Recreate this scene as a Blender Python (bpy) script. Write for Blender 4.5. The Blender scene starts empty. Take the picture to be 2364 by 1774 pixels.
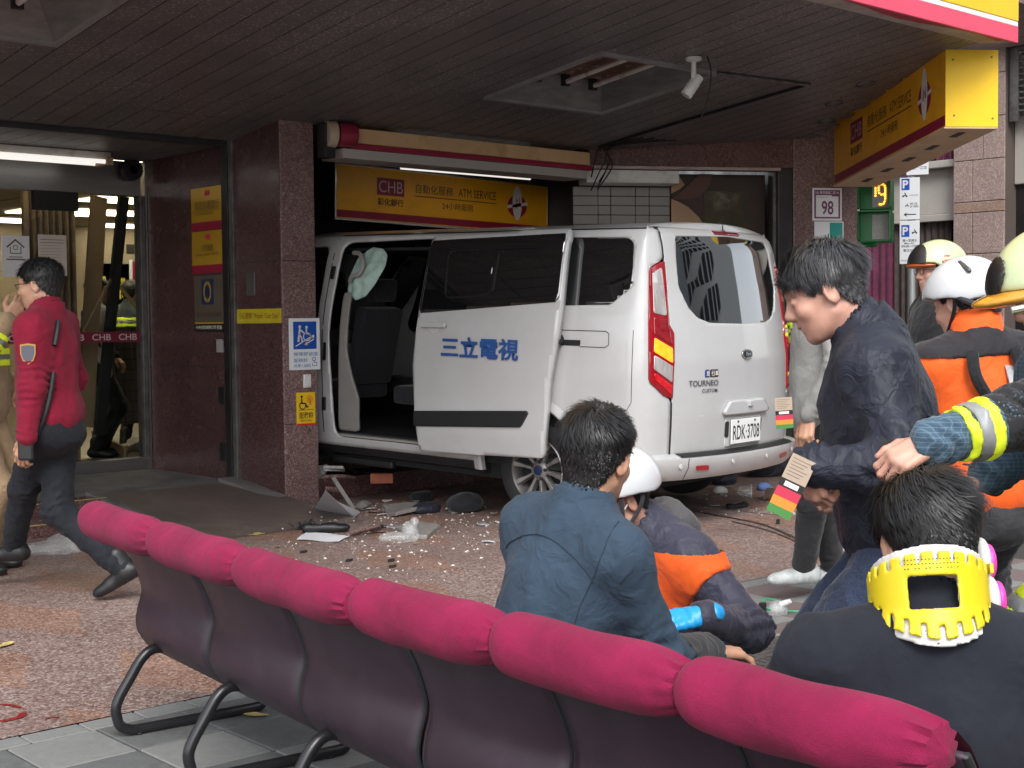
import bpy, math, random
import numpy as np
from mathutils import Vector, Matrix

rng = random.Random(7)
SC = bpy.context.scene
COL = SC.collection
R = math.radians

# ------------------------------------------------------------------ camera
HC = 1.37
AZ, PITCH, ROLL = R(47.9), R(2.6), R(0.59)
f0 = Vector((math.cos(AZ), math.sin(AZ), 0)); r0 = Vector((math.sin(AZ), -math.cos(AZ), 0)); u0 = Vector((0, 0, 1))
fw = f0 * math.cos(PITCH) - u0 * math.sin(PITCH)
up_ = u0 * math.cos(PITCH) + f0 * math.sin(PITCH)
rt = r0 * math.cos(ROLL) - up_ * math.sin(ROLL)
up = up_ * math.cos(ROLL) + r0 * math.sin(ROLL)
cam_d = bpy.data.cameras.new('camera'); cam = bpy.data.objects.new('camera', cam_d); COL.objects.link(cam)
cam.matrix_world = Matrix(((rt.x, up.x, -fw.x, 0), (rt.y, up.y, -fw.y, 0), (rt.z, up.z, -fw.z, HC), (0, 0, 0, 1)))
cam_d.sensor_width = 36; cam_d.lens = 36 * 3200 / 2364; cam_d.clip_end = 600; cam_d.clip_start = 0.05
SC.camera = cam

# ------------------------------------------------------------------ sky, sun, exposure
SUN_EL, SUN_AZ = R(46), R(232)     # azimuth counted from +X, counter-clockwise
W = bpy.data.worlds.new('World'); SC.world = W; W.use_nodes = True
nt = W.node_tree; nt.nodes.clear()
sky = nt.nodes.new('ShaderNodeTexSky'); sky.sky_type = 'NISHITA'; sky.sun_disc = False
sky.sun_elevation = SUN_EL; sky.sun_rotation = R(90) - SUN_AZ
sky.air_density = 1.0; sky.dust_density = 2.0; sky.ozone_density = 1.0
hs = nt.nodes.new('ShaderNodeHueSaturation'); hs.inputs['Saturation'].default_value = 0.30
bg = nt.nodes.new('ShaderNodeBackground'); bg.inputs['Strength'].default_value = 0.15
wo = nt.nodes.new('ShaderNodeOutputWorld')
nt.links.new(sky.outputs[0], hs.inputs['Color']); nt.links.new(hs.outputs[0], bg.inputs[0]); nt.links.new(bg.outputs[0], wo.inputs[0])
sl = bpy.data.lights.new('sun', 'SUN'); sl.energy = 0.8; sl.angle = R(25); sl.color = (1.0, 0.985, 0.965)
so = bpy.data.objects.new('sun', sl); COL.objects.link(so)
sd = Vector((math.cos(SUN_EL) * math.cos(SUN_AZ), math.cos(SUN_EL) * math.sin(SUN_AZ), math.sin(SUN_EL)))
so.rotation_euler = (-sd).to_track_quat('-Z', 'Y').to_euler(); so.location = sd * 40
SC.view_settings.view_transform = 'Standard'; SC.view_settings.look = 'None'
SC.view_settings.exposure = 1.3; SC.view_settings.gamma = 1.0
SC.render.engine = 'CYCLES'
SC.cycles.use_denoising = True
SC.cycles.max_bounces = 6; SC.cycles.diffuse_bounces = 4; SC.cycles.glossy_bounces = 3; SC.cycles.transparent_max_bounces = 8
SC.cycles.sample_clamp_indirect = 8
# ------------------------------------------------------------------ picture point -> direction (distance from what a thing touches)
def ray(x, y): return fw + rt * ((x - 1182) / 3200) - up * ((y - 887) / 3200)
C0 = Vector((0, 0, HC))
def onz(x, y, z=0.0): d = ray(x, y); return C0 + d * ((z - HC) / d.z)
def onY(x, y, Y): d = ray(x, y); return C0 + d * (Y / d.y)
def onX(x, y, X): d = ray(x, y); return C0 + d * (X / d.x)
def ond(x, y, t): return C0 + ray(x, y) * t

# ------------------------------------------------------------------ materials
MATS = {}
def _n(t, k, **kw):
    n = t.nodes.new(k)
    for a, v in kw.items():
        if a in n.inputs: n.inputs[a].default_value = v
        else: setattr(n, a, v)
    return n
def _ramp(t, src, stops):
    r = t.nodes.new('ShaderNodeValToRGB'); e = r.color_ramp.elements
    while len(e) < len(stops): e.new(0.5)
    for el, (p, c) in zip(e, stops):
        el.position = p; el.color = (*c, 1) if len(c) == 3 else c
    t.links.new(src, r.inputs[0]); return r.outputs[0]
def _mix(t, fac, a, b, mode='MIX'):
    m = t.nodes.new('ShaderNodeMix'); m.data_type = 'RGBA'; m.blend_type = mode
    for s, v in ((m.inputs['Factor'], fac), (m.inputs[6], a), (m.inputs[7], b)):
        if isinstance(v, (int, float)): s.default_value = v
        elif isinstance(v, (tuple, list)): s.default_value = (*v, 1) if len(v) == 3 else v
        else: t.links.new(v, s)
    return m.outputs[2]
def _noise(t, scale, detail=4, rough=.55, vec=None, dim='3D'):
    n = t.nodes.new('ShaderNodeTexNoise'); n.inputs['Scale'].default_value = scale; n.inputs['Detail'].default_value = detail; n.inputs['Roughness'].default_value = rough
    if vec: t.links.new(vec, n.inputs['Vector'])
    return n.outputs[0]
def _coord(t, sc=(1, 1, 1)):
    c = t.nodes.new('ShaderNodeTexCoord')
    m = t.nodes.new('ShaderNodeMapping'); m.inputs['Scale'].default_value = sc
    t.links.new(c.outputs['Object'], m.inputs[0]); return m.outputs[0]
def _bump(t, src, b, strength, dist=.01):
    n = t.nodes.new('ShaderNodeBump'); n.inputs['Strength'].default_value = strength; n.inputs['Distance'].default_value = dist
    t.links.new(src, n.inputs['Height']); t.links.new(n.outputs[0], b.inputs['Normal'])
def mat(name, col, rough=.6, metal=0.0, var=0.0, vs=6.0, bump=0.0, bs=60.0, bd=.004, stretch=(1, 1, 1), dirt=None, ds=2.5, dpos=(.5, .75), spec=None, coat=0.0, trans=0.0, ior=None, emit=None, estr=0.0, alpha=None, sheen=0.0, rvar=0.0):
    if name in MATS: return MATS[name]
    m = bpy.data.materials.new(name); m.use_nodes = True; t = m.node_tree; b = t.nodes['Principled BSDF']
    b.inputs['Base Color'].default_value = (*col, 1); b.inputs['Roughness'].default_value = rough; b.inputs['Metallic'].default_value = metal
    if spec is not None: b.inputs['Specular IOR Level'].default_value = spec
    if coat: b.inputs['Coat Weight'].default_value = coat; b.inputs['Coat Roughness'].default_value = .05
    if trans: b.inputs['Transmission Weight'].default_value = trans
    if ior: b.inputs['IOR'].default_value = ior
    if sheen: b.inputs['Sheen Weight'].default_value = sheen; b.inputs['Sheen Roughness'].default_value = .4
    if alpha is not None: b.inputs['Alpha'].default_value = alpha
    if emit: b.inputs['Emission Color'].default_value = (*emit, 1); b.inputs['Emission Strength'].default_value = estr
    v = _coord(t, stretch) if (var or bump or dirt or rvar) else None
    out = None
    if var:
        n = _noise(t, vs, 5, .6, v)
        out = _ramp(t, n, [(.3, tuple(c * (1 - var) for c in col)), (.7, tuple(min(1, c * (1 + var)) for c in col))])
    if dirt:
        n = _noise(t, ds, 6, .65, v)
        f = _ramp(t, n, [(dpos[0], (0, 0, 0)), (dpos[1], (1, 1, 1))])
        out = _mix(t, f, out if out else col, dirt)
    if out: t.links.new(out, b.inputs['Base Color'])
    if bump: _bump(t, _noise(t, bs, 4, .6, v), b, bump, bd)
    if rvar:
        r = _ramp(t, _noise(t, vs * .7, 5, .6, v), [(.3, (rough - rvar,) * 3), (.7, (min(1, rough + rvar),) * 3)])
        t.links.new(r, b.inputs['Roughness'])
    MATS[name] = m; return m
def granite(name, a, b_, c, scale=90, rough=.25, bump=0.0):
    """speckled stone: three minerals mixed grain by grain"""
    if name in MATS: return MATS[name]
    m = bpy.data.materials.new(name); m.use_nodes = True; t = m.node_tree; p = t.nodes['Principled BSDF']
    v = _coord(t)
    vo = t.nodes.new('ShaderNodeTexVoronoi'); vo.inputs['Scale'].default_value = scale; t.links.new(v, vo.inputs['Vector'])
    sp = t.nodes.new('ShaderNodeSeparateColor'); t.links.new(vo.outputs['Color'], sp.inputs[0])
    col = _ramp(t, sp.outputs[0], [(.0, a), (.42, a), (.5, b_), (.8, b_), (.86, c)])
    n2 = _noise(t, scale * .12, 4, .6, v)
    col = _mix(t, _ramp(t, n2, [(.35, (0, 0, 0)), (.7, (.5, .5, .5))]), col, b_)
    n3 = _noise(t, 1.3, 5, .6, v)
    col = _mix(t, _ramp(t, n3, [(.4, (0, 0, 0)), (.75, (.45, .45, .45))]), col, tuple(x * .55 for x in a))
    t.links.new(col, p.inputs['Base Color']); p.inputs['Roughness'].default_value = rough
    r = _ramp(t, _noise(t, 3, 5, .6, v), [(.3, (rough * .7,) * 3), (.7, (min(1, rough * 1.6),) * 3)]); t.links.new(r, p.inputs['Roughness'])
    if bump: _bump(t, _noise(t, scale * 1.5, 3, .6, v), p, bump, .004)
    MATS[name] = m; return m
def fabric(name, col, rough=.85, var=.12, weave=900, fold=.35, fs=14, sheen=.15, col2=None, plaid=None, wd=.0006, ws=.25):
    """woven cloth: fine weave relief, broad creases, slight fading"""
    if name in MATS: return MATS[name]
    m = bpy.data.materials.new(name); m.use_nodes = True; t = m.node_tree; p = t.nodes['Principled BSDF']
    v = _coord(t)
    n = _noise(t, 7, 5, .6, v)
    c = _ramp(t, n, [(.3, tuple(x * (1 - var) for x in col)), (.7, tuple(min(1, x * (1 + var)) for x in col))])
    if col2: c = _mix(t, _ramp(t, _noise(t, 260, 3, .7, v), [(.45, (0, 0, 0)), (.62, (1, 1, 1))]), c, col2)
    if plaid:
        sx = t.nodes.new('ShaderNodeSeparateXYZ'); t.links.new(v, sx.inputs[0])
        for ax in (0, 2):
            mm = t.nodes.new('ShaderNodeMath'); mm.operation = 'PINGPONG'; mm.inputs[1].default_value = .0055; t.links.new(sx.outputs[ax], mm.inputs[0])
            f = t.nodes.new('ShaderNodeMath'); f.operation = 'LESS_THAN'; f.inputs[1].default_value = .0011; t.links.new(mm.outputs[0], f.inputs[0])
            g = t.nodes.new('ShaderNodeMath'); g.operation = 'MULTIPLY'; g.inputs[1].default_value = .55; t.links.new(f.outputs[0], g.inputs[0])
            c = _mix(t, g.outputs[0], c, plaid)
    t.links.new(c, p.inputs['Base Color']); p.inputs['Roughness'].default_value = rough
    p.inputs['Sheen Weight'].default_value = sheen; p.inputs['Specular IOR Level'].default_value = .3
    w = _noise(t, weave, 2, .6, v)
    b1 = t.nodes.new('ShaderNodeBump'); b1.inputs['Strength'].default_value = ws; b1.inputs['Distance'].default_value = wd; t.links.new(w, b1.inputs['Height'])
    b2 = t.nodes.new('ShaderNodeBump'); b2.inputs['Strength'].default_value = fold; b2.inputs['Distance'].default_value = .012
    wn = t.nodes.new('ShaderNodeTexNoise'); wn.inputs['Scale'].default_value = fs; wn.inputs['Detail'].default_value = 3; wn.inputs['Distortion'].default_value = .6; t.links.new(v, wn.inputs['Vector'])
    rr = _ramp(t, wn.outputs[0], [(.25, (0, 0, 0)), (.5, (.75, .75, .75)), (.56, (1, 1, 1)), (.8, (.5, .5, .5))])
    t.links.new(rr, b2.inputs['Height']); t.links.new(b1.outputs[0], b2.inputs['Normal']); t.links.new(b2.outputs[0], p.inputs['Normal'])
    MATS[name] = m; return m

# ------------------------------------------------------------------ objects
def kind(o, k='structure'): o['kind'] = k; return o
def tag(o, label, cat, group=None):
    o['label'] = label; o['category'] = cat
    if group: o['group'] = group
    return o
def thing(name, label, cat, loc=(0, 0, 0), rotz=0.0, group=None, rot=None):
    o = bpy.data.objects.new(name, None); COL.objects.link(o); o.location = loc
    o.rotation_euler = rot if rot else (0, 0, rotz); o.empty_display_size = .1
    return tag(o, label, cat, group)
def put(name, V, Fc, m, parent=None, smooth=False, world=False, origin=None, bevel=0.0, bseg=2, solid=0.0, soff=1.0, sub=0):
    """one mesh object; with world=True the vertices are world points under an unrotated parent"""
    me = bpy.data.meshes.new(name)
    V = np.asarray(V, dtype=np.float32).reshape(-1, 3)
    if world and parent is not None: V = V - np.array(parent.location, dtype=np.float32)
    o = bpy.data.objects.new(name, me)
    if origin is not None and parent is None:
        V = V - np.array(origin, dtype=np.float32); o.location = origin
    if isinstance(Fc, np.ndarray):
        k = Fc.shape[1]
        me.vertices.add(len(V)); me.vertices.foreach_set('co', V.ravel())
        me.loops.add(Fc.size); me.loops.foreach_set('vertex_index', Fc.astype(np.int32).ravel())
        me.polygons.add(len(Fc)); me.polygons.foreach_set('loop_start', np.arange(0, Fc.size, k, dtype=np.int32))
        me.update(calc_edges=True)
    else:
        me.from_pydata([tuple(map(float, v)) for v in V], [], Fc)
    if smooth: me.polygons.foreach_set('use_smooth', np.ones(len(me.polygons), dtype=bool))
    me.materials.append(m); COL.objects.link(o)
    if parent is not None: o.parent = parent
    if solid: md = o.modifiers.new('s', 'SOLIDIFY'); md.thickness = solid; md.offset = soff
    if bevel: md = o.modifiers.new('b', 'BEVEL'); md.width = bevel; md.segments = bseg; md.limit_method = 'ANGLE'; md.angle_limit = R(40)
    if sub: md = o.modifiers.new('u', 'SUBSURF'); md.levels = sub; md.render_levels = sub
    if smooth and not sub:
        try: me.set_sharp_from_angle(angle=R(42))
        except Exception: pass
    return o
class G:
    """collects shapes for one mesh"""
    def __init__(s): s.V = []; s.F = []
    def add(s, V, F):
        k = len(s.V); s.V += [tuple(v) for v in V]; s.F += [tuple(i + k for i in f) for f in F]; return s
    def box(s, x0, x1, y0, y1, z0, z1):
        return s.add([(x0, y0, z0), (x1, y0, z0), (x1, y1, z0), (x0, y1, z0), (x0, y0, z1), (x1, y0, z1), (x1, y1, z1), (x0, y1, z1)],
                     [(3, 2, 1, 0), (4, 5, 6, 7), (0, 1, 5, 4), (1, 2, 6, 5), (2, 3, 7, 6), (3, 0, 4, 7)])
    def fbox(s, O, U, V, Wv, u0_, u1, v0, v1, w0, w1):
        O, U, V, Wv = map(Vector, (O, U, V, Wv))
        P = [O + U * a + V * b + Wv * c for c in (w0, w1) for a, b in ((u0_, v0), (u1, v0), (u1, v1), (u0_, v1))]
        return s.add(P, [(3, 2, 1, 0), (4, 5, 6, 7), (0, 1, 5, 4), (1, 2, 6, 5), (2, 3, 7, 6), (3, 0, 4, 7)])
    def prism(s, poly, O, U, V, Wv, w0, w1):
        O, U, V, Wv = map(Vector, (O, U, V, Wv)); n = len(poly)
        P = [O + U * a + V * b + Wv * w0 for a, b in poly] + [O + U * a + V * b + Wv * w1 for a, b in poly]
        return s.add(P, [tuple(range(n - 1, -1, -1)), tuple(range(n, 2 * n))] + [(i, (i + 1) % n, n + (i + 1) % n, n + i) for i in range(n)])
    def tube(s, path, r, n=10, closed=False, caps=True):
        path = [Vector(p) for p in path]; m = len(path); rs = r if hasattr(r, '__len__') else [r] * m
        prev = None; rings = []
        for i, p in enumerate(path):
            a = path[i - 1] if (i > 0 or closed) else p; b = path[(i + 1) % m] if (i < m - 1 or closed) else p
            d = (b - a).normalized()
            if prev is None:
                q = Vector((0, 0, 1)) if abs(d.z) < .9 else Vector((1, 0, 0)); u = d.cross(q).normalized()
            else:
                u = (prev - d * prev.dot(d)).normalized()
            prev = u; w = d.cross(u)
            rings.append([p + (u * math.cos(2 * math.pi * k / n) + w * math.sin(2 * math.pi * k / n)) * rs[i] for k in range(n)])
        V = [v for rg in rings for v in rg]; F = []
        for i in range(m if closed else m - 1):
            a, b = i * n, ((i + 1) % m) * n
            F += [(a + k, a + (k + 1) % n, b + (k + 1) % n, b + k) for k in range(n)]
        if caps and not closed: F += [tuple(range(n - 1, -1, -1)), tuple((m - 1) * n + k for k in range(n))]
        return s.add(V, F)
    def lathe(s, prof, O=(0, 0, 0), A=(0, 0, 1), n=24, cap=True):
        A = Vector(A).normalized(); q = Vector((0, 0, 1)) if abs(A.z) < .9 else Vector((1, 0, 0)); U = A.cross(q).normalized(); Wv = A.cross(U); O = Vector(O)
        V = [O + A * h + (U * math.cos(2 * math.pi * k / n) + Wv * math.sin(2 * math.pi * k / n)) * rr for rr, h in prof for k in range(n)]
        F = []
        for i in range(len(prof) - 1):
            a, b = i * n, (i + 1) * n
            F += [(a + k, a + (k + 1) % n, b + (k + 1) % n, b + k) for k in range(n)]
        if cap: F += [tuple(range(n - 1, -1, -1)), tuple((len(prof) - 1) * n + k for k in range(n))]
        return s.add(V, F)
    def build(s, name, m, parent=None, **kw): return put(name, s.V, s.F, m, parent, **kw)
def rrect(w, h, r, n=5, cx=0, cy=0):
    P = []
    for (sx, sy, a) in ((1, 1, 0), (-1, 1, 90), (-1, -1, 180), (1, -1, 270)):
        for k in range(n + 1):
            t = R(a + 90 * k / n); P.append((cx + sx * (w / 2 - r) + r * math.cos(t), cy + sy * (h / 2 - r) + r * math.sin(t)))
    return P
def smooth_path(pts, n=8, closed=False):
    """Catmull-Rom through the points"""
    P = [np.array(p, float) for p in pts]; m = len(P); out = []
    rngi = range(m if closed else m - 1)
    for i in rngi:
        g = (lambda k: P[k % m]) if closed else (lambda k: P[min(max(k, 0), m - 1)])
        a, b, c, d = g(i - 1), g(i), g(i + 1), g(i + 2)
        for k in range(n):
            t = k / n; out.append(.5 * ((2 * b) + (c - a) * t + (2 * a - 5 * b + 4 * c - d) * t * t + (3 * b - a - 3 * c + d) * t ** 3))
    if not closed: out.append(P[-1])
    return out
_TX = {}
def text(body, m, O, U, V, w=None, h=None, parent=None, name='lettering', bold=0.0, depth=.0015, anchor=(.5, .5), world=True, spacing=1.0, slant=0.0):
    """flat lettering of the given width / height, lying on the plane O,U,V"""
    cu = bpy.data.curves.new('t', 'FONT'); cu.body = body; cu.offset = bold; cu.space_character = spacing; cu.resolution_u = 4; cu.shear = slant
    ob = bpy.data.objects.new('t', cu); COL.objects.link(ob)
    dg = bpy.context.evaluated_depsgraph_get(); dg.update()
    me = bpy.data.meshes.new_from_object(ob.evaluated_get(dg))
    bpy.data.objects.remove(ob); bpy.data.curves.remove(cu)
    n = len(me.vertices); co = np.empty(n * 3, np.float32); me.vertices.foreach_get('co', co); co = co.reshape(-1, 3)
    mn, mx = co.min(0), co.max(0); sz = mx - mn
    if w and h: sx, sy = w / sz[0], h / sz[1]
    elif w: sx = sy = w / sz[0]
    else: sx = sy = h / sz[1]
    a = (co[:, 0] - mn[0]) * sx - anchor[0] * sz[0] * sx; b = (co[:, 1] - mn[1]) * sy - anchor[1] * sz[1] * sy
    O, U, V = map(Vector, (O, U, V)); N = U.cross(V).normalized()
    P = np.array(O + N * depth)[None] + a[:, None] * np.array(U)[None] + b[:, None] * np.array(V)[None]
    if world and parent is not None: P = P - np.array(parent.location)[None]
    me.vertices.foreach_set('co', P.astype(np.float32).ravel()); me.update()
    me.materials.clear(); me.materials.append(m)
    o = bpy.data.objects.new(name, me); COL.objects.link(o)
    if parent is not None: o.parent = parent
    return o
def clone(o, parent=None, loc=None):
    c = o.copy(); COL.objects.link(c); c.parent = parent
    if loc is not None: c.location = loc
    return c
def dup(root, loc, rotz=None):
    r = clone(root, None, loc)
    if rotz is not None: r.rotation_euler = (0, 0, rotz)
    for ch in list(root.children):
        c = clone(ch, r)
        for g in list(ch.children): clone(g, c)
    return r
# ================================================================== materials of the place
M_soffit = bpy.data.materials.new('soffit_paint'); M_soffit.use_nodes = True
def _soffit(m):
    t = m.node_tree; p = t.nodes['Principled BSDF']; v = _coord(t)
    n = _noise(t, 2.2, 5, .6, v)
    base = _ramp(t, n, [(.3, (.105, .094, .096)), (.7, (.150, .135, .136))])
    sp = _noise(t, 55, 2, .5, v); big = _noise(t, 1.1, 4, .6, v)
    a = t.nodes.new('ShaderNodeMath'); a.operation = 'MULTIPLY'; t.links.new(sp, a.inputs[0])
    bb = _ramp(t, big, [(.36, (.86, .86, .86)), (.64, (1.04, 1.04, 1.04))]); t.links.new(bb, a.inputs[1])
    f = _ramp(t, a.outputs[0], [(.565, (0, 0, 0)), (.64, (.85, .85, .85))])
    c = _mix(t, f, base, (.34, .32, .31))
    t.links.new(c, p.inputs['Base Color']); p.inputs['Roughness'].default_value = .42
    _bump(t, f, p, .4, .003)
_soffit(M_soffit)
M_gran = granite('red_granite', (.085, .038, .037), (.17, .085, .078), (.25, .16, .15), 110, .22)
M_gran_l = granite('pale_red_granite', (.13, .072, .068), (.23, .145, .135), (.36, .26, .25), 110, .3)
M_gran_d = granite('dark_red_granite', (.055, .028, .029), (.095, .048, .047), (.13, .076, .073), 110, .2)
M_steel = mat('brushed_steel', (.34, .33, .32), .32, .9, var=.1, vs=2, stretch=(1, 1, 12), bump=.05, bs=80)
M_dkmetal = mat('dark_bronze_metal', (.055, .052, .052), .4, .7, var=.2, vs=5)
M_greymetal = mat('worn_grey_metal', (.17, .16, .155), .45, .6, var=.25, vs=9, dirt=(.07, .065, .06), ds=7)
M_black = mat('black_plastic', (.012, .012, .013), .45)
M_blackm = mat('black_matt', (.008, .008, .009), .8)
M_white = mat('white_plastic', (.72, .72, .70), .4, dirt=(.5, .48, .44), ds=8)
M_paper = mat('white_paper', (.74, .75, .78), .8, var=.04)
M_yellow = mat('sign_yellow', (.92, .42, .014), .35, var=.05, vs=3, dirt=(.70, .31, .012), ds=4, dpos=(.5, .9))
M_crimson = mat('sign_crimson', (.30, .012, .045), .4, var=.08)
M_dark = mat('sign_black', (.015, .013, .012), .5)
M_blue = mat('sign_blue', (.012, .085, .42), .4, var=.04)
M_glass = mat('clear_glass', (.9, .95, .93), .02, trans=1.0, ior=1.45)
M_wood = mat('wood_panel', (.30, .19, .10), .6, var=.25, vs=4, stretch=(1, 1, .15))
M_conc = mat('grey_concrete', (.16, .15, .14), .85, var=.25, vs=5, bump=.3, bs=60, dirt=(.09, .085, .08), ds=3)

def agg_mat():
    m = bpy.data.materials.new('red_aggregate'); m.use_nodes = True; t = m.node_tree; p = t.nodes['Principled BSDF']; v = _coord(t)
    vo = t.nodes.new('ShaderNodeTexVoronoi'); vo.inputs['Scale'].default_value = 95; t.links.new(v, vo.inputs['Vector'])
    sp = t.nodes.new('ShaderNodeSeparateColor'); t.links.new(vo.outputs['Color'], sp.inputs[0])
    A = _ramp(t, sp.outputs[0], [(0, (.11, .066, .056)), (.35, (.205, .132, .113)), (.6, (.27, .19, .166)), (.85, (.36, .275, .245)), (1, (.47, .385, .35))])
    B = _ramp(t, sp.outputs[0], [(0, (.14, .062, .040)), (.4, (.28, .140, .090)), (.75, (.36, .20, .13)), (1, (.46, .31, .23))])
    # two-tone blocks laid in a staggered lattice
    s = t.nodes.new('ShaderNodeSeparateXYZ'); nz = _noise(t, 9, 3, .6, v)
    wob = t.nodes.new('ShaderNodeVectorMath'); wob.operation = 'MULTIPLY_ADD'
    cn = t.nodes.new('ShaderNodeTexNoise'); cn.inputs['Scale'].default_value = 14; cn.inputs['Detail'].default_value = 4; t.links.new(v, cn.inputs['Vector'])
    t.links.new(cn.outputs['Color'], wob.inputs[0]); wob.inputs[1].default_value = (.10, .10, 0); t.links.new(v, wob.inputs[2]); t.links.new(wob.outputs[0], s.inputs[0])
    def mth(op, a, b=None, c=None):
        n = t.nodes.new('ShaderNodeMath'); n.operation = op
        for i, x in enumerate((a, b, c)):
            if x is None: continue
            if isinstance(x, (int, float)): n.inputs[i].default_value = x
            else: t.links.new(x, n.inputs[i])
        return n.outputs[0]
    def block(ox, oy):
        fx = mth('PINGPONG', mth('ADD', s.outputs[0], -ox + 22.0), .55); fy = mth('PINGPONG', mth('ADD', s.outputs[1], -oy + 28.0), .7)
        a = mth('ADD', mth('MULTIPLY', fx, 1 / .24), mth('MULTIPLY', fy, 1 / .52)); return mth('LESS_THAN', a, 1.0)
    f = mth('MAXIMUM', block(2.70, 6.36), block(2.15, 5.66))
    f = mth('MULTIPLY', f, .62)
    c = _mix(t, f, A, B)
    big = _noise(t, .9, 6, .65, v)
    c = _mix(t, _ramp(t, big, [(.35, (.0, .0, .0)), (.75, (.55, .55, .55))]), c, (.14, .085, .07))
    t.links.new(c, p.inputs['Base Color'])
    rg = _ramp(t, _noise(t, 1.2, 5, .6, v), [(.35, (.35, .35, .35)), (.65, (.7, .7, .7))]); t.links.new(rg, p.inputs['Roughness'])
    b = t.nodes.new('ShaderNodeBump'); b.inputs['Strength'].default_value = .35; b.inputs['Distance'].default_value = .004; b.invert = True
    t.links.new(vo.outputs['Distance'], b.inputs['Height']); t.links.new(b.outputs[0], p.inputs['Normal'])
    return m
M_agg = agg_mat()
M_tile_g = mat('grey_paver', (.135, .14, .138), .7, var=.22, vs=5, bump=.4, bs=160, bd=.003, dirt=(.085, .085, .082), ds=6, dpos=(.45, .7))
M_tile_l = mat('pale_paver', (.215, .22, .21), .7, var=.2, vs=6, bump=.4, bs=160, bd=.003, dirt=(.16, .16, .155), ds=7, dpos=(.45, .75))
M_tile_p = mat('mauve_paver', (.175, .135, .13), .7, var=.2, vs=6, bump=.4, bs=160, bd=.003, dirt=(.13, .09, .09), ds=6, dpos=(.45, .7))
M_joint = mat('paver_joint', (.045, .042, .038), .95, var=.3, vs=30)
M_asph = mat('asphalt', (.05, .05, .052), .85, var=.25, vs=40, bump=.4, bs=300)

# ================================================================== ground
g = G().add([(-60, -60, -.016), (90, -60, -.016), (90, 90, -.016), (-60, 90, -.016)], [(0, 1, 2, 3)])
ground = kind(g.build('ground', M_asph))
# raised apron in front of the bank: exposed red aggregate, level with the pavers
g = G().add([(-3, 4.522, 0), (11.8, 4.522, 0), (11.8, 7.3, 0), (9.9, 8.9, 0), (-3, 8.9, 0)], [(0, 1, 2, 3, 4)])
apron = kind(g.build('forecourt', M_agg))
g = G().box(-3, 11.8, -4, 4.5205, -.2, -.006)
pave = kind(g.build('pavement', M_joint))
def paver(name, w, d, h=.05):
    v = rng.uniform
    o = G().box(-w / 2, w / 2, -d / 2, d / 2, -h, 0).build(name, M_tile_g, None, bevel=.003, bseg=1); return o
_pm = {}
def tile(x, y, w, d, m, nm='paver'):
    key = (nm, m.name)
    if key not in _pm:
        o = G().box(-w / 2, w / 2, -d / 2, d / 2, -.05, 0).build(nm, m, pave, bevel=.003, bseg=1); _pm[key] = o.data
        md = o
    else:
        o = bpy.data.objects.new(nm, _pm[key]); COL.objects.link(o); o.parent = pave
        b = o.modifiers.new('b', 'BEVEL'); b.width = .003; b.segments = 1
    o.location = (x, y, rng.uniform(-.0015, .0015)); o.rotation_euler = (rng.uniform(-.003, .003), rng.uniform(-.003, .003), 0)
PT = .31
for i in range(-2, 18):
    for j in range(0, 7):
        x = 2.06 + PT * (i - .5); y = 4.406 - PT * (j + .5)
        if x < 1.3 or x > 7.2: continue
        if 4.17 < x < 5.0 and 3.05 < y < 3.72: continue
        if x > 3.5: m = M_tile_l if (i + j) % 2 else M_tile_p
        else: m = M_tile_g if (i * 7 + j * 3) % 5 else M_tile_l
        tile(x, y, PT - .008, PT - .008, m)
for k in range(-4, 27):
    tile(1.84 + .205 * (k + .5), 4.464, .199, .104, M_tile_l, 'border_brick')
tag_ = None
# service cover set in washed gravel
M_peb = granite('washed_gravel', (.20, .19, .17), (.34, .33, .30), (.50, .49, .46), 70, .75, .6)
kind(G().box(4.16, 5.02, 3.06, 3.73, -.05, -.001).build('gravel_surround', M_peb, pave), 'structure')
M_iron = mat('weathered_iron', (.105, .095, .09), .6, .3, var=.3, vs=20, bump=.3, bs=200)
cv = thing('service_cover', 'square iron service cover with a maze pattern set in pebbled concrete', 'manhole cover', (4.60, 3.38, 0))
G().box(4.30, 4.90, 3.13, 3.63, -.03, .0035).build('cover_plate', M_iron, cv, world=True, bevel=.003)
g = G()
for a in range(12):
    for b in range(10):
        x, y = 4.345 + a * .0425, 3.165 + b * .0425
        if (a * 5 + b * 3 + (a * b) % 4) % 3: g.box(x, x + .032, y, y + .012, .0035, .0075)
        else: g.box(x, x + .012, y, y + .032, .0035, .0075)
g.build('raised_tread', M_iron, cv, world=True)

# ================================================================== the bank building
YF = 8.72                       # plane of the shop front
XW = 5.61                       # side wall of the recessed entrance
bank = thing('bank_building', 'bank building faced in polished dark red granite with a recessed glass entrance', 'building', (5.7, 9.0, 0))
# end pier of the side wall
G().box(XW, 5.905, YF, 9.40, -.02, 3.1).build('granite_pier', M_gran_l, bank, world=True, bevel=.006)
G().box(XW + .03, 5.9, 9.402, 10.9, -.02, 3.1).build('side_wall', M_gran_d, bank, world=True)
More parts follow.
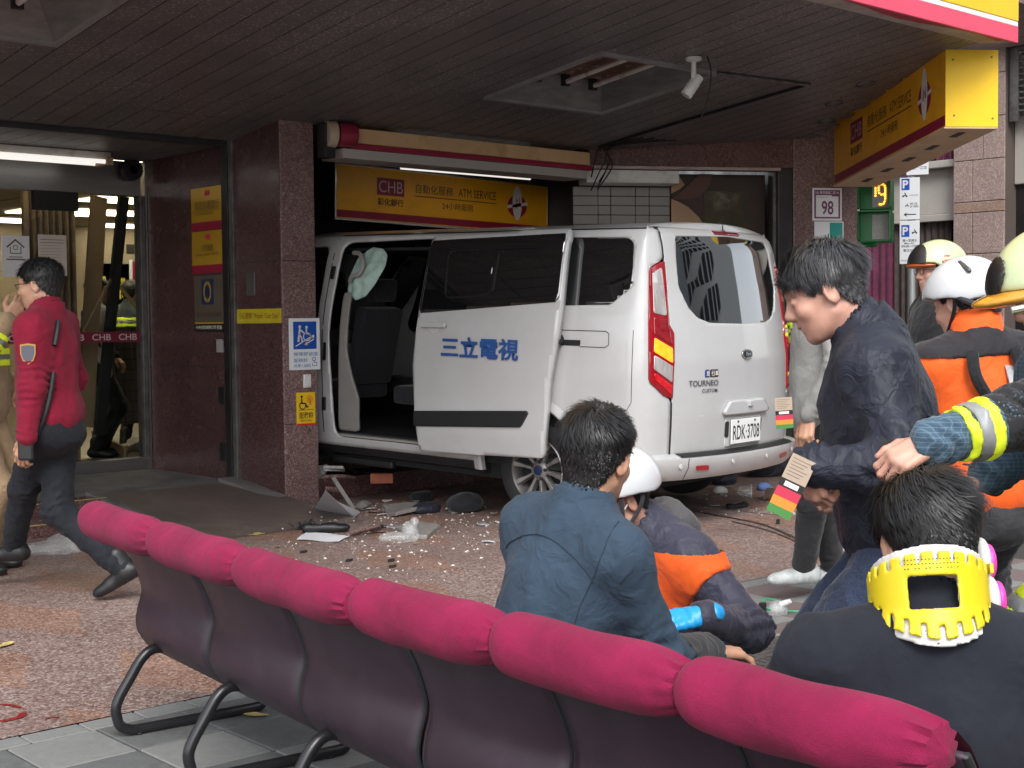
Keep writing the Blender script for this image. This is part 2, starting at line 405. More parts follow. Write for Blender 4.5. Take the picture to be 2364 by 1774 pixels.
# the pier is faced on its door side with two darker slabs
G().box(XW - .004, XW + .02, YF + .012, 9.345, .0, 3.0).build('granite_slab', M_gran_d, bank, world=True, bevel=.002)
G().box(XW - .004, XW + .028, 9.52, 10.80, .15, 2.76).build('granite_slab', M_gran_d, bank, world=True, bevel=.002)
M_gj = mat('granite_joint', (.02, .012, .012), .8)
for z_ in (1.83, .62): G().box(XW + .002, 5.903, YF - .0012, YF + .002, z_, z_ + .005).build('stone_joint', M_gj, bank, world=True)
G().box(XW - .0055, XW, YF + .03, 9.34, 1.83, 1.835).build('stone_joint', M_gj, bank, world=True)
G().box(XW - .0055, XW, 9.53, 10.79, 1.03, 1.035).build('stone_joint', M_gj, bank, world=True)
# shutter guide rail
G().box(XW - .03, XW + .02, 9.352, 9.412, .14, 2.80).build('shutter_rail', M_greymetal, bank, world=True, bevel=.004)
G().box(XW - .035, XW + .02, 9.422, 9.512, .14, 2.80).build('shutter_rail', M_dkmetal, bank, world=True, bevel=.004)
# platform, steps, ramp
g = G().add([(-3, 8.66, .08), (4.42, 8.66, .08), (4.42, 9.14, .08), (-3, 9.14, .08), (-3, 8.66, 0), (4.42, 8.66, 0), (4.42, 9.14, 0), (-3, 9.14, 0)],
            [(0, 1, 2, 3), (4, 5, 1, 0), (5, 6, 2, 1)])
g.build('entrance_step', M_gran, bank, world=True)
G().box(-3, 4.42, 9.14, 9.36, .0, .152).build('entrance_step', M_gran, bank, world=True, bevel=.004)
G().box(-3, XW, 9.361, 11.2, -.02, .150).build('entrance_platform', M_conc, bank, world=True)
for y, z in ((8.665, .0805), (9.145, .1525)):
    G().box(2.2, 4.40, y, y + .028, z, z + .003).build('step_nosing', mat('nosing_yellow', (.55, .40, .16), .6, dirt=(.2, .16, .1), ds=14), bank, world=True)
M_ramp = mat('ramp_stone', (.15, .115, .10), .6, var=.3, vs=3, bump=.35, bs=160, dirt=(.075, .06, .055), ds=1.6, dpos=(.4, .75))
g = G().add([(4.425, 9.36, .150), (XW, 9.36, .150), (XW, 7.75, .003), (4.38, 7.75, .003), (4.425, 9.36, -.02), (4.38, 7.75, -.02)], [(0, 3, 2, 1), (0, 4, 5, 3)])
g.build('ramp', M_ramp, bank, world=True)
G().add([(4.36, 9.40, .175), (4.43, 9.40, .175), (4.40, 8.30, .07), (4.33, 8.30, .07), (4.36, 9.40, 0), (4.43, 9.40, 0), (4.40, 8.30, 0), (4.33, 8.30, 0)],
        [(0, 1, 2, 3), (3, 2, 6, 7), (1, 0, 4, 5), (0, 3, 7, 4), (2, 1, 5, 6)]).build('ramp_curb', M_conc, bank, world=True)
G().add([(XW - .16, 9.42, .185), (XW - .005, 9.42, .185), (XW - .005, 8.72, .10), (XW - .12, 8.72, .085), (XW - .16, 9.42, 0), (XW - .005, 9.42, 0), (XW - .005, 8.72, 0), (XW - .12, 8.72, 0)],
        [(0, 3, 2, 1), (3, 7, 6, 2), (0, 4, 7, 3)]).build('ramp_curb', M_conc, bank, world=True)
# inner soffit of the recess
for k in range(11):
    x1 = XW - .03 - k * .177
    G().box(x1 - .170, x1, 9.53, 10.78, 2.740, 2.752).build('soffit_plank', M_soffit, bank, world=True)
G().box(-3, XW, 9.515, 10.9, 2.753, 2.80).build('soffit_backing', M_blackm, bank, world=True)
G().box(-3, XW - .035, 9.425, 9.51, 2.735, 2.83).build('shutter_box_edge', M_dkmetal, bank, world=True, bevel=.004)
G().box(-3, XW - .03, 9.36, 9.42, 2.775, 2.83).build('shutter_rail', M_greymetal, bank, world=True, bevel=.004)
# entrance glazing: stainless header, frame, threshold
G().box(-3, 5.56, 10.80, 10.9, 2.452, 2.738).build('door_header', M_steel, bank, world=True, bevel=.004)
G().box(5.545, 5.585, 10.78, 10.9, .25, 2.452).build('door_frame', M_greymetal, bank, world=True, bevel=.004)
G().box(5.587, 5.60, 10.765, 10.9, .15, 2.74).build('door_frame', M_steel, bank, world=True)
G().box(-3, 5.586, 10.78, 10.9, .151, .25).build('threshold', M_steel, bank, world=True, bevel=.004)
G().box(4.63, 5.005, 10.79, 10.84, 2.30, 2.45).build('door_closer_box', M_black, bank, world=True)
M_pane = mat('door_glass', (.80, .84, .82), .0, trans=1.0, ior=1.06, spec=.35)
G().box(4.06, 5.545, 10.835, 10.841, .25, 2.452).build('door_pane', M_pane, bank, world=True)
G().box(2.4, 4.05, 10.845, 10.851, .25, 2.452).build('door_pane', M_pane, bank, world=True)
# printed crimson band on the glass
bd = G().box(2.5, 5.56, 10.826, 10.829, 1.228, 1.315).build('glass_band', mat('crimson_film', (.16, .010, .03), .5), bank, world=True)
M_pinkw = mat('film_lettering', (.62, .50, .50), .5)
for k in range(9):
    text('CHB', M_pinkw, (5.43 - k * .235, 10.8255, 1.271), (1, 0, 0), (0, 0, 1), w=.165, h=.052, parent=bank, bold=.012)
# loudspeaker in the corner of the header
sp = thing('wall_speaker', 'round black loudspeaker in the corner of the steel door header', 'speaker', (5.45, 10.75, 2.66))
G().lathe([(.02, .05), (.085, .05), (.09, .03), (.09, -.02), (.07, -.035), (.03, -.015)], (5.45, 10.74, 2.66), (0, -1, 0)).build('speaker_cone', M_black, sp, world=True, smooth=True)
G().box(5.42, 5.48, 10.69, 10.80, 2.63, 2.69).build('speaker_bracket', M_black, sp, world=True)
G().lathe([(.022, 0), (.02, .012), (.008, .018)], (5.45, 10.75, 2.66), (0, -1, 0)).build('dust_cap', mat('speaker_cap', (.12, .12, .13), .35), sp, world=True, smooth=True)
# fluorescent fitting under the recess soffit
M_tube = mat('fluorescent_tube', (.78, .78, .76), .3, emit=(1, .95, .88), estr=.35)
fl = thing('fluorescent_fitting', 'twin tube fluorescent fitting hanging under the entrance soffit', 'ceiling light', (4.6, 10.35, 2.74))
M_lampw = mat('lamp_housing', (.50, .48, .45), .5, dirt=(.30, .22, .14), ds=9)
G().box(3.55, 5.06, 10.30, 10.40, 2.665, 2.735).build('lamp_housing', M_lampw, fl, world=True, bevel=.006)
for y in (10.27, 10.45):
    G().tube([(3.6, y, 2.655), (5.03, y, 2.655)], .017, 12).build('tube', M_tube, fl, world=True, smooth=True)
for x in (3.60, 5.02):
    G().box(x - .03, x + .03, 10.24, 10.48, 2.63, 2.69).build('lamp_socket', mat('aged_plastic', (.38, .27, .17), .6), fl, world=True, bevel=.006)

# ---- bay of the cash machines (the van stands in it)
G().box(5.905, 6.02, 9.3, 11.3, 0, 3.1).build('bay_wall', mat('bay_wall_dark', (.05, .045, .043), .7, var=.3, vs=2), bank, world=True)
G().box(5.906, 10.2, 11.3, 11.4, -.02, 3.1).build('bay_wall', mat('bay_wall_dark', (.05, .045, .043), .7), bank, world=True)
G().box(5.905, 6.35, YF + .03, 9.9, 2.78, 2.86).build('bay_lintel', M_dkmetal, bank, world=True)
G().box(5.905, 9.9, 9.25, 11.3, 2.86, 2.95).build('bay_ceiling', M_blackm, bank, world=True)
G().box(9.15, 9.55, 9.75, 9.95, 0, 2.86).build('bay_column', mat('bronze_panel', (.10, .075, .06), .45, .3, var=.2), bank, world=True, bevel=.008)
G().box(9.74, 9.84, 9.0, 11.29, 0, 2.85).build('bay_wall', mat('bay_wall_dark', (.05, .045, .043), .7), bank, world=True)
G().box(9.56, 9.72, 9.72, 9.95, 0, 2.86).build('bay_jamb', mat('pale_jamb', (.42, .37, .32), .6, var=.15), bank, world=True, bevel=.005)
# broken steps under the van: granite risers
G().box(5.906, 9.6, 9.02, 11.29, -.02, .150).build('bay_step', M_gran, bank, world=True, bevel=.004)
G().box(6.021, 9.6, 9.42, 11.28, .151, .29).build('bay_step', M_gran_d, bank, world=True, bevel=.004)

# ---- right-hand wall, turned towards the corner
A2 = Vector((8.80, 8.62, 0)); a2 = R(30); D2 = Vector((math.cos(a2), -math.sin(a2), 0)); N2 = Vector((-math.sin(a2), -math.cos(a2), 0)); ZZ = Vector((0, 0, 1))
def w2(name, m, s0, s1, z0, z1, n0, n1, **kw): return G().fbox(A2, D2, ZZ, -N2, s0, s1, z0, z1, n0, n1).build(name, m, bank, world=True, **kw)
w2('granite_lintel', M_gran, -.05, 1.868, 2.733, 3.5, 0, .35, bevel=.004)
w2('granite_corner_pier', M_gran_l, 1.870, 2.50, -.02, 3.6, -.006, .9, bevel=.006)
w2('lintel_trim', mat('pale_trim', (.42, .34, .32), .5, var=.2, vs=8), -.06, 1.74, 2.705, 2.731, -.03, .03, bevel=.003)
w2('door_jamb', M_dkmetal, 1.728, 1.867, 0, 2.732, .004, .25, bevel=.005)
w2('door_jamb', M_greymetal, 1.70, 1.726, 0, 2.70, .06, .1)
# side street flank of the building
Pc = A2 + D2 * 2.5
G().fbox(Pc, -N2, ZZ, D2, .0, 9, -.02, 3.6, -.4, -.004).build('flank_wall', M_gran_l, bank, world=True)
# bay behind: counter window with the round emblem film
w2('back_panel', mat('bay_back', (.07, .06, .055), .7), -.9, 1.75, 0, 2.75, 1.2, 1.25)
w2('window_frame', mat('bronze_frame', (.050, .030, .024), .4, var=.2), .80, 1.72, 1.0, 2.70, .30, .34)
w2('window_pane', mat('tinted_pane', (.075, .062, .035), .12, var=.35, vs=5, dirt=(.22, .20, .15), ds=5), 1.12, 1.545, 1.2, 2.545, .286, .298)
M_mirr = mat('bronze_film', (.42, .27, .16), .35, var=.15, vs=3)
P = [(.80, 2.70), (.86, 2.70), (.93, 2.60), (.88, 2.56), (.80, 2.52)]
G().prism(P, A2, D2, ZZ, -N2, .279, .284).build('film_shape', M_mirr, bank, world=True)
P = [(.80, 2.47), (.86, 2.45), (.96, 2.40), (1.06, 2.31), (1.14, 2.20), (1.20, 2.10), (1.20, 1.9), (.80, 1.9)]
G().prism(P, A2, D2, ZZ, -N2, .279, .284).build('film_shape', M_mirr, bank, world=True)
P = [(.80, 2.47), (.88, 2.46), (1.0, 2.47), (1.1, 2.51), (1.17, 2.60), (1.20, 2.70), (1.07, 2.70), (1.01, 2.64), (.93, 2.57), (.86, 2.51)]
G().prism(P, A2, D2, ZZ, -N2, .273, .278).build('film_shape', mat('film_brown', (.10, .045, .035), .4), bank, world=True)
# shutter housing and tiled wall under it
sh = w2('shutter_housing', M_white, -.07, .79, 2.585, 2.70, .02, .30, bevel=.01)
M_wt = mat('pale_wall_tile', (.30, .29, .275), .3, var=.08, vs=2); 
w2('tile_backing', mat('tile_grout', (.06, .05, .045), .9), -.12, .80, 1.2, 2.585, .33, .36)
for r_ in range(7):
    z1 = 2.575 - r_ * .085
    xs = [-.12, .115, .235, .47, .60, .80]
    for a, b in zip(xs[:-1], xs[1:]): w2('wall_tile', M_wt, a + .004, b - .004, z1 - .077, z1, .315, .329)

# ================================================================== canopy over the forecourt
MS = .1285
def zs(y): return 2.86 + MS * (YF - y)
canopy = thing('canopy', 'dark plank canopy over the forecourt with flaking speckled paint', 'canopy', (7, 7, 3.0))
PW = .177
X0 = 3.512 - PW * 14
def xright(y): return 9.14 + (y - 5.10) * (10.50 - 9.14) / (7.30 - 5.10) if y < 7.3 else 10.5 - (y - 7.3) * 1.12
def plank(x, ya, yb):
    w = PW - .010
    V = []
    for dz in (0, .012):
        for (xx, yy) in ((x, ya), (x + w, ya), (x + w, yb), (x, yb)): V.append((xx, yy, zs(yy) + dz))
    G().add(V, [(3, 2, 1, 0), (4, 5, 6, 7), (0, 1, 5, 4), (1, 2, 6, 5), (2, 3, 7, 6), (3, 0, 4, 7)]).build('soffit_plank', M_soffit, canopy, world=True)
holes = [(6.70, 7.86, 6.50, 7.62), (2.28, 3.44, 6.50, 7.68)]
k = 0; x = X0
while x < 10.6:
    y0, y1 = 5.16, 8.805
    if x + PW > 9.14:
        y0 = 5.10 + (x + PW - 9.14) * (7.30 - 5.10) / (10.50 - 9.14)
    if x + PW > 8.75: y1 = min(y1, 8.62 - (x + PW - 8.80) * math.tan(a2) + .05)
    segs = [(y0, y1)]
    for (hx0, hx1, hy0, hy1) in holes:
        if x + PW > hx0 + .01 and x < hx1 - .01: segs = [(y0, hy0), (hy1, y1)]
    for a, b in segs:
        if b - a > .05: plank(x, a, b)
    if x < 5.55: plank(x, 8.813, 9.355)
    x += PW
g = G()
yy = [5.15, 6.5, 7.3, 9.36]
for (xa, xb, ya, yb) in ((.8, 9.15, 5.12, 6.5), (.8, 2.28, 6.5, 7.68), (3.44, 6.70, 6.5, 7.62), (7.86, 9.9, 6.5, 7.62), (.8, 10.4, 7.68, 9.5)):
    g.add([(xa, ya, zs(ya) + .03), (xb, ya, zs(ya) + .03), (xb, yb, zs(yb) + .03), (xa, yb, zs(yb) + .03)], [(3, 2, 1, 0)])
g.build('soffit_backing', M_blackm, canopy, world=True)
# building mass above
G().box(.8, 11.6, 5.3, 14, 3.75, 7.5).build('upper_facade', M_gran_l, canopy, world=True)
G().add([(9.2, 5.3, 3.40), (11.6, 8.6, 3.40), (11.6, 5.6, 3.42)], [(0, 1, 2)])
# fascia along the street: white lip, pink and yellow faces
M_pink = mat('fascia_pink', (.78, .085, .15), .45, var=.06, vs=3, dirt=(.55, .05, .10), ds=5, dpos=(.55, .8))
M_yel2 = mat('fascia_yellow', (.90, .56, .02), .4, var=.05, vs=3)
M_lip = mat('soffit_lip', (.42, .36, .33), .6, var=.2, vs=5, dirt=(.26, .19, .15), ds=4)
fa = thing('fascia_sign', 'long yellow and pink fascia board along the canopy edge', 'sign', (7, 5.0, 3.3))
G().add([(.5, 5.00, 3.325), (9.40, 5.00, 3.325), (9.22, 5.17, 3.318), (.5, 5.17, 3.318), (.5, 5.00, 3.40), (9.40, 5.00, 3.40), (9.22, 5.17, 3.40), (.5, 5.17, 3.40)],
        [(3, 2, 1, 0), (4, 5, 6, 7), (0, 1, 5, 4), (1, 2, 6, 5), (2, 3, 7, 6)]).build('underside_lip', M_lip, fa, world=True)
G().box(.5, 9.40, 4.975, 4.998, 3.315, 3.43).build('pink_band', M_pink, fa, world=True, bevel=.004)
G().box(.5, 9.398, 4.978, 4.997, 3.432, 3.465).build('white_band', mat('fascia_white', (.82, .82, .80), .4), fa, world=True)
G().box(.5, 9.402, 4.974, 5.30, 3.467, 4.6).build('yellow_board', M_yel2, fa, world=True, bevel=.004)
# torn pink film hanging on the underside
g = G(); x = 6.0; pts = []
while x < 9.3:
    pts.append((x, 4.999)); x += .05
ed = [(p[0], 5.045 + .035 * math.sin(p[0] * 4.1) + .012 * rng.random()) for p in pts]
V = [(a, b, 3.3205) for a, b in pts] + [(a, b, 3.3195) for a, b in ed]; n_ = len(pts)
g.add(V, [(i, i + 1, n_ + i + 1, n_ + i) for i in range(n_ - 1)]).build('torn_film', mat('torn_film', (.42, .035, .08), .55, var=.2, vs=15), fa, world=True)
# recessed light troughs
def trough(name, label, hx0, hx1, hy0, hy1):
    t = thing(name, label, 'ceiling light', ((hx0 + hx1) / 2, (hy0 + hy1) / 2, zs((hy0 + hy1) / 2)), group=None)
    M_tr = mat('trough_grey', (.20, .195, .19), .5, .3, var=.25, vs=5, stretch=(1, 1, 4))
    d = .17; i_ = .15
    top = [(hx0 + i_, hy0 + i_), (hx1 - i_, hy0 + i_), (hx1 - i_, hy1 - i_), (hx0 + i_, hy1 - i_)]
    bot = [(hx0, hy0), (hx1, hy0), (hx1, hy1), (hx0, hy1)]
    V = [(a, b, zs(b) - .004) for a, b in bot] + [(a, b, zs(b) + d) for a, b in top]
    for q in range(4):
        r_ = (q + 1) % 4
        put('trough_side', [V[q], V[r_], V[4 + r_], V[4 + q]], [(0, 1, 2, 3)], M_tr, t, world=True)
    put('trough_back', V[4:], [(0, 1, 2, 3)], mat('rusty_panel', (.16, .075, .05), .7, var=.5, vs=9, dirt=(.38, .34, .31), ds=11, dpos=(.55, .65)), t, world=True)
    f = .035
    for (xa, xb, ya, yb) in ((hx0 - f, hx1 + f, hy0 - f, hy0), (hx0 - f, hx1 + f, hy1, hy1 + f), (hx0 - f, hx0, hy0, hy1), (hx1, hx1 + f, hy0, hy1)):
        V2 = [(p, q, zs(q) + dz) for dz in (-.022, .0) for p, q in ((xa, ya), (xb, ya), (xb, yb), (xa, yb))]
        put('trough_frame', V2, [(3, 2, 1, 0), (4, 5, 6, 7), (0, 1, 5, 4), (1, 2, 6, 5), (2, 3, 7, 6), (3, 0, 4, 7)], mat('trough_rim', (.30, .29, .285), .4, .3, var=.2, vs=6), t, world=True)
    for q in range(3):
        x_ = hx0 + i_ + .14 + q * (hx1 - hx0 - 2 * i_ - .28) / 2
        ya, yb = hy0 + i_ + .04, hy1 - i_ - .04
        G().tube([(x_, ya, zs(ya) + d - .055), (x_, yb, zs(yb) + d - .055)], .019, 10).build('tube', mat('dead_tube', (.62, .58, .55), .4, dirt=(.35, .2, .15), ds=12), t, world=True, smooth=True)
        for y_ in (ya, yb): G().box(x_ - .03, x_ + .03, y_ - .02, y_ + .02, zs(y_) + d - .085, zs(y_) + d - .002).build('lamp_socket', M_dkmetal, t, world=True)
    return t
trough('light_trough', 'square recessed light trough with three dead tubes and rusty back, above the van', *holes[0])
trough('light_trough', 'square recessed light trough with grey sides, above the entrance steps', *holes[1])
# cover strips, downlights
cs = thing('conduit', 'thin dark conduit running along the canopy soffit from the light trough', 'conduit', (8.3, 6.5, 3.1))
G().tube([(7.86, 6.46, zs(6.46) - .014), (8.86, 6.38, zs(6.38) - .014)], .013, 8).build('pipe', M_greymetal, cs, world=True, smooth=True)
G().tube([(8.84, 6.40, zs(6.4) - .012), (8.74, 7.9, zs(7.9) - .012), (8.72, 8.5, zs(8.5) - .014)], .011, 8).build('pipe', M_black, cs, world=True, smooth=True)
for (px_, py_) in ((1998, 193), (1925, 238), (1908, 279)):
    d = ray(px_, py_); n_ = Vector((0, MS, 1)); tt = (Vector((5.9, YF, 2.86)) - C0).dot(n_) / d.dot(n_); P = C0 + d * tt
    dl = thing('downlight', 'small round downlight set in the canopy soffit beside the yellow sign box', 'downlight', P, group='downlights in the canopy')
    G().lathe([(.075, -.012), (.075, .0), (.055, .004), (.05, .03)], P, n_, cap=False).build('bezel', M_greymetal, dl, world=True, smooth=True)
    G().lathe([(.0005, .015), (.05, .015)], P, n_, cap=False).build('lens', mat('downlight_lens', (.2, .2, .2), .3), dl, world=True)
# security camera
P = Vector((7.41, 6.30, zs(6.30)))
sc_ = thing('security_camera', 'white bullet security camera on a stalk under the canopy', 'camera', P)
G().lathe([(.055, .0), (.055, -.018), (.045, -.024), (.018, -.028), (.018, -.15)], P, (0, 0, 1)).build('mount', M_white, sc_, world=True, smooth=True)
dirc = (rt * .72 - up * -.75 + fw * -.25).normalized(); dirc = (-(rt * .55) - up * .8).normalized()
bc = P + Vector((0, 0, -.185))
G().lathe([(.014, -.075), (.032, -.07), (.035, -.045), (.035, .07), (.031, .08), (.02, .082)], bc, dirc, n=20).build('camera_body', M_white, sc_, world=True, smooth=True)
G().lathe([(.039, -.015), (.041, -.008), (.041, .095), (.039, .098)], bc + Vector((0, 0, .004)), dirc, n=20, cap=False).build('sun_shield', M_white, sc_, world=True, smooth=True)
G().lathe([(.0, .0), (.026, .0)], bc + dirc * .083, dirc, cap=False).build('lens', M_black, sc_, world=True)
G().tube(smooth_path([P + rt * .09 + up * .02, P + rt * .12 - up * .10, P + rt * .10 - up * .28, P + rt * .05 - up * .42], 6), .005, 6).build('cable', M_black, sc_, world=True)
# loose cables over the awning end
cb = thing('cable', 'bundle of loose black cables hanging between the soffit and the awning end', 'cable', (8.75, 8.5, 2.8))
for k in range(5):
    a = Vector((8.72 + .02 * k, 8.45 - .02 * k, zs(8.45) - .02)); e_ = Vector((8.74 + rng.uniform(-.05, .09), 8.60, 2.55 + rng.uniform(-.05, .1)))
    mid = (a + e_) / 2 + Vector((rng.uniform(-.06, .1), -.05, rng.uniform(-.03, .05)))
    G().tube(smooth_path([a + Vector((.1 * k, -.35, .05)), a, mid, e_], 6), .006, 6).build('wire', M_black, cb, world=True)
# awning box over the cash machine bay
aw = thing('awning_box', 'cream and crimson awning box above the cash machine bay', 'awning', (7.4, 8.65, 2.75))
M_cream = mat('awning_cream', (.66, .42, .22), .55, var=.1, vs=4, dirt=(.40, .25, .13), ds=5, dpos=(.55, .8))
G().box(6.19, 8.72, 8.60, 8.70, 2.725, 2.838).build('awning_cassette', M_cream, aw, world=True, bevel=.006)
G().box(6.16, 8.75, 8.59, 8.705, 2.682, 2.722).build('awning_valance', M_crimson, aw, world=True, bevel=.004)
G().box(6.10, 8.70, 8.62, 8.90, 2.61, 2.68).build('awning_underside', mat('awning_white', (.45, .42, .39), .6), aw, world=True)
G().box(5.93, 6.02, 8.60, 8.715, 2.60, 2.86).build('awning_bracket', M_dkmetal, aw, world=True, bevel=.005)
G().lathe([(.098, -.11), (.10, -.04)], (6.06, 8.60, 2.775), (1, -.25, 0), n=28).build('roller_rim', mat('roller_rim', (.45, .36, .27), .6), aw, world=True, smooth=True)
G().lathe([(.088, -.045), (.09, .07), (.082, .10), (.05, .112)], (6.08, 8.59, 2.775), (1, -.25, 0), n=28).build('roller_cap', mat('roller_cap', (.24, .014, .04), .4, var=.12), aw, world=True, smooth=True)
# fluorescent batten in front of the sign
fb = thing('batten_light', 'white fluorescent batten above the cash machine sign', 'ceiling light', (7.8, 9.2, 2.7))
G().box(6.98, 8.58, 9.15, 9.25, 2.665, 2.715).build('lamp_housing', M_white, fb, world=True, bevel=.008)
G().tube([(7.05, 9.14, 2.645), (8.50, 9.14, 2.645)], .016, 10).build('tube', M_tube, fb, world=True, smooth=True)
# ================================================================== drawing helpers for flat print
def onpl(x, y, P, n):
    d = ray(x, y); return C0 + d * ((Vector(P) - C0).dot(n) / d.dot(n))
def ribbon(g, pts, w, O, U, V, lift):
    O, U, V = Vector(O), Vector(U), Vector(V); N = U.cross(V).normalized()
    for (a, b), (c, d) in zip(pts[:-1], pts[1:]):
        dx, dy = c - a, d - b; L = math.hypot(dx, dy) or 1; ox, oy = -dy / L * w / 2, dx / L * w / 2; ex, ey = dx / L * w * .3, dy / L * w * .3
        q = [(a + ox - ex, b + oy - ey), (a - ox - ex, b - oy - ey), (c - ox + ex, d - oy + ey), (c + ox + ex, d + oy + ey)]
        g.add([O + U * x + V * y + N * lift for x, y in q], [(0, 1, 2, 3)])
def disc(g, cx, cy, r, O, U, V, lift, ry=None, r_in=0.0, n=20, a0=0, a1=360):
    O, U, V = Vector(O), Vector(U), Vector(V); N = U.cross(V).normalized(); ry = ry or r
    k = n + 1
    T = [R(a0 + (a1 - a0) * i / n) for i in range(k)]
    if r_in: P = [O + U * (cx + f * math.cos(t)) + V * (cy + f * ry / r * math.sin(t)) + N * lift for t in T for f in (r, r_in)]; F = [(2 * i, 2 * i + 2, 2 * i + 3, 2 * i + 1) for i in range(n)]
    else: P = [O + U * cx + V * cy + N * lift] + [O + U * (cx + r * math.cos(t)) + V * (cy + ry * math.sin(t)) + N * lift for t in T]; F = [(0, i, i + 1) for i in range(1, k)]
    g.add(P, F)
def panel(name, m, O, U, V, a0, a1, b0, b1, t0, t1, parent, **kw):
    U, V = Vector(U), Vector(V); N = U.cross(V).normalized()
    return G().fbox(O, U, V, N, a0, a1, b0, b1, t0, t1).build(name, m, parent, world=True, **kw)
def flat(name, m, poly, O, U, V, lift, parent):
    O, U, V = Vector(O), Vector(U), Vector(V); N = U.cross(V).normalized()
    return put(name, [O + U * a + V * b + N * lift for a, b in poly], [tuple(range(len(poly)))], m, parent, world=True)

M_logo_w = mat('print_white', (.78, .74, .70), .45)
M_purple = mat('print_purple', (.20, .045, .14), .5)
M_tealp = mat('print_teal', (.02, .32, .26), .5)
M_chr = mat('bright_trim', (.55, .54, .52), .25, .9)

def atm_face(t, O, U, V, L, Hh, flip=False):
    """printed face: logo tile, bank name, service lines, underline, round hand emblem"""
    panel('sign_face', M_yellow, O, U, V, 0, L, .0, Hh, -.012, 0, t)
    panel('crimson_band', M_crimson, O, U, V, .012, L - .012, .012, .012 + Hh * .135, 0, .002, t)
    P = lambda a, b: Vector(O) + Vector(U) * (a * L) + Vector(V) * (b * Hh)
    panel('logo_tile', M_crimson, O, U, V, .175 * L, .295 * L, .50 * Hh, .83 * Hh, 0, .002, t)
    text('CHB', M_pinkw, P(.235, .665), U, V, w=.105 * L, h=.22 * Hh, parent=t, depth=.004, bold=-.008)
    text('彰化銀行', M_dark, P(.235, .375), U, V, w=.115 * L, h=.145 * Hh, parent=t, bold=.018)
    text('自動化服務', M_dark, P(.435, .69), U, V, w=.175 * L, h=.175 * Hh, parent=t, bold=.0)
    text('ATM SERVICE', M_dark, P(.64, .69), U, V, w=.185 * L, h=.165 * Hh, parent=t, bold=.0)
    panel('underline', M_dark, O, U, V, .345 * L, .735 * L, .535 * Hh, .55 * Hh, 0, .002, t)
    text('24小時服務', M_dark, P(.545, .40), U, V, w=.15 * L, h=.14 * Hh, parent=t, bold=.0)
    g = G(); cx, cy = .84 * L, .55 * Hh
    disc(g, cx, cy - .01, .055 * L * .9, O, U, V, .002, ry=.23 * Hh); g.build('emblem', M_crimson, t, world=True)
    g = G(); disc(g, cx, cy + .02, .024 * L, O, U, V, .0035, ry=.36 * Hh)
    ribbon(g, [(cx - .047 * L, cy - .02), (cx + .05 * L, cy + .02)], .03, O, U, V, .0035); g.build('emblem_hand', M_logo_w, t, world=True)
    g = G(); ribbon(g, [(cx - .006 * L, cy - .03), (cx - .004 * L, cy + .06), (cx + .012 * L, cy - .01), (cx + .012 * L, cy + .07)], .008, O, U, V, .005); g.build('emblem_letter', M_crimson, t, world=True)

# sign over the cash machines, knocked slightly out of level
s1 = thing('atm_sign', 'yellow cash machine sign with crimson band inside the bay behind the van', 'sign', (6.78, 9.70, 2.25))
U1 = Vector((1, 0, -.022)).normalized(); V1 = Vector((.022, 0, 1)).normalized(); O1 = Vector((6.78, 9.70, 2.255))
atm_face(s1, O1, U1, V1, 2.46, .455)
panel('sign_box', M_dkmetal, O1, U1, V1, -.012, 2.472, -.012, .467, -.20, -.013, s1)
for (a0, a1, b0, b1) in ((-.016, 2.476, .452, .470), (-.016, 2.476, -.016, .004), (-.016, .004, .004, .452), (2.456, 2.476, .004, .452)):
    panel('sign_frame', M_chr, O1, U1, V1, a0, a1, b0, b1, -.012, .012, s1, bevel=.003)

# box sign at the corner of the canopy
Pn, Pf = Vector((9.09, 5.36, 0)), Vector((10.49, 7.29, 0)); dS = (Pn - Pf).normalized(); nS = dS.cross(ZZ)   # U runs far -> near, outward normal to the left
s2 = thing('corner_sign', 'yellow box sign hanging from the canopy corner with cream underside', 'sign', (9.8, 6.3, 2.7))
Ls = (Pn - Pf).length; zb, zt_ = 2.60, 3.06
O2 = Vector((Pf.x, Pf.y, 2.55)); rise = (2.74 - 2.55) / Ls
U2 = (dS + ZZ * rise).normalized(); V2 = ZZ
atm_face(s2, O2, U2, V2, Ls, .55)
nin = -(U2.cross(V2)).normalized()
def b2(name, m, a0, a1, v0, v1, w0, w1, **kw): return G().fbox(O2, U2, V2, nin, a0, a1, v0, v1, w0, w1).build(name, m, s2, world=True, **kw)
b2('box_back', M_yellow, .0, Ls - .004, .005, .548, .013, .385)
b2('box_end', M_yel2, Ls - .003, Ls + .004, .0, .552, -.004, .392, bevel=.002)
b2('box_underside', mat('cream_board', (.60, .43, .27), .6, var=.12, vs=4), .0, Ls, -.012, .0, -.012, .392)
for q in range(5):
    a = .25 + q * .46; b2('underside_slot', M_dark, a, a + .17, -.0145, -.0125, .15, .21)
for a, v in ((.05, .48), (.34, .50), (.06, .08), (.35, .06)):
    G().lathe([(.008, .0), (.007, .004)], O2 + U2 * (Ls + .004) + nin * a + V2 * v, U2, n=10).build('screw', M_greymetal, s2, world=True)

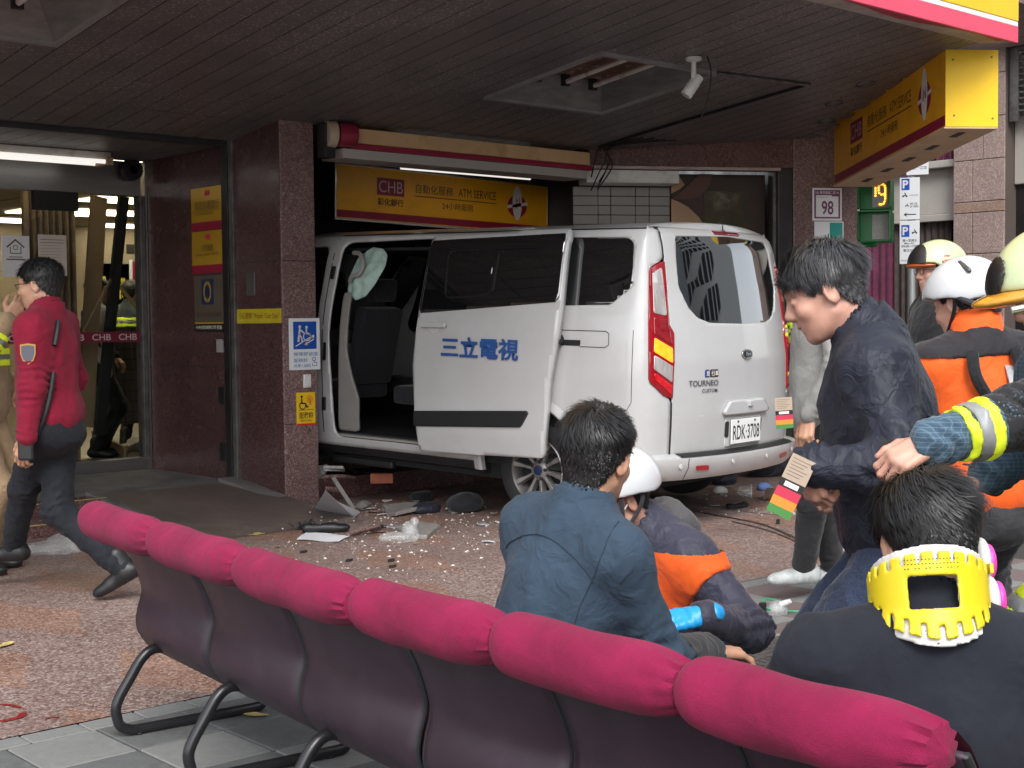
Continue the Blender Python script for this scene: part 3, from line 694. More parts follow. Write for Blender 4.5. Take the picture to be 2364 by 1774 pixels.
# signs on the recess side wall (facing the entrance)
UW, VW = Vector((0, -1, 0)), ZZ
XS = XW - .006
def wall_plate(name, label, y0, y1, z0, z1, m, cat='sign'):
    t = thing(name, label, cat, (XS, y0, z0)); O = Vector((XS, y0, z0))
    panel('plate', m, O, UW, VW, 0, y0 - y1, 0, z1 - z0, -.002, .004, t, bevel=.001); return t, O, y0 - y1, z1 - z0
M_gold = mat('gold_plate', (.62, .36, .03), .25, .3, var=.08, vs=2)
for (z0, z1, big, small, lab) in ((2.115, 2.452, '指定外匯銀行', 'AUTHORIZED FOREIGN\nEXCHANGE BANK', 'upper gold plate on the entrance side wall, with one big line of characters'),
                                  (1.775, 2.108, '外幣服務', 'Foreign Currency SERVICE', 'lower gold plate on the entrance side wall, below a similar plate')):
    t, O, w_, h_ = wall_plate('gold_plate', lab, 10.02, 9.53, z0, z1, M_gold)
    panel('crimson_band', M_crimson, O, UW, VW, 0, w_, .0, .065, .004, .0055, t)
    panel('logo_tile', mat('logo_red', (.55, .03, .07), .5), O, UW, VW, w_ * .45, w_ * .6, h_ * .80, h_ * .92, .004, .0055, t)
    text(big, M_dark, O + UW * (w_ * .5) + VW * (h_ * .60), UW, VW, w=w_ * (.78 if '匯' in big else .38), h=.06, parent=t, depth=.0055, bold=.0)
    text(small, M_dark, O + UW * (w_ * .5) + VW * (h_ * .44), UW, VW, w=w_ * .72, parent=t, depth=.0055)
t, O, w_, h_ = wall_plate('deposit_plate', 'grey deposit insurance plate with a blue and gold bell on the entrance side wall', 9.997, 9.552, 1.311, 1.755, mat('bronze_grey_plate', (.14, .115, .085), .4, .2, var=.1))
panel('emblem_tile', mat('deep_blue', (.012, .03, .10), .5), O, UW, VW, w_ * .26, w_ * .68, .215, .415, .004, .0055, t)
g = G(); disc(g, w_ * .47, .315, .062, O, UW, VW, .0065, ry=.085, r_in=.042); g.build('emblem_ring', M_gold, t, world=True)
g = G(); disc(g, w_ * .47, .325, .026, O, UW, VW, .007, ry=.045); ribbon(g, [(w_ * .47 - .035, .285), (w_ * .47 + .035, .285)], .02, O, UW, VW, .007); ribbon(g, [(w_ * .47, .23), (w_ * .47, .40)], .008, O, UW, VW, .0072); g.build('emblem_bell', mat('deep_blue', (.012, .03, .10), .5), t, world=True)
text('參加存款保險金融機構', mat('dull_red', (.11, .03, .03), .6), O + UW * (w_ * .5) + VW * .135, UW, VW, w=w_ * .85, parent=t, depth=.0055)
panel('lower_band', M_dark, O, UW, VW, 0, w_, 0, .062, .004, .0055, t)
panel('gold_line', M_gold, O, UW, VW, 0, w_, .062, .074, .004, .0055, t)
text('中央存款保險公司 敬製', M_logo_w, O + UW * (w_ * .5) + VW * .034, UW, VW, w=w_ * .9, h=.03, parent=t, depth=.0065, bold=.006)
tp = thing('warning_tape', 'yellow watch your step tape across the granite pier by the entrance', 'tape', (XS, 9.0, 1.42))
panel('tape', mat('tape_yellow', (.55, .44, .02), .45, var=.1), (XS, 9.352, 1.373), UW, VW, 0, .62, 0, .108, -.002, .0015, tp)
text('小心階梯 "Watch Your Step"', mat('tape_red', (.24, .02, .02), .5), (XS, 9.04, 1.427), UW, VW, w=.57, h=.06, parent=tp, depth=.0025, bold=.0)
def wall_box(name, label, y0, y1, z0, z1, m, d=.025, cat='switch'):
    o = G().box(XW - .004 - d, XW - .005, y1, y0, z0, z1).build(name, m, None, origin=(XW - .01, (y0 + y1) / 2, z0), bevel=.004); return tag(o, label, cat)
wall_box('key_switch', 'small steel key switch plate on the dark granite beside the shutter rail', 9.196, 9.073, 1.582, 1.763, M_greymetal, .015)
wall_box('socket_box', 'grey socket box low on the side wall under the deposit plate', 9.638, 9.556, 1.148, 1.252, mat('pale_grey_box', (.32, .31, .30), .5))
wall_box('door_stop', 'black and steel catch plate half way down the shutter rail', 9.614, 9.524, .744, .879, M_black, .03, 'latch')
wall_box('door_stop', 'black and steel catch plate near the floor beside the shutter rail', 9.614, 9.524, .300, .440, M_black, .03, 'latch')
# signs on the pale pier
YP = YF - .001
UX = Vector((1, 0, 0))
ac = thing('ramp_sign', 'white and blue wheelchair ramp sign on the granite pier', 'sign', (5.66, YP, 1.02)); O = Vector((5.657, YP, 1.022)); w_, h_ = .272, .385
panel('plate', mat('sign_white', (.80, .82, .84), .4), O, UX, ZZ, 0, w_, 0, h_, 0, .006, ac, bevel=.002)
panel('blue_field', M_blue, O, UX, ZZ, .035, .24, .155, .36, .006, .0075, ac)
g = G(); L_ = .0085
disc(g, .092, .322, .012, O, UX, ZZ, L_); disc(g, .152, .318, .011, O, UX, ZZ, L_)
ribbon(g, [(.092, .308), (.086, .265), (.078, .215)], .016, O, UX, ZZ, L_); ribbon(g, [(.09, .262), (.108, .238), (.112, .21)], .013, O, UX, ZZ, L_); ribbon(g, [(.094, .30), (.125, .278)], .011, O, UX, ZZ, L_)
ribbon(g, [(.150, .305), (.150, .272), (.178, .268), (.196, .24), (.215, .248)], .012, O, UX, ZZ, L_)
disc(g, .155, .248, .035, O, UX, ZZ, L_, r_in=.027, a0=120, a1=400)
ribbon(g, [(.055, .178), (.215, .258)], .008, O, UX, ZZ, L_); ribbon(g, [(.13, .185), (.215, .228)], .008, O, UX, ZZ, L_); ribbon(g, [(.150, .205), (.13, .185), (.158, .188)], .007, O, UX, ZZ, L_)
g.build('ramp_symbol', M_logo_w, ac, world=True)
M_blp = mat('print_blue_grey', (.10, .22, .42), .5)
for (s_, yy_, ww) in (('無障礙坡道', .118, .215), ('服務鈴', .072, .125), ('(有專人協助)', .030, .15)):
    text(s_, M_blp, O + UX * (.035 + ww / 2) + ZZ * yy_, UX, ZZ, w=ww, h=.03, parent=ac, depth=.0075, bold=.006)
g = G(); disc(g, .215, .078, .017, O, UX, ZZ, .0075, r_in=.011); ribbon(g, [(.20, .05), (.20, .03), (.24, .03), (.24, .052), (.215, .052), (.215, .075)], .005, O, UX, ZZ, .0075); g.build('bell_symbol', M_blp, ac, world=True)
o = G().box(5.772, 5.836, YP - .022, YP, .888, .988).build('bell_push', M_white, None, origin=(5.8, YP, .888), bevel=.006); tag(o, 'small white bell push on the granite pier between the two signs', 'switch')
sb = thing('service_bell_sign', 'small yellow service bell sign low on the granite pier', 'sign', (5.713, YP, .607)); O = Vector((5.713, YP, .607)); w_, h_ = .165, .246
panel('plate', mat('bell_yellow', (.86, .55, .02), .4), O, UX, ZZ, 0, w_, 0, h_, 0, .004, sb)
panel('red_line', mat('print_red', (.6, .03, .03), .5), O, UX, ZZ, 0, w_, 0, .014, .004, .005, sb)
g = G(); disc(g, .045, .215, .010, O, UX, ZZ, .0055); ribbon(g, [(.045, .20), (.046, .165), (.078, .163), (.09, .135), (.10, .14)], .011, O, UX, ZZ, .0055); disc(g, .052, .148, .03, O, UX, ZZ, .0055, r_in=.022, a0=110, a1=400)
ribbon(g, [(.02, .115), (.148, .115)], .004, O, UX, ZZ, .0055); g.build('wheelchair_symbol', M_dark, sb, world=True)
g = G(); disc(g, .115, .195, .028, O, UX, ZZ, .0055, r_in=.022); disc(g, .115, .195, .016, O, UX, ZZ, .0055, r_in=.011); ribbon(g, [(.115, .195), (.122, .155)], .016, O, UX, ZZ, .0058); g.build('hand_symbol', mat('print_orange', (.75, .18, .03), .5), sb, world=True)
text('服務鈴', M_dark, O + UX * .083 + ZZ * .075, UX, ZZ, w=.125, h=.05, parent=sb, depth=.0055, bold=.012)
text('SERVICE BELL', M_dark, O + UX * .083 + ZZ * .035, UX, ZZ, w=.10, h=.014, parent=sb, depth=.0055, bold=.006)
# house number
hn = thing('house_number', 'white and purple house number plate reading 98 on the corner pier', 'sign', A2 + D2 * 2.05 + ZZ * 2.26)
O = A2 + D2 * 2.052 + ZZ * 2.258 + N2 * .008
UN = D2
panel('plate', mat('sign_white', (.80, .82, .84), .4), O, UN, ZZ, 0, .29, 0, .297, 0, .004, hn, bevel=.003)
for (a0, a1, b0, b1) in ((.018, .272, .232, .28), (.018, .034, .02, .232), (.256, .272, .02, .232), (.034, .256, .02, .034), (.19, .256, .222, .232)):
    panel('purple_frame', M_purple, O, UN, ZZ, a0, a1, b0, b1, .004, .0055, hn)
text('100 南京東路二段 96', M_logo_w, O + UN * .145 + ZZ * .256, UN, ZZ, w=.23, h=.028, parent=hn, depth=.0065, bold=.008)
text('Sec.2,Nanjing E. Rd.', M_purple, O + UN * .095 + ZZ * .212, UN, ZZ, w=.11, parent=hn, depth=.0055, bold=.006)
text('98', M_purple, O + UN * .148 + ZZ * .118, UN, ZZ, w=.115, h=.125, parent=hn, depth=.0055, bold=.015)
gp = thing('green_plate', 'small teal and white plate under the house number', 'sign', A2 + D2 * 2.07 + ZZ * 2.1)
O = A2 + D2 * 2.072 + ZZ * 2.06 + N2 * .008
panel('plate', mat('sign_white', (.80, .82, .84), .4), O, UN, ZZ, 0, .288, 0, .192, 0, .004, gp, bevel=.003)
panel('teal_field', M_tealp, O, UN, ZZ, .15, .276, .02, .18, .004, .0055, gp)

# ================================================================== the side street
XR = 17.0
opp = thing('corner_building', 'pink granite building across the side street with grey panels and dark windows', 'building', (17.5, 10, 0))
M_pgr = granite('rough_pink_granite', (.27, .19, .165), (.36, .265, .235), (.46, .36, .33), 60, .8, .7)
M_pgr2 = granite('tan_granite', (.26, .17, .13), (.33, .225, .175), (.42, .31, .25), 60, .8, .6)
M_pan = mat('grey_panel', (.42, .39, .35), .6, var=.06, vs=1.2, dirt=(.30, .28, .25), ds=1.5)
M_win = mat('dark_window', (.018, .016, .016), .08, var=.3, vs=2)
# pier blocks
def pier(y0, y1, nm='granite_block'):
    G().box(XR + .01, XR + .6, y0 + .008, y1 - .008, -.02, 7).build('pier_core', mat('block_joint', (.10, .075, .065), .9), opp, world=True)
    z = -.02; rows = [.56] * 4 + [.51] + [.145] + [.55, .55, .55, .55, .55, .5]
    zc = 0.0; z = 0.0
    for i, h in enumerate([.55, .55, .55, .55, .545, .145, .55, .55, .56, .56, .56, .56]):
        m = M_pgr2 if i == 5 else M_pgr
        if i == 5: cuts = [y0, y1]
        else: cuts = [y0, y0 + (y1 - y0) * (.42 if i % 2 else .62), y1]
        for a, b in zip(cuts[:-1], cuts[1:]):
            G().box(XR - .012, XR + .02, a + .004, b - .004, z + .004, z + h - .004).build(nm, m, opp, world=True, bevel=.006, bseg=1)
        z += h
pier(9.17, 9.91); pier(13.2, 14.0); pier(4.6, 5.3)
G().box(XR + .25, XR + .6, 9.9, 13.3, 2.78, 3.40).build('grey_panel', M_pan, opp, world=True, bevel=.01)
G().box(XR + .10, XR + .6, 9.9, 13.3, 3.40, 3.50).build('grey_ledge', M_pan, opp, world=True, bevel=.01)
G().box(XR + .18, XR + .6, 9.9, 13.3, 2.68, 2.775).build('grey_ledge', M_pan, opp, world=True, bevel=.01)
G().box(XR + .34, XR + .6, 9.9, 13.3, 3.5, 5.2).build('upper_window', M_win, opp, world=True)
G().box(XR + .34, XR + .6, 9.9, 13.3, 0, 2.68).build('shop_window', M_win, opp, world=True)
M_cur = fabric('plum_curtain', (.13, .025, .06), .8, .3, fs=6)
def curtain(y0, y1, z0, z1, m, x, parent, n=14):
    V = []; k = 6
    for i in range(n * k + 1):
        y = y0 + (y1 - y0) * i / (n * k); dx = .02 * math.sin(2 * math.pi * i / k + .4 * math.sin(i * .7))
        V += [(x + dx, y, z0), (x + dx, y, z1)]
    put('curtain', V, [(2 * i, 2 * i + 2, 2 * i + 3, 2 * i + 1) for i in range(n * k)], m, parent, world=True, smooth=True)
curtain(11.0, 12.2, 0, 2.68, M_cur, XR + .29, opp, 10)
curtain(10.1, 11.0, 0, 2.68, mat('dark_drape', (.05, .035, .03), .7, var=.4, vs=8), XR + .28, opp, 9)
curtain(9.95, 10.35, 3.5, 4.4, M_cur, XR + .31, opp, 4)
G().box(XR + .24, XR + .6, 5.3, 9.17, 3.1, 3.98).build('pale_panel', M_pan, opp, world=True, bevel=.01)
G().box(XR + .3, XR + .6, 5.3, 9.17, 0, 3.1).build('shop_window', M_win, opp, world=True)
# louvred grille and the green band with its rosette border
G().box(XR + .05, XR + .12, 9.02, 9.14, 3.9, 4.85).build('louvre_frame', M_greymetal, opp, world=True)
G().box(XR + .05, XR + .12, 5.3, 9.02, 4.80, 4.86).build('louvre_frame', M_greymetal, opp, world=True)
G().box(XR + .3, XR + .5, 5.3, 9.02, 3.98, 4.80).build('louvre_back', M_blackm, opp, world=True)
for q in range(10):
    z = 4.02 + q * .079
    G().add([(XR + .06, 5.3, z), (XR + .06, 9.02, z), (XR + .16, 9.02, z + .05), (XR + .16, 5.3, z + .05), (XR + .06, 5.3, z + .012), (XR + .06, 9.02, z + .012), (XR + .16, 9.02, z + .062), (XR + .16, 5.3, z + .062)],
            [(3, 2, 1, 0), (4, 5, 6, 7), (0, 1, 5, 4), (2, 3, 7, 6)]).build('louvre_slat', M_greymetal, opp, world=True)
gb = thing('green_awning', 'lime green shop band with a rosette border above the louvres across the street', 'awning', (XR, 8, 4.8))
M_lime = mat('lime_band', (.40, .58, .10), .5, var=.05, vs=2)
G().box(XR - .25, XR + .2, 4.5, 9.35, 4.87, 4.93).build('brown_rail', mat('brown_rail', (.16, .10, .09), .6), gb, world=True)
G().box(XR - .27, XR + .2, 4.5, 9.36, 4.935, 5.18).build('pattern_band', mat('pattern_lime', (.52, .66, .16), .5), gb, world=True)
G().box(XR - .26, XR + .2, 4.5, 9.355, 5.185, 6.2).build('lime_board', M_lime, gb, world=True)
M_ros = mat('rosette_brown', (.15, .15, .03), .6)
for q in range(9):
    g = G(); y = 9.25 - q * .30
    OO, UU = Vector((XR - .272, y, 5.06)), Vector((0, -1, 0))
    disc(g, 0, 0, .07, OO, UU, ZZ, .001, r_in=.055); disc(g, 0, 0, .035, OO, UU, ZZ, .001, r_in=.02)
    for a in range(8): disc(g, .045 * math.cos(a * .785), .045 * math.sin(a * .785), .013, OO, UU, ZZ, .001, r_in=.008, n=10)
    for sg in (-1, 1):
        ribbon(g, [(.085, sg * .02), (.11, sg * .05), (.15, sg * .03), (.19, sg * .05), (.215, sg * .02)], .010, OO, UU, ZZ, .001); disc(g, .15, sg * .06, .018, OO, UU, ZZ, .001, r_in=.01, n=10)
    ribbon(g, [(.10, -.04), (.20, .04)], .009, OO, UU, ZZ, .001); ribbon(g, [(.10, .04), (.20, -.04)], .009, OO, UU, ZZ, .001)
    g.build('rosette', M_ros, gb, world=True)
# cross street kerb and far pavement
kerb = kind(G().box(15.2, 40, 2, 40, -.02, .10).build('far_pavement', M_tile_g, bevel=.02))
# pedestrian signal
M_sgreen = mat('signal_green', (.010, .16, .045), .35, var=.12, dirt=(.02, .10, .03), ds=6)
P = ond(2022, 490, 13.0)
ps = thing('pedestrian_signal', 'green two-part pedestrian signal showing 19 in amber on a corner post', 'traffic signal', (P.x, P.y, 0))
US = (r0 * .93 + f0 * -.36).normalized(); FS = US.cross(ZZ).normalized()    # FS points away from the dials
if FS.dot(f0) < 0: FS = -FS
for k, zc in enumerate((2.515, 2.215)):
    c = Vector((P.x, P.y, zc))
    def bb(name, m, a0, a1, b0, b1, w0, w1, **kw): return G().fbox(c, US, ZZ, FS, a0, a1, b0, b1, w0, w1).build(name, m, ps, world=True, **kw)
    bb('signal_case', M_sgreen, -.15, .15, -.145, .145, -.02, .18, bevel=.015)
    bb('dial', mat('dial_grey', (.36, .37, .37), .6, var=.2, vs=60), -.03, .12, -.115, .115, -.026, -.0205)
    for nm, (a0, a1, b0, b1) in dict(t=(-.15, .15, .135, .147), r=(.138, .15, -.12, .135), l=(-.15, -.138, -.12, .135)).items():
        bb('signal_hood', M_sgreen, a0, a1, b0, b1, -.17, -.021)
    for b_ in (-.10, .10): G().tube([c + US * -.165 + ZZ * (b_ - .03) - FS * .0, c + US * -.165 + ZZ * (b_ + .03)], .012, 8).build('hinge', M_sgreen, ps, world=True)
M_amber = mat('amber_led', (.9, .45, .05), .4, emit=(1, .36, .03), estr=2.2)
g = G(); c = Vector((P.x, P.y, 2.515))
seg = [(0, .085), (.02, .095), (.04, .095), (.055, .08), (.06, .06), (.06, .04), (.06, .02), (.045, .0), (.025, .0), (.005, .015), (0, .04), (0, .062), (.06, 0), (.06, -.02), (.06, -.04), (.055, -.065), (.045, -.085), (.025, -.092), (.01, -.09)]
for a, b in seg + [(-.028, .08 - .022 * q) for q in range(5)]:
    disc(g, .028 + a, b, .0085, c - FS * .03, US, ZZ, .0015, n=8)
g.build('countdown_digits', M_amber, ps, world=True)
G().tube([(P.x, P.y, 2.08), (P.x, P.y, 2.05), tuple(Vector((P.x, P.y, 2.05)) - US * .30 + FS * .1)], .022, 8).build('signal_arm', M_sgreen, ps, world=True, smooth=True)
pp = Vector((P.x, P.y, 0)) - US * .30 + FS * .1
G().tube([(pp.x, pp.y, 0), (pp.x, pp.y, 2.75)], .05, 12).build('signal_post', M_sgreen, ps, world=True, smooth=True)
# parking sign post
P = ond(2105, 515, 17.0)
pk = thing('parking_sign', 'grey post carrying two white parking plates and a bus stop plate', 'sign', (P.x, P.y, 0))
UP = US; NP = -FS
G().tube([(P.x, P.y, 0), (P.x, P.y, 3.4)], .045, 12).build('post', mat('galvanised', (.42, .43, .43), .45, .4), pk, world=True, smooth=True)
M_sw = mat('sign_white', (.80, .82, .84), .4)
c = Vector((P.x, P.y, 0)) - FS * .06 - UP * .02
def pl(z0, z1, w_): return panel('plate', M_sw, c - UP * (w_ / 2) + ZZ * z0, UP, ZZ, 0, w_, 0, z1 - z0, -.004, .0, pk, bevel=.003)
pl(2.56, 3.07, .235); pl(2.02, 2.545, .235)
for z0, tx in ((2.56, None), (2.02, 'b')):
    O = c - UP * .1175 + ZZ * z0
    panel('blue_field', M_blue, O, UP, ZZ, .02, .115, .36 if not tx else .33, .50 if not tx else .475, .0, .0015, pk)
    text('P', M_logo_w, O + UP * .067 + ZZ * (.43 if not tx else .402), UP, ZZ, h=.10, parent=pk, depth=.003, bold=.03)
    def moto(ax, ay, s_):
        g = G(); disc(g, ax - .022 * s_, ay, .011 * s_, O, UP, ZZ, .0015, n=10); disc(g, ax + .022 * s_, ay, .011 * s_, O, UP, ZZ, .0015, n=10); ribbon(g, [(ax - .022 * s_, ay + .006 * s_), (ax + .012 * s_, ay + .012 * s_), (ax, ay + .04 * s_)], .012 * s_, O, UP, ZZ, .0015); g.build('motorcycle_symbol', M_dark, pk, world=True)
    if not tx:
        moto(.06, .285, 1); text('07:00-20:00', M_dark, O + UP * .165 + ZZ * .295, UP, ZZ, w=.10, parent=pk, depth=.0015)
        moto(.085, .165, .7); text('0800-1700\n週一至週五', M_dark, O + UP * .17 + ZZ * .175, UP, ZZ, w=.10, h=.06, parent=pk, depth=.0015)
        g = G(); ribbon(g, [(.06, .062), (.19, .062)], .012, O, UP, ZZ, .0015); ribbon(g, [(.08, .08), (.052, .062), (.08, .044)], .009, O, UP, ZZ, .0015); g.build('arrow', M_dark, pk, world=True)
    else:
        moto(.175, .375, 1)
        for s_, z_, w_ in (('週一至週五', .285, .17), ('Mon.-Fri.', .25, .12), ('09:00-17:00', .215, .19), ('每次20元', .165, .15), ('2726-9600', .04, .12)):
            text(s_, M_dark, O + UP * .118 + ZZ * z_, UP, ZZ, w=w_, parent=pk, depth=.0015, bold=.008)
        text('PM', M_dark, O + UP * .035 + ZZ * .04, UP, ZZ, w=.03, parent=pk, depth=.0015)
O = c - UP * .04 + ZZ * 3.10
panel('plate', M_sw, O, UP, ZZ, 0, .26, 0, .32, -.004, 0, pk, bevel=.003)
panel('blue_field', M_blue, O, UP, ZZ, .17, .25, .235, .31, 0, .0015, pk)
text('中興啦啦隊', M_dark, O + UP * .135 + ZZ * .185, UP, ZZ, w=.22, h=.05, parent=pk, depth=.0015, bold=.008)
text('南京一江站', mat('print_green', (.03, .16, .11), .5), O + UP * .135 + ZZ * .085, UP, ZZ, w=.21, h=.042, parent=pk, depth=.0015, bold=.008)

# ================================================================== inside the bank
bi = thing('bank_hall', 'bank hall behind the entrance glass with lit ceiling panels', 'interior', (3, 13, .15))
M_iw = mat('hall_wall', (.30, .24, .17), .7, var=.15, vs=1)
M_cl = mat('hall_ceiling', (.34, .29, .22), .7, var=.08)
G().box(-3, 16, 25.9, 26.0, 0, 3.0).build('hall_wall', M_iw, bi, world=True)
G().box(-3.1, -3.0, 10.9, 26.0, 0, 3.0).build('hall_wall', M_iw, bi, world=True)
G().box(15.9, 16.0, 14.0, 26.0, 0, 3.0).build('hall_wall', M_iw, bi, world=True)
G().box(-3, 15.9, 10.91, 25.9, -.02, .149).build('hall_floor', mat('hall_floor', (.16, .13, .10), .3, var=.2, vs=2), bi, world=True)
G().box(-3, 15.9, 10.91, 25.9, 2.95, 3.0).build('hall_ceiling', M_cl, bi, world=True)
for i in range(18):
    G().box(-2.5 + i * .95, -2.485 + i * .95, 10.95, 25.9, 2.943, 2.949).build('ceiling_runner', mat('runner_dark', (.10, .08, .06), .6), bi, world=True)
M_lit = mat('lit_panel', (1, .95, .8), .5, emit=(1, .88, .62), estr=2.6)
for (px_, py_) in ((207, 490), (255, 491), (247, 536), (305, 464), (40, 510), (310, 523), (130, 491), (150, 380), (300, 380), (60, 300), (330, 300), (420, 420)):  # the last points are unseen panels, added to light the near hall
    Q = onz(px_, py_, 2.94)
    if Q.y > 25: continue
    o = G().box(Q.x - .6, Q.x + .6, Q.y - .3, Q.y + .3, 2.925, 2.942).build('ceiling_panel', M_lit, None, origin=Q); tag(o, 'lit rectangular ceiling panel inside the bank hall, nearer ones added unseen', 'ceiling light', 'lit ceiling panels in the bank hall')
# curtains and leaning boards just behind the glass
M_dr = fabric('brown_drape', (.15, .10, .065), .8, .3, fs=7)
def drape(x0, x1, y, z0, z1, m, parent, n=10, lean=0):
    V = []; k = 6
    for i in range(n * k + 1):
        x = x0 + (x1 - x0) * i / (n * k); dy = .03 * math.sin(2 * math.pi * i / k + .5 * math.sin(i * .9))
        V += [(x, y + dy, z0), (x + lean, y + dy, z1)]
    return put('drape', V, [(2 * i, 2 * i + 2, 2 * i + 3, 2 * i + 1) for i in range(n * k)], m, parent, world=True, smooth=True)
dr = thing('drape', 'long brown drapes hanging behind the entrance glass', 'curtain', (5, 11.3, .2))
drape(4.72, 5.18, 11.25, .2, 2.9, M_dr, dr, 8); drape(3.6, 4.3, 11.6, .2, 2.9, M_dr, dr, 8)
bdm = mat('tan_board', (.25, .17, .10), .6, var=.2, vs=2)
def leaner(name, label, pa, pb, w_, d_, m, cat):
    a, b = Vector(pa), Vector(pb); ax = (b - a); L_ = ax.length; ax.normalize(); sd_ = Vector((ax.z, 0, -ax.x)).normalized(); n_ = ax.cross(sd_)
    o = G().fbox(a, sd_, n_, ax, -w_ / 2, w_ / 2, -d_ / 2, d_ / 2, 0, L_).build(name, m, None, origin=a); return tag(o, label, cat)
leaner('leaning_board', 'tan board leaning behind the entrance glass', onY(195, 985, 11.2), onY(228, 455, 11.5), .15, .03, bdm, 'board')
leaner('leaning_post', 'black metal post fallen aslant behind the entrance glass', onY(228, 1005, 11.1), onY(285, 455, 11.1), .085, .05, M_black, 'post')
leaner('leaning_strip', 'thin timber strip leaning behind the entrance glass', onY(195, 765, 11.05), onY(256, 645, 11.05), .022, .012, bdm, 'strip')
leaner('leaning_strip', 'yellow timber strip propped in front of the firefighter inside the bank', onY(316, 713, 11.6), onY(276, 660, 11.6), .03, .015, mat('strip_yellow', (.42, .33, .12), .6), 'strip')
# mesh partition
mp = thing('mesh_partition', 'wire mesh partition standing inside the bank hall', 'partition', (6.0, 12.8, .15))
ym = 12.6; x0_, x1_ = 5.75, 6.45
for k in range(9): G().tube([(x0_ + k * (x1_ - x0_) / 8, ym, .4), (x0_ + k * (x1_ - x0_) / 8, ym, 1.35)], .006, 6).build('wire', M_dkmetal, mp, world=True)
for k in range(10): G().tube([(x0_, ym, .42 + k * .102), (x1_, ym, .42 + k * .102)], .006, 6).build('wire', M_dkmetal, mp, world=True)
G().box(x0_, x1_, ym + .02, ym + .03, .4, 1.35).build('mesh_backing', mat('grey_backing', (.12, .10, .09), .7), mp, world=True)
# poster wall
Yp = 21.0
O = onY(255, 715, Yp)
po = thing('hall_banner', 'green banner with yellow characters on the far wall of the bank hall', 'banner', (O.x, Yp, 1.5))
q0, q1 = onY(205, 720, Yp), onY(302, 610, Yp)
panel('banner_sheet', mat('banner_green', (.10, .16, .08), .6), (q0.x, Yp, q0.z), UX, ZZ, 0, q1.x - q0.x, 0, q1.z - q0.z, -.01, 0, po)
text('甲 流', mat('banner_yellow', (.70, .55, .08), .6), Vector(((q0.x + q1.x) / 2, Yp, (q0.z + q1.z) / 2)), UX, ZZ, w=(q1.x - q0.x) * .72, h=.42, parent=po, depth=.004, bold=.02)
for nm, (xa, ya, xb, yb), m in (('pale_notice', (300, 720, 305, 600), M_paper), ('red_notice', (307, 720, 318, 605), M_crimson), ('wall_clock_board', (292, 585, 309, 565), M_dark)):
    a, b = onY(xa, ya, Yp), onY(xb, yb, Yp)
    o = G().box(a.x, b.x, Yp - .015, Yp - .005, a.z, b.z).build(nm, m, None, origin=(a.x, Yp, a.z)); tag(o, {'pale_notice': 'narrow pale notice beside the green banner in the hall', 'red_notice': 'red notice on the far hall wall', 'wall_clock_board': 'small dark board above the banner in the hall'}[nm], 'notice')
G().box(-3, 15.9, Yp, Yp + .1, 0, 2.94).build('hall_partition', M_iw, bi, world=True)
# papers taped on the glass
for (xa, za, xb, zb_, lab, lines) in ((4.672, 2.104, 4.91, 1.775, 'cream typed notice taped on the entrance glass', 1), (4.374, 2.087, 4.60, 1.763, 'white notice with a house drawing taped on the entrance glass', 0)):
    t = thing('glass_notice', lab, 'notice', (xa, 10.82, zb_)); O = Vector((xa, 10.828, zb_)); w_, h_ = xb - xa, za - zb_
    panel('sheet', M_paper if not lines else mat('cream_sheet', (.62, .56, .50), .8), O, UX, ZZ, 0, w_, 0, h_, -.001, .001, t)
    g = G()
    if lines:
        for r_ in range(11): ribbon(g, [(.02, h_ * .88 - r_ * .024), (w_ * (.9 if r_ < 2 else .8), h_ * .88 - r_ * .024)], .005 if r_ < 2 else .002, O, UX, ZZ, .002)
    else:
        ribbon(g, [(.045, h_ * .72), (w_ / 2, h_ * .9), (w_ - .045, h_ * .72)], .012, O, UX, ZZ, .002); ribbon(g, [(.07, h_ * .72), (.07, h_ * .57), (w_ - .07, h_ * .57), (w_ - .07, h_ * .72)], .007, O, UX, ZZ, .002); disc(g, w_ / 2, h_ * .71, .02, O, UX, ZZ, .002, r_in=.014)
        ribbon(g, [(.06, h_ * .48), (w_ - .06, h_ * .48)], .006, O, UX, ZZ, .002); ribbon(g, [(.04, h_ * .42), (w_ - .04, h_ * .42)], .01, O, UX, ZZ, .002)
    g.build('print', mat('faded_print', (.10, .07, .07), .7), t, world=True)
# rubble seen through the glass
M_rub = mat('plaster_rubble', (.36, .33, .29), .9, var=.3, vs=8, bump=.5, bs=60)
def rock(name, label, c, s, m, seed, group=None, cat='debris'):
    r_ = np.random.RandomState(seed); P = r_.normal(size=(26, 3)); P /= np.linalg.norm(P, axis=1)[:, None]; P *= (1 - .35 * r_.rand(26, 1)); P *= np.array(s)[None]
    import bmesh
    bm = bmesh.new(); [bm.verts.new(p) for p in P]; bmesh.ops.convex_hull(bm, input=bm.verts)
    me = bpy.data.meshes.new(name); bm.verts.ensure_lookup_table()
    bmesh.ops.delete(bm, geom=[v for v in bm.verts if not v.link_faces], context='VERTS'); bm.to_mesh(me); bm.free(); me.materials.append(m)
    o = bpy.data.objects.new(name, me); COL.objects.link(o); o.location = Vector(c) + Vector((0, 0, s[2] * .8)); return tag(o, label, cat, group)
for k, (px_, py_, s) in enumerate(((300, 990, .28), (312, 1010, .20), (262, 1025, .16), (290, 1040, .20), (230, 1040, .12), (318, 1040, .15), (250, 1000, .12))):
    Q = onz(px_, py_, .15); rock('rubble_chunk', 'chunk of broken plaster lying inside behind the entrance glass', (Q.x, min(Q.y, 12.2), .15), (s, s * .8, s * .55), M_rub, k + 3, 'rubble behind the glass')
leaner('fallen_plank', 'pale plank lying on the floor behind the entrance glass', onz(215, 1005, .25), onz(290, 1045, .22), .09, .03, bdm, 'plank')
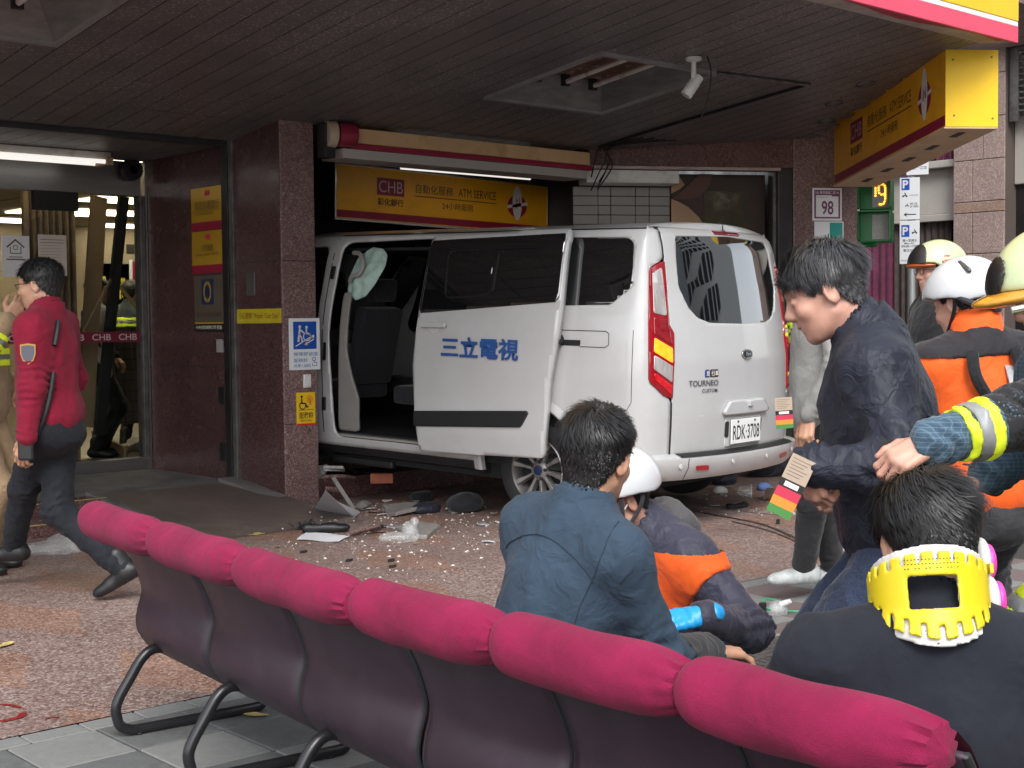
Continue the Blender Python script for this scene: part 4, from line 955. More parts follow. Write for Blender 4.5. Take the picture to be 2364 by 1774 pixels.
# ================================================================== the van
_pl = smooth_path([(0, -.07), (-.3, -.056), (-.6, -.012), (-.80, .048), (-.90, .105), (-.955, .185), (-.975, .30), (-.985, .6), (-.985, 1.2), (-.985, 2.0), (-.985, 2.8), (-.98, 3.4), (-.965, 3.9), (-.92, 4.4), (-.8, 4.72), (-.5, 4.90), (0, 4.96)], 12)
_pl = np.array(_pl); _ds = np.r_[0, np.cumsum(np.hypot(*np.diff(_pl, axis=0).T))]
_tg = np.gradient(_pl, _ds, axis=0); _tg /= np.linalg.norm(_tg, axis=1)[:, None]
_nm = np.stack([-_tg[:, 1], _tg[:, 0]], 1)            # outward on the left flank
def _side_in(z): return np.interp(z, [.2, .30, .42, .55, 1.0, 1.25, 1.42, 1.75, 1.88, 1.94, 1.97], [.06, .035, .012, 0, 0, .012, .035, .11, .15, .19, .235])
def _rear_in(z): return np.interp(z, [.2, .45, .52, .75, 1.1, 1.3, 1.6, 1.85, 1.94, 1.97], [.06, .04, .03, .02, .025, .05, .10, .15, .185, .23])
def pv(s, z, off=0.0):
    """point on the left half of the van body; s runs from the middle of the tail round the corner and forward"""
    s = np.asarray(s, float); z = np.asarray(z, float)
    x = np.interp(s, _ds, _pl[:, 0]); y = np.interp(s, _ds, _pl[:, 1]); nx = np.interp(s, _ds, _nm[:, 0]); ny = np.interp(s, _ds, _nm[:, 1])
    w = np.clip((1.12 - s) / .32, 0, 1); w = w * w * (3 - 2 * w)
    i = _side_in(z) * (1 - w) + _rear_in(z) * w - off
    return np.stack(np.broadcast_arrays(x - nx * i, y - ny * i, z), -1)
def pvs(s, z, off=0.0):
    s = np.asarray(s, float); P = pv(np.abs(s), z, off); P[..., 0] *= np.where(s < 0, -1.0, 1.0); return P
def poly_sd(poly, x, y):
    """signed distance to a polygon, negative inside"""
    d = np.full(x.shape, 1e9); ins = np.zeros(x.shape, bool); n = len(poly)
    for i in range(n):
        ax, ay = poly[i]; bx, by = poly[(i + 1) % n]; ex, ey = bx - ax, by - ay
        wx, wy = x - ax, y - ay; t = np.clip((wx * ex + wy * ey) / (ex * ex + ey * ey + 1e-12), 0, 1)
        d = np.minimum(d, (wx - ex * t) ** 2 + (wy - ey * t) ** 2)
        c = ((ay > y) != (by > y)) & (x < (bx - ax) * (y - ay) / ((by - ay) if abs(by - ay) > 1e-12 else 1e-12) + ax); ins ^= c
    return np.where(ins, -1, 1) * np.sqrt(d)
def rpoly(poly, r):
    """rounded polygon distance: shrink then grow"""
    cx, cy = np.mean([p[0] for p in poly]), np.mean([p[1] for p in poly])
    n = len(poly); out = []
    area = sum(poly[i][0] * poly[(i + 1) % n][1] - poly[(i + 1) % n][0] * poly[i][1] for i in range(n)); sg = 1 if area > 0 else -1
    for i in range(n):
        p0, p1, p2 = (np.array(poly[i - 1]), np.array(poly[i]), np.array(poly[(i + 1) % n]))
        a = (p1 - p0) / np.linalg.norm(p1 - p0); b = (p2 - p1) / np.linalg.norm(p2 - p1)
        na, nb = sg * np.array([-a[1], a[0]]), sg * np.array([-b[1], b[0]]); k = na + nb; k = k / max(.25, (1 + na @ nb)); out.append(tuple(p1 + k * r))
    return lambda x, y: poly_sd(out, x, y) - r
def msq(f, x0, x1, y0, y1, h, fmap):
    """polygons of the region f<0 on a grid, cut cleanly along the outline, mapped to space"""
    nx, ny = int(math.ceil((x1 - x0) / h)) + 1, int(math.ceil((y1 - y0) / h)) + 1
    xs, ys = np.linspace(x0, x1, nx), np.linspace(y0, y1, ny); X, Y = np.meshgrid(xs, ys, indexing='ij'); D = f(X, Y)
    D = np.where(np.abs(D) < 1e-6, -1e-6, D)
    P, idx, Fs = [], {}, []
    def gv(i, j):
        k = (i, j)
        if k not in idx: idx[k] = len(P); P.append((xs[i], ys[j]))
        return idx[k]
    def ev(i, j, k, l):
        key = (i, j, k, l) if (i, j) < (k, l) else (k, l, i, j)
        if key not in idx:
            a, b = D[key[0], key[1]], D[key[2], key[3]]; t = a / (a - b); idx[key] = len(P)
            P.append((xs[key[0]] + (xs[key[2]] - xs[key[0]]) * t, ys[key[1]] + (ys[key[3]] - ys[key[1]]) * t))
        return idx[key]
    for i in range(nx - 1):
        for j in range(ny - 1):
            c = [(i, j), (i + 1, j), (i + 1, j + 1), (i, j + 1)]; q = [D[a] < 0 for a in c]
            if not any(q): continue
            poly = []
            for m in range(4):
                a, b = c[m], c[(m + 1) % 4]; qa, qb = q[m], q[(m + 1) % 4]
                if qa: poly.append(gv(*a))
                if qa != qb: poly.append(ev(*a, *b))
            if len(poly) >= 3: Fs.append(tuple(poly))
    P = np.array(P); return fmap(P[:, 0], P[:, 1]), Fs
VT = R(8); VP_ = R(1.6)
van = thing('van', 'white passenger van with sliding door open, driven nose first into the bank', 'van', (7.42, 5.95, 0))
van.rotation_mode = 'XYZ'; van.rotation_euler = (VP_, 0, VT)
def vpaint():
    m = bpy.data.materials.new('van_white'); m.use_nodes = True; t = m.node_tree; p = t.nodes['Principled BSDF']; v = _coord(t)
    n = _noise(t, 2.2, 6, .65, v)
    c = _ramp(t, n, [(.3, (.50, .50, .50)), (.75, (.44, .437, .43))])
    s = t.nodes.new('ShaderNodeSeparateXYZ'); t.links.new(v, s.inputs[0])
    lo = _ramp(t, s.outputs[2], [(.30, (1, 1, 1)), (.62, (0, 0, 0))])
    nn = _ramp(t, _noise(t, 9, 6, .7, v), [(.4, (0, 0, 0)), (.7, (.5, .5, .5))]); c = _mix(t, _mix(t, 1.0, lo, nn, 'MULTIPLY'), c, (.36, .335, .30))
    t.links.new(c, p.inputs['Base Color']); p.inputs['Roughness'].default_value = .28; p.inputs['Coat Weight'].default_value = .7; p.inputs['Coat Roughness'].default_value = .06
    return m
M_van = vpaint()
M_vdark = mat('van_black_trim', (.016, .016, .017), .42, bump=.15, bs=400)
M_vglass = mat('privacy_glass', (.004, .005, .006), .02, spec=1.0, coat=1.0, ior=1.9)
M_vin = mat('van_inside', (.010, .010, .012), .75, var=.3)
M_seam = mat('panel_gap', (.02, .02, .021), .7)
M_rubber = mat('tyre_rubber', (.016, .016, .017), .75, var=.25, vs=12)
def vpanel(name, m, f, box, h=.03, off=0.0, parent=van, solid=.018, smooth=True):
    V, Fs = msq(f, *box, h, lambda a, b: pvs(a, b, off))
    o = put(name, V, Fs, m, parent, smooth=smooth)
    return fix(o, solid)
def fix(o, solid):
    # outward faces on the left flank have negative x or negative y normals
    me = o.data; c = Vector((0, 2.4, 1.1)); tot = 0
    for p in me.polygons: tot += (p.center - c).dot(p.normal)
    if tot < 0: me.flip_normals()
    if solid:
        md = o.modifiers.new('s', 'SOLIDIFY'); md.thickness = solid; md.offset = -1
    return o
def seam(pts, w=.007, off=.0018, m=None, name='panel_seam', parent=van, n=6):
    """narrow dark gap following the body surface"""
    Q = []
    for a, b in zip(pts[:-1], pts[1:]):
        for k in range(n): Q.append((a[0] + (b[0] - a[0]) * k / n, a[1] + (b[1] - a[1]) * k / n))
    Q.append(pts[-1]); Q = np.array(Q); T = np.gradient(Q, axis=0); T /= np.linalg.norm(T, axis=1)[:, None] + 1e-9; Nn = np.stack([-T[:, 1], T[:, 0]], 1)
    A, B = Q + Nn * w / 2, Q - Nn * w / 2
    V = np.vstack([pvs(A[:, 0], A[:, 1], off), pvs(B[:, 0], B[:, 1], off)]); k = len(Q)
    o = put(name, V, [(i, i + 1, k + i + 1, k + i) for i in range(k - 1)], m or M_seam, parent); return fix(o, 0)
HUB = (1.875, .345)
OPEN = [(2.72, .425), (3.78, .425), (3.86, 1.2), (3.84, 1.905), (2.70, 1.925)]
QWIN = [(1.76, 1.445), (1.25, 1.455), (1.095, 1.575), (1.135, 1.86), (1.20, 1.895), (1.78, 1.905)]
TAIL = [(.757, .855), (.835, .885), (.945, .975), (.950, 1.33), (.930, 1.69), (.760, 1.750), (.768, 1.45), (.772, 1.345), (.732, 1.28), (.750, 1.03)]
FWIN = [(3.99, 1.30), (4.9, 1.16), (4.55, 1.80), (4.45, 1.86), (3.99, 1.88)]
RGL = [(.0, 1.337), (.38, 1.345), (.50, 1.378), (.575, 1.44), (.655, 1.58), (.645, 1.76), (.625, 1.905), (0, 1.925), (-.625, 1.905), (-.645, 1.76), (-.655, 1.58), (-.575, 1.44), (-.50, 1.378), (-.38, 1.345)]
fO, fQ, fT, fF, fR = rpoly(OPEN, .09), rpoly(QWIN, .035), rpoly(TAIL, .012), rpoly(FWIN, .06), rpoly(RGL, .03)
def top(s): return np.where(s > 4.3, np.maximum(1.05 + .0 * s, 1.965 - (s - 4.3) * .95), 1.965)
def f_side(s, z):
    d = np.maximum.reduce([.772 - s, z - top(s), .36 - z])
    d = np.maximum(d, -fT(s, z)); d = np.maximum(d, -fO(s, z)); d = np.maximum(d, -fQ(s, z)); d = np.maximum(d, -fF(s, z))
    for hs in (HUB[0], HUB[0] + 2.93): d = np.maximum(d, .435 - np.hypot(s - hs, z - HUB[1]))
    return d
body = vpanel('side_body', M_van, f_side, (.74, 5.6, .33, 1.97), .03, smooth=True)
def f_sideR(s, z):
    s = -s; d = np.maximum.reduce([.772 - s, z - top(s), .36 - z]); d = np.maximum(d, -fT(s, z)); d = np.maximum(d, -fF(s, z)); d = np.maximum(d, -fQ(s, z))
    for hs in (HUB[0], HUB[0] + 2.93): d = np.maximum(d, .435 - np.hypot(s - hs, z - HUB[1]))
    return d
vpanel('side_body', M_van, f_sideR, (-5.6, -.74, .33, 1.97), .05)
# windows sit a little behind the paint
vpanel('rear_quarter_window', M_vglass, lambda s, z: fQ(s, z) - .012, (1.05, 1.85, 1.4, 1.95), .04, -.006)
vpanel('rear_quarter_window', M_vglass, lambda s, z: fQ(-s, z) - .012, (-1.85, -1.05, 1.4, 1.95), .05, -.006)
vpanel('front_window', M_vglass, lambda s, z: fF(s, z) - .012, (3.9, 5.0, 1.1, 1.95), .05, -.006)
vpanel('front_window', M_vglass, lambda s, z: fF(-s, z) - .012, (-5.0, -3.9, 1.1, 1.95), .05, -.006)
# tailgate with its glass
gate_f = lambda s, z: np.maximum(np.maximum.reduce([np.abs(s) - .757, z - 1.965, .49 - z]), -fR(s, z))
gate = vpanel('tailgate', M_van, gate_f, (-.78, .78, .46, 1.98), .03)
vpanel('rear_window', M_vglass, lambda s, z: fR(s, z) - .014, (-.70, .70, 1.3, 1.95), .03, -.006, parent=gate)
for sg in (1, -1): seam([(sg * .7645, .50), (sg * .7645, .84)], .012); seam([(sg * .7645, 1.76), (sg * .764, 1.96)], .012)
seam([(-.757, .742), (.757, .742)], .010, .001, M_van and mat('van_shadow_paint', (.52, .515, .50), .3), parent=gate)
# roof
ks = np.r_[np.linspace(0, 1.2, 20), np.linspace(1.3, 4.3, 26)]; E_ = pvs(ks, np.full(len(ks), 1.965)); nacross = 15; V = []
for e in E_:
    for q in range(nacross):
        u = -1 + 2 * q / (nacross - 1); V.append((abs(e[0]) * u, e[1] + (.0), 1.965 + .048 * (1 - abs(u) ** 3.2) * min(1, max(0., (e[1] + .02) * 4) + .12)))
Fs = [(i * nacross + j, i * nacross + j + 1, (i + 1) * nacross + j + 1, (i + 1) * nacross + j) for i in range(len(ks) - 1) for j in range(nacross - 1)]
roof = put('roof', V, Fs, M_van, van, smooth=True); 
if roof.data.polygons[200].normal.z < 0: roof.data.flip_normals()
seam([(.775, 1.95), (2.0, 1.955), (3.9, 1.955)], .01, .002, name='roof_gutter')
# hood, windscreen and nose (inside the bank)
G().add([(-.80, 3.72, 1.95), (.80, 3.72, 1.95), (.86, 4.35, 1.20), (-.86, 4.35, 1.20)], [(0, 1, 2, 3)]).build('windscreen', M_vglass, van)
G().add([(-.86, 4.35, 1.19), (.86, 4.35, 1.19), (.72, 4.85, 1.0), (-.72, 4.85, 1.0), (-.60, 4.93, .80), (.60, 4.93, .80)], [(0, 1, 2, 3), (3, 2, 5, 4)]).build('bonnet', M_van, van)
# lamps
lens_r = mat('lamp_red', (.28, .004, .010), .12, coat=1.0, var=.1)
tl = vpanel('tail_light', lens_r, lambda s, z: fT(s, z) + .004, (.70, .99, .83, 1.78), .012, .012, solid=.03)
def lamp_cell(name, m, poly, sg=1, off=.0165):
    return vpanel(name, m, lambda s, z: rpoly(poly, .006)(sg * s, z), (min(sg * p[0] for p in poly) - .02, max(sg * p[0] for p in poly) + .02, min(p[1] for p in poly) - .02, max(p[1] for p in poly) + .02), .010, off, parent=tl if sg > 0 else tlr, solid=.003)
tlr = vpanel('tail_light', lens_r, lambda s, z: fT(-s, z) + .004, (-.99, -.70, .83, 1.78), .02, .012, solid=.03)
M_lclear = mat('lamp_clear', (.50, .46, .45), .12, .35, var=.3, vs=30, stretch=(1, 1, .2), coat=1.0)
M_lamb = mat('lamp_amber', (.80, .26, .01), .2, emit=(1, .36, .02), estr=.45, coat=1.0, var=.4, vs=28)
M_lred2 = mat('lamp_deep_red', (.23, .006, .012), .12, coat=1.0, var=.3, vs=25)
lamp_cell('reflector_cell', M_lclear, [(.905, 1.41), (.79, 1.39), (.80, 1.70), (.90, 1.66)])
lamp_cell('brake_cell', M_lred2, [(.905, 1.275), (.76, 1.205), (.785, 1.365), (.905, 1.385)])
lamp_cell('indicator_cell', M_lamb, [(.910, 1.165), (.765, 1.09), (.760, 1.185), (.905, 1.255)])
lamp_cell('reverse_cell', M_lclear, [(.912, 1.055), (.768, .965), (.765, 1.07), (.910, 1.145)])
lamp_cell('fog_cell', mat('lamp_bright_red', (.55, .008, .015), .12, coat=1.0, var=.3, vs=25), [(.90, .985), (.77, .885), (.768, .945), (.912, 1.035)])
vpanel('high_brake_light', mat('lamp_maroon', (.20, .012, .03), .2, coat=1.0), rpoly([(-.17, 1.938), (.17, 1.938), (.17, 1.962), (-.17, 1.962)], .004), (-.2, .2, 1.92, 1.98), .01, .008, parent=gate)
# handle trim, plate, badge, lettering on the tailgate
vpanel('handle_trim', M_van, rpoly([(-.33, .735), (.31, .735), (.20, .83), (-.22, .83)], .02), (-.36, .36, .71, .85), .02, .028, parent=gate, solid=.03)
c_ = pvs(-.02, .80, .03); G().box(c_[0] - .025, c_[0] + .025, c_[1] - .016, c_[1] + .01, .785, .820).build('handle_button', M_van, gate, bevel=.004)
vpanel('plate_recess', mat('van_shadow_paint', (.52, .515, .50), .3), rpoly([(-.235, .515), (.235, .515), (.235, .72), (-.235, .72)], .015), (-.26, .26, .49, .74), .02, .002, parent=gate)
y_ = float(pvs(0, .62)[1]) - .016
pl_ = G().box(-.19, .19, y_ - .004, y_ + .004, .538, .700).build('number_plate', mat('plate_white', (.78, .79, .78), .35), gate, bevel=.003)
UL, VL = Vector((1, 0, 0)), Vector((0, 0, 1))
text('RDK·3708', mat('plate_ink', (.02, .022, .022), .5), (0, y_ - .004, .612), UL, VL, w=.345, h=.098, parent=pl_, world=False, bold=.012, depth=.001)
for q in (-.11, .11): G().lathe([(.009, 0), (.008, .005)], (q, y_ - .004, .685), (0, -1, 0), n=10).build('plate_bolt', M_greymetal, pl_)
vpanel('plate_lamp_strip', M_vdark, rpoly([(-.24, .60), (-.20, .60), (-.20, .69), (-.24, .69)], .004), (-.26, -.18, .58, .71), .01, .006, parent=gate)
vpanel('plate_lamp_strip', M_vdark, rpoly([(.195, .585), (.235, .585), (.235, .69), (.195, .69)], .004), (.18, .26, .56, .71), .01, .006, parent=gate)
bd_ = vpanel('oval_badge', M_chr, lambda s, z: np.hypot((s + .02) / .068, (z - 1.135) / .034) * .034 - .034, (-.10, .06, 1.09, 1.18), .008, .012, parent=gate, solid=.008)
vpanel('badge_field', mat('badge_dark', (.03, .035, .05), .25, .3), lambda s, z: np.hypot((s + .02) / .058, (z - 1.135) / .026) * .026 - .026, (-.09, .05, 1.09, 1.18), .008, .0145, parent=bd_, solid=.002)
def gtext(body_, m, s, z, w, h, slant=0.0, **kw):
    p = pvs(s, z, .004); p2 = pvs(s - .01, z, .004); p1 = pvs(s, z + .01, .004); u = Vector(p2 - p).normalized(); v = Vector(p1 - p).normalized()
    return text(body_, m, Vector(p), u, v, w=w, h=h, parent=gate, world=False, slant=slant, **kw)
M_let = mat('badge_letters', (.16, .16, .165), .3, .6)
gtext('TOURNEO', M_let, .475, .955, .29, .038, bold=.014); gtext('CUSTOM', M_let, .415, .905, .155, .024, bold=.012)
gtext('Ford', M_chr, -.02, 1.135, .07, .022, .3, bold=.01).location = Vector(pvs(-.02, 1.135, .014) - pvs(-.02, 1.135, .0))
def chip(s0, s1, m): return vpanel('sticker', m, rpoly([(s0, .992), (s1, .992), (s1, 1.042), (s0, 1.042)], .003), (s0 - .02, s1 + .02, .97, 1.06), .01, .003, parent=gate, solid=.002)
chip(.415, .462, mat('chip_blue', (.03, .06, .22), .4)); chip(.322, .413, mat('chip_dark', (.05, .035, .035), .4))
gtext('行車', M_logo_w, .368, 1.017, .075, .034, bold=.01, depth=.006); gtext('旅', M_logo_w, .438, 1.017, .032, .034, bold=.01, depth=.006)
# side seams, rail, fuel flap
seam([(1.66, 1.287), (1.26, 1.287), (1.235, 1.272), (1.232, 1.20), (1.26, 1.183), (1.46, 1.183)], .005)
vpanel('door_rail_slot', M_blackm, rpoly([(1.455, 1.187), (2.9, 1.187), (2.9, 1.225), (1.455, 1.225)], .006), (1.42, 2.72, 1.17, 1.24), .02, .0022, solid=.002)
seam([(1.055, 1.30), (1.055, .84), (1.085, .79), (1.30, .735), (1.45, .715)], .004)
seam([(3.90, .45), (3.925, 1.2), (3.92, 1.93)], .010)
for z in (.62, 1.62): vpanel('door_hinge', M_vdark, rpoly([(3.87, z), (3.905, z), (3.905, z + .10), (3.87, z + .10)], .004), (3.84, 3.93, z - .03, z + .13), .01, .012, solid=.014)
vpanel('lock_plate', M_vdark, rpoly([(3.875, 1.0), (3.905, 1.0), (3.905, 1.14), (3.875, 1.14)], .012), (3.84, 3.93, .97, 1.17), .01, .006, solid=.008)
# rounded wheel arch flare
for hs, sg in ((HUB[0], 1), (HUB[0], -1), (HUB[0] + 2.93, 1), (HUB[0] + 2.93, -1)):
    T = np.linspace(R(-8), R(188), 40); rings = []
    for rr, of in ((.432, -.03), (.434, .004), (.448, .016), (.475, .013), (.505, .002)):
        rings.append(pvs(sg * (hs + rr * np.cos(T)), np.maximum(HUB[1] + rr * np.sin(T), .30), of))
    V = np.vstack(rings); n_ = len(T)
    o = put('wheel_arch', V, [(a * n_ + i, a * n_ + i + 1, (a + 1) * n_ + i + 1, (a + 1) * n_ + i) for a in range(4) for i in range(n_ - 1)], M_van, van, smooth=True); fix(o, 0)
    g = G(); cx = pvs(sg * hs, HUB[1])
    Vv = [(cx[0] + (0.0 if q == 0 else -np.sign(cx[0]) * .34), cx[1] - .44 * math.cos(t) * (1 if True else 1), HUB[1] + .44 * math.sin(t)) for q in (0, 1) for t in np.linspace(R(-10), R(190), 24)]
    g.add(Vv, [(i, i + 1, 24 + i + 1, 24 + i) for i in range(23)] + [tuple(24 + i for i in range(24))]); g.build('arch_liner', M_blackm, van)
# sills and underbody
sill = [(.36, .0), (.30, -.02), (.285, -.06), (.30, -.12)]
ks = np.linspace(2.33, 4.35, 24); V = np.vstack([pvs(ks, z, o_) for z, o_ in sill]); n_ = len(ks)
fix(put('sill', V, [(a * n_ + i, a * n_ + i + 1, (a + 1) * n_ + i + 1, (a + 1) * n_ + i) for a in range(3) for i in range(n_ - 1)], M_vdark, van, smooth=True), 0)
G().box(-.86, .86, .30, 4.6, .24, .34).build('underbody', M_blackm, van)
G().box(-.90, -.86, 2.40, 3.05, .215, .27).build('side_step', M_vdark, van, bevel=.015)
# cabin: floor, linings, seats
G().box(-.90, .90, .20, 4.2, .345, .46).build('cabin_floor', M_vin, van)
G().box(.80, .83, .3, 3.5, .46, 1.80).build('cabin_lining', M_vin, van); G().box(-.70, .70, .45, 3.6, 1.84, 1.86).build('headlining', M_vin, van)
G().box(-.88, .88, .30, .34, .46, 1.30).build('cabin_lining', M_vin, van)
G().box(-.93, -.80, .34, 1.85, .46, 1.30).build('cabin_lining', M_vin, van)
G().box(-.955, -.85, 2.02, 3.0, .43, .448).build('sill_plate', mat('scuffed_sill', (.28, .27, .25), .5, dirt=(.12, .11, .10), ds=12), van)
M_seat = fabric('van_seat', (.018, .018, .022), .85)
for (y0, xs) in ((1.15, (-.52, 0, .52)), (2.15, (-.48, .1, .55)), (3.15, (-.42, .42))):
    for x in xs:
        st = G().box(x - .22, x + .22, y0 - .02, y0 + .46, .68, .82).build('seat', M_seat, van, bevel=.04, bseg=3)
        G().fbox((x, y0, .80), (1, 0, 0), (0, -.22, .975), (0, .975, .22), -.22, .22, 0, .62, -.06, .06).build('seat_back', M_seat, st, bevel=.04, bseg=3)
        G().fbox((x, y0 - .15, 1.45), (1, 0, 0), (0, -.1, 1), (0, 1, .1), -.13, .13, 0, .18, -.045, .045).build('head_rest', M_seat, st, bevel=.03, bseg=3)
# lining of the front door post, deflated side airbag and grab handle in the doorway
M_trim = mat('pale_grey_trim', (.22, .205, .19), .6, var=.1)
V, Fs = msq(rpoly([(3.80, .47), (3.58, .47), (3.58, .72), (3.66, .90), (3.72, 1.10), (3.72, 1.52), (3.80, 1.52)], .02), 3.5, 3.9, .4, 1.6, .03, lambda a, b: pvs(a, b, -.06)); fix(put('post_trim', V, Fs, M_trim, van, smooth=True), .02)
def airbag():
    P = [(3.80, 1.52), (3.70, 1.46), (3.60, 1.49), (3.52, 1.58), (3.44, 1.72), (3.44, 1.80), (3.50, 1.85), (3.62, 1.865), (3.74, 1.80), (3.80, 1.66)]
    f = rpoly(P, .03)
    V, Fs = msq(f, 3.4, 3.85, 1.4, 1.9, .012, lambda a, b: np.stack([a, b, 0 * a], -1))
    a, b = V[:, 0], V[:, 1]; d = -f(a, b); bul = .05 * np.sqrt(np.clip(d / .12, 0, 1)) + .008 * np.sin(60 * a + 40 * b + 2 * np.sin(30 * b)) * np.clip(d / .04, 0, 1)
    Q = pvs(a, b, -.10); Q = Q + np.stack([-bul, 0 * a, 0 * a], -1)
    o = put('airbag', Q, Fs, mat('airbag_cloth', (.36, .50, .45), .7, var=.25, vs=14, bump=.3, bs=40), van, smooth=True); fix(o, 0); o['label'] = 'deflated pale green curtain airbag hanging in the doorway'
airbag()
hp = smooth_path([pvs(3.74, 1.60, -.05), pvs(3.70, 1.64, -.02), pvs(3.62, 1.66, -.02), pvs(3.60, 1.74, -.02), pvs(3.66, 1.81, -.02), pvs(3.76, 1.82, -.05)], 6)
G().tube(hp, .018, 10).build('grab_handle', mat('handle_grey', (.30, .28, .26), .5), van, smooth=True)
# the slid-back door stands off the flank
DOOR = [(1.685, .44), (2.805, .395), (2.845, .68), (2.865, 1.015), (2.838, 1.37), (2.83, 1.93), (1.615, 1.962), (1.578, 1.46), (1.588, 1.24), (1.64, .96)]
fD = rpoly(DOOR, .02)
DW = [(1.592, 1.472), (2.832, 1.376), (2.826, 1.895), (1.63, 1.925)]
fW = rpoly(DW, .02)
slide = vpanel('sliding_door', M_van, fD, (1.55, 2.9, .36, 1.98), .03, .095, solid=.055)
vpanel('door_window', M_vglass, fW, (1.56, 2.87, 1.35, 1.95), .03, .0985, parent=slide, solid=.004)
IW = [(2.20, 1.51), (2.605, 1.487), (2.64, 1.82), (2.19, 1.82)]
fI = rpoly(IW, .05)
seamm = mat('window_rubber', (.0025, .0025, .003), .6)
vpanel('vent_window_frame', seamm, lambda s, z: np.abs(fI(s, z)) - .006, (2.14, 2.68, 1.45, 1.86), .008, .1005, parent=slide, solid=.003)
vpanel('vent_window_frame', seamm, rpoly([(2.165, 1.535), (2.20, 1.535), (2.20, 1.80), (2.165, 1.80)], .012), (2.14, 2.24, 1.5, 1.83), .008, .1005, parent=slide, solid=.003)
vpanel('vent_latch', M_chr, rpoly([(2.205, 1.655), (2.215, 1.655), (2.215, 1.70), (2.205, 1.70)], .003), (2.19, 2.23, 1.64, 1.72), .004, .104, parent=slide, solid=.006)
vpanel('rub_strip', M_vdark, rpoly([(1.86, .635), (2.848, .575), (2.845, .685), (1.785, .75)], .012), (1.75, 2.87, .56, .77), .02, .106, parent=slide, solid=.012)
vpanel('handle_cup', mat('van_shadow_paint', (.52, .515, .50), .3), lambda s, z: np.hypot((s - 2.675) / .055, (z - 1.285) / .045) * .045 - .045, (2.6, 2.75, 1.23, 1.34), .008, .097, parent=slide, solid=.002)
vpanel('door_handle', M_van, rpoly([(2.545, 1.283), (2.78, 1.283), (2.775, 1.313), (2.55, 1.318)], .010), (2.52, 2.80, 1.26, 1.34), .01, .132, parent=slide, solid=.02)
p = pvs(2.24, 1.148, .1); u = Vector(pvs(1.9, 1.148, .1) - pvs(2.6, 1.148, .1)).normalized(); v = Vector(pvs(2.24, 1.2, .1) - pvs(2.24, 1.1, .1)).normalized()
text('三立電視', mat('door_blue', (.02, .075, .26), .4), Vector(p), u, v, w=.70, h=.148, parent=slide, world=False, bold=.028, depth=.004)
vpanel('door_arm', M_blackm, rpoly([(1.58, 1.19), (1.68, 1.19), (1.66, 1.26), (1.60, 1.26)], .01), (1.55, 1.72, 1.17, 1.28), .02, .05, solid=.05)
# bumper
prof = [(.505, .0), (.492, .055), (.484, .072), (.47, .078), (.43, .074), (.37, .06), (.335, .03), (.33, -.03)]
ks = np.linspace(-1.42, 1.42, 97)
def bsweep(name, m, pr, kk, parent=van):
    V = np.vstack([pvs(kk, z, o_ * np.clip((1.42 - np.abs(kk)) / .30, .25, 1)) for z, o_ in pr]); n_ = len(kk)
    o = put(name, V, [(a * n_ + i, a * n_ + i + 1, (a + 1) * n_ + i + 1, (a + 1) * n_ + i) for a in range(len(pr) - 1) for i in range(n_ - 1)], m, parent, smooth=True); return fix(o, 0)
bump = bsweep('rear_bumper', M_van, prof, ks)
stp = bsweep('step_pad', M_vdark, [(.507, .004), (.496, .058), (.487, .075)], np.linspace(-.72, .72, 49), bump)
for k in range(46):
    s = -.70 + k * .031
    bsweep('tread_rib', M_vdark, [(.510, .010), (.499, .060)], np.array([s - .006, s + .006]), bump)
for sg in (1, -1):
    seam([(sg * .66, .48), (sg * .66, .42), (sg * .70, .345)], .006, .078, parent=bump)
    vpanel('reflector', lens_r, lambda s, z, sg=sg: rpoly([(.47, .392), (.59, .398), (.59, .428), (.47, .424)], .004)(sg * s, z), (min(sg * .44, sg * .62), max(sg * .44, sg * .62), .37, .45), .01, .079, parent=bump, solid=.004)
for s in (.725, .22, -.22, -.725):
    p = pvs(s, .43, .079); q = pvs(s, .43, .12); G().lathe([(.016, 0), (.014, .004), (.004, .004)], Vector(p), Vector(q - p), n=14).build('parking_sensor', mat('van_shadow_paint', (.52, .515, .50), .3), bump, smooth=True)
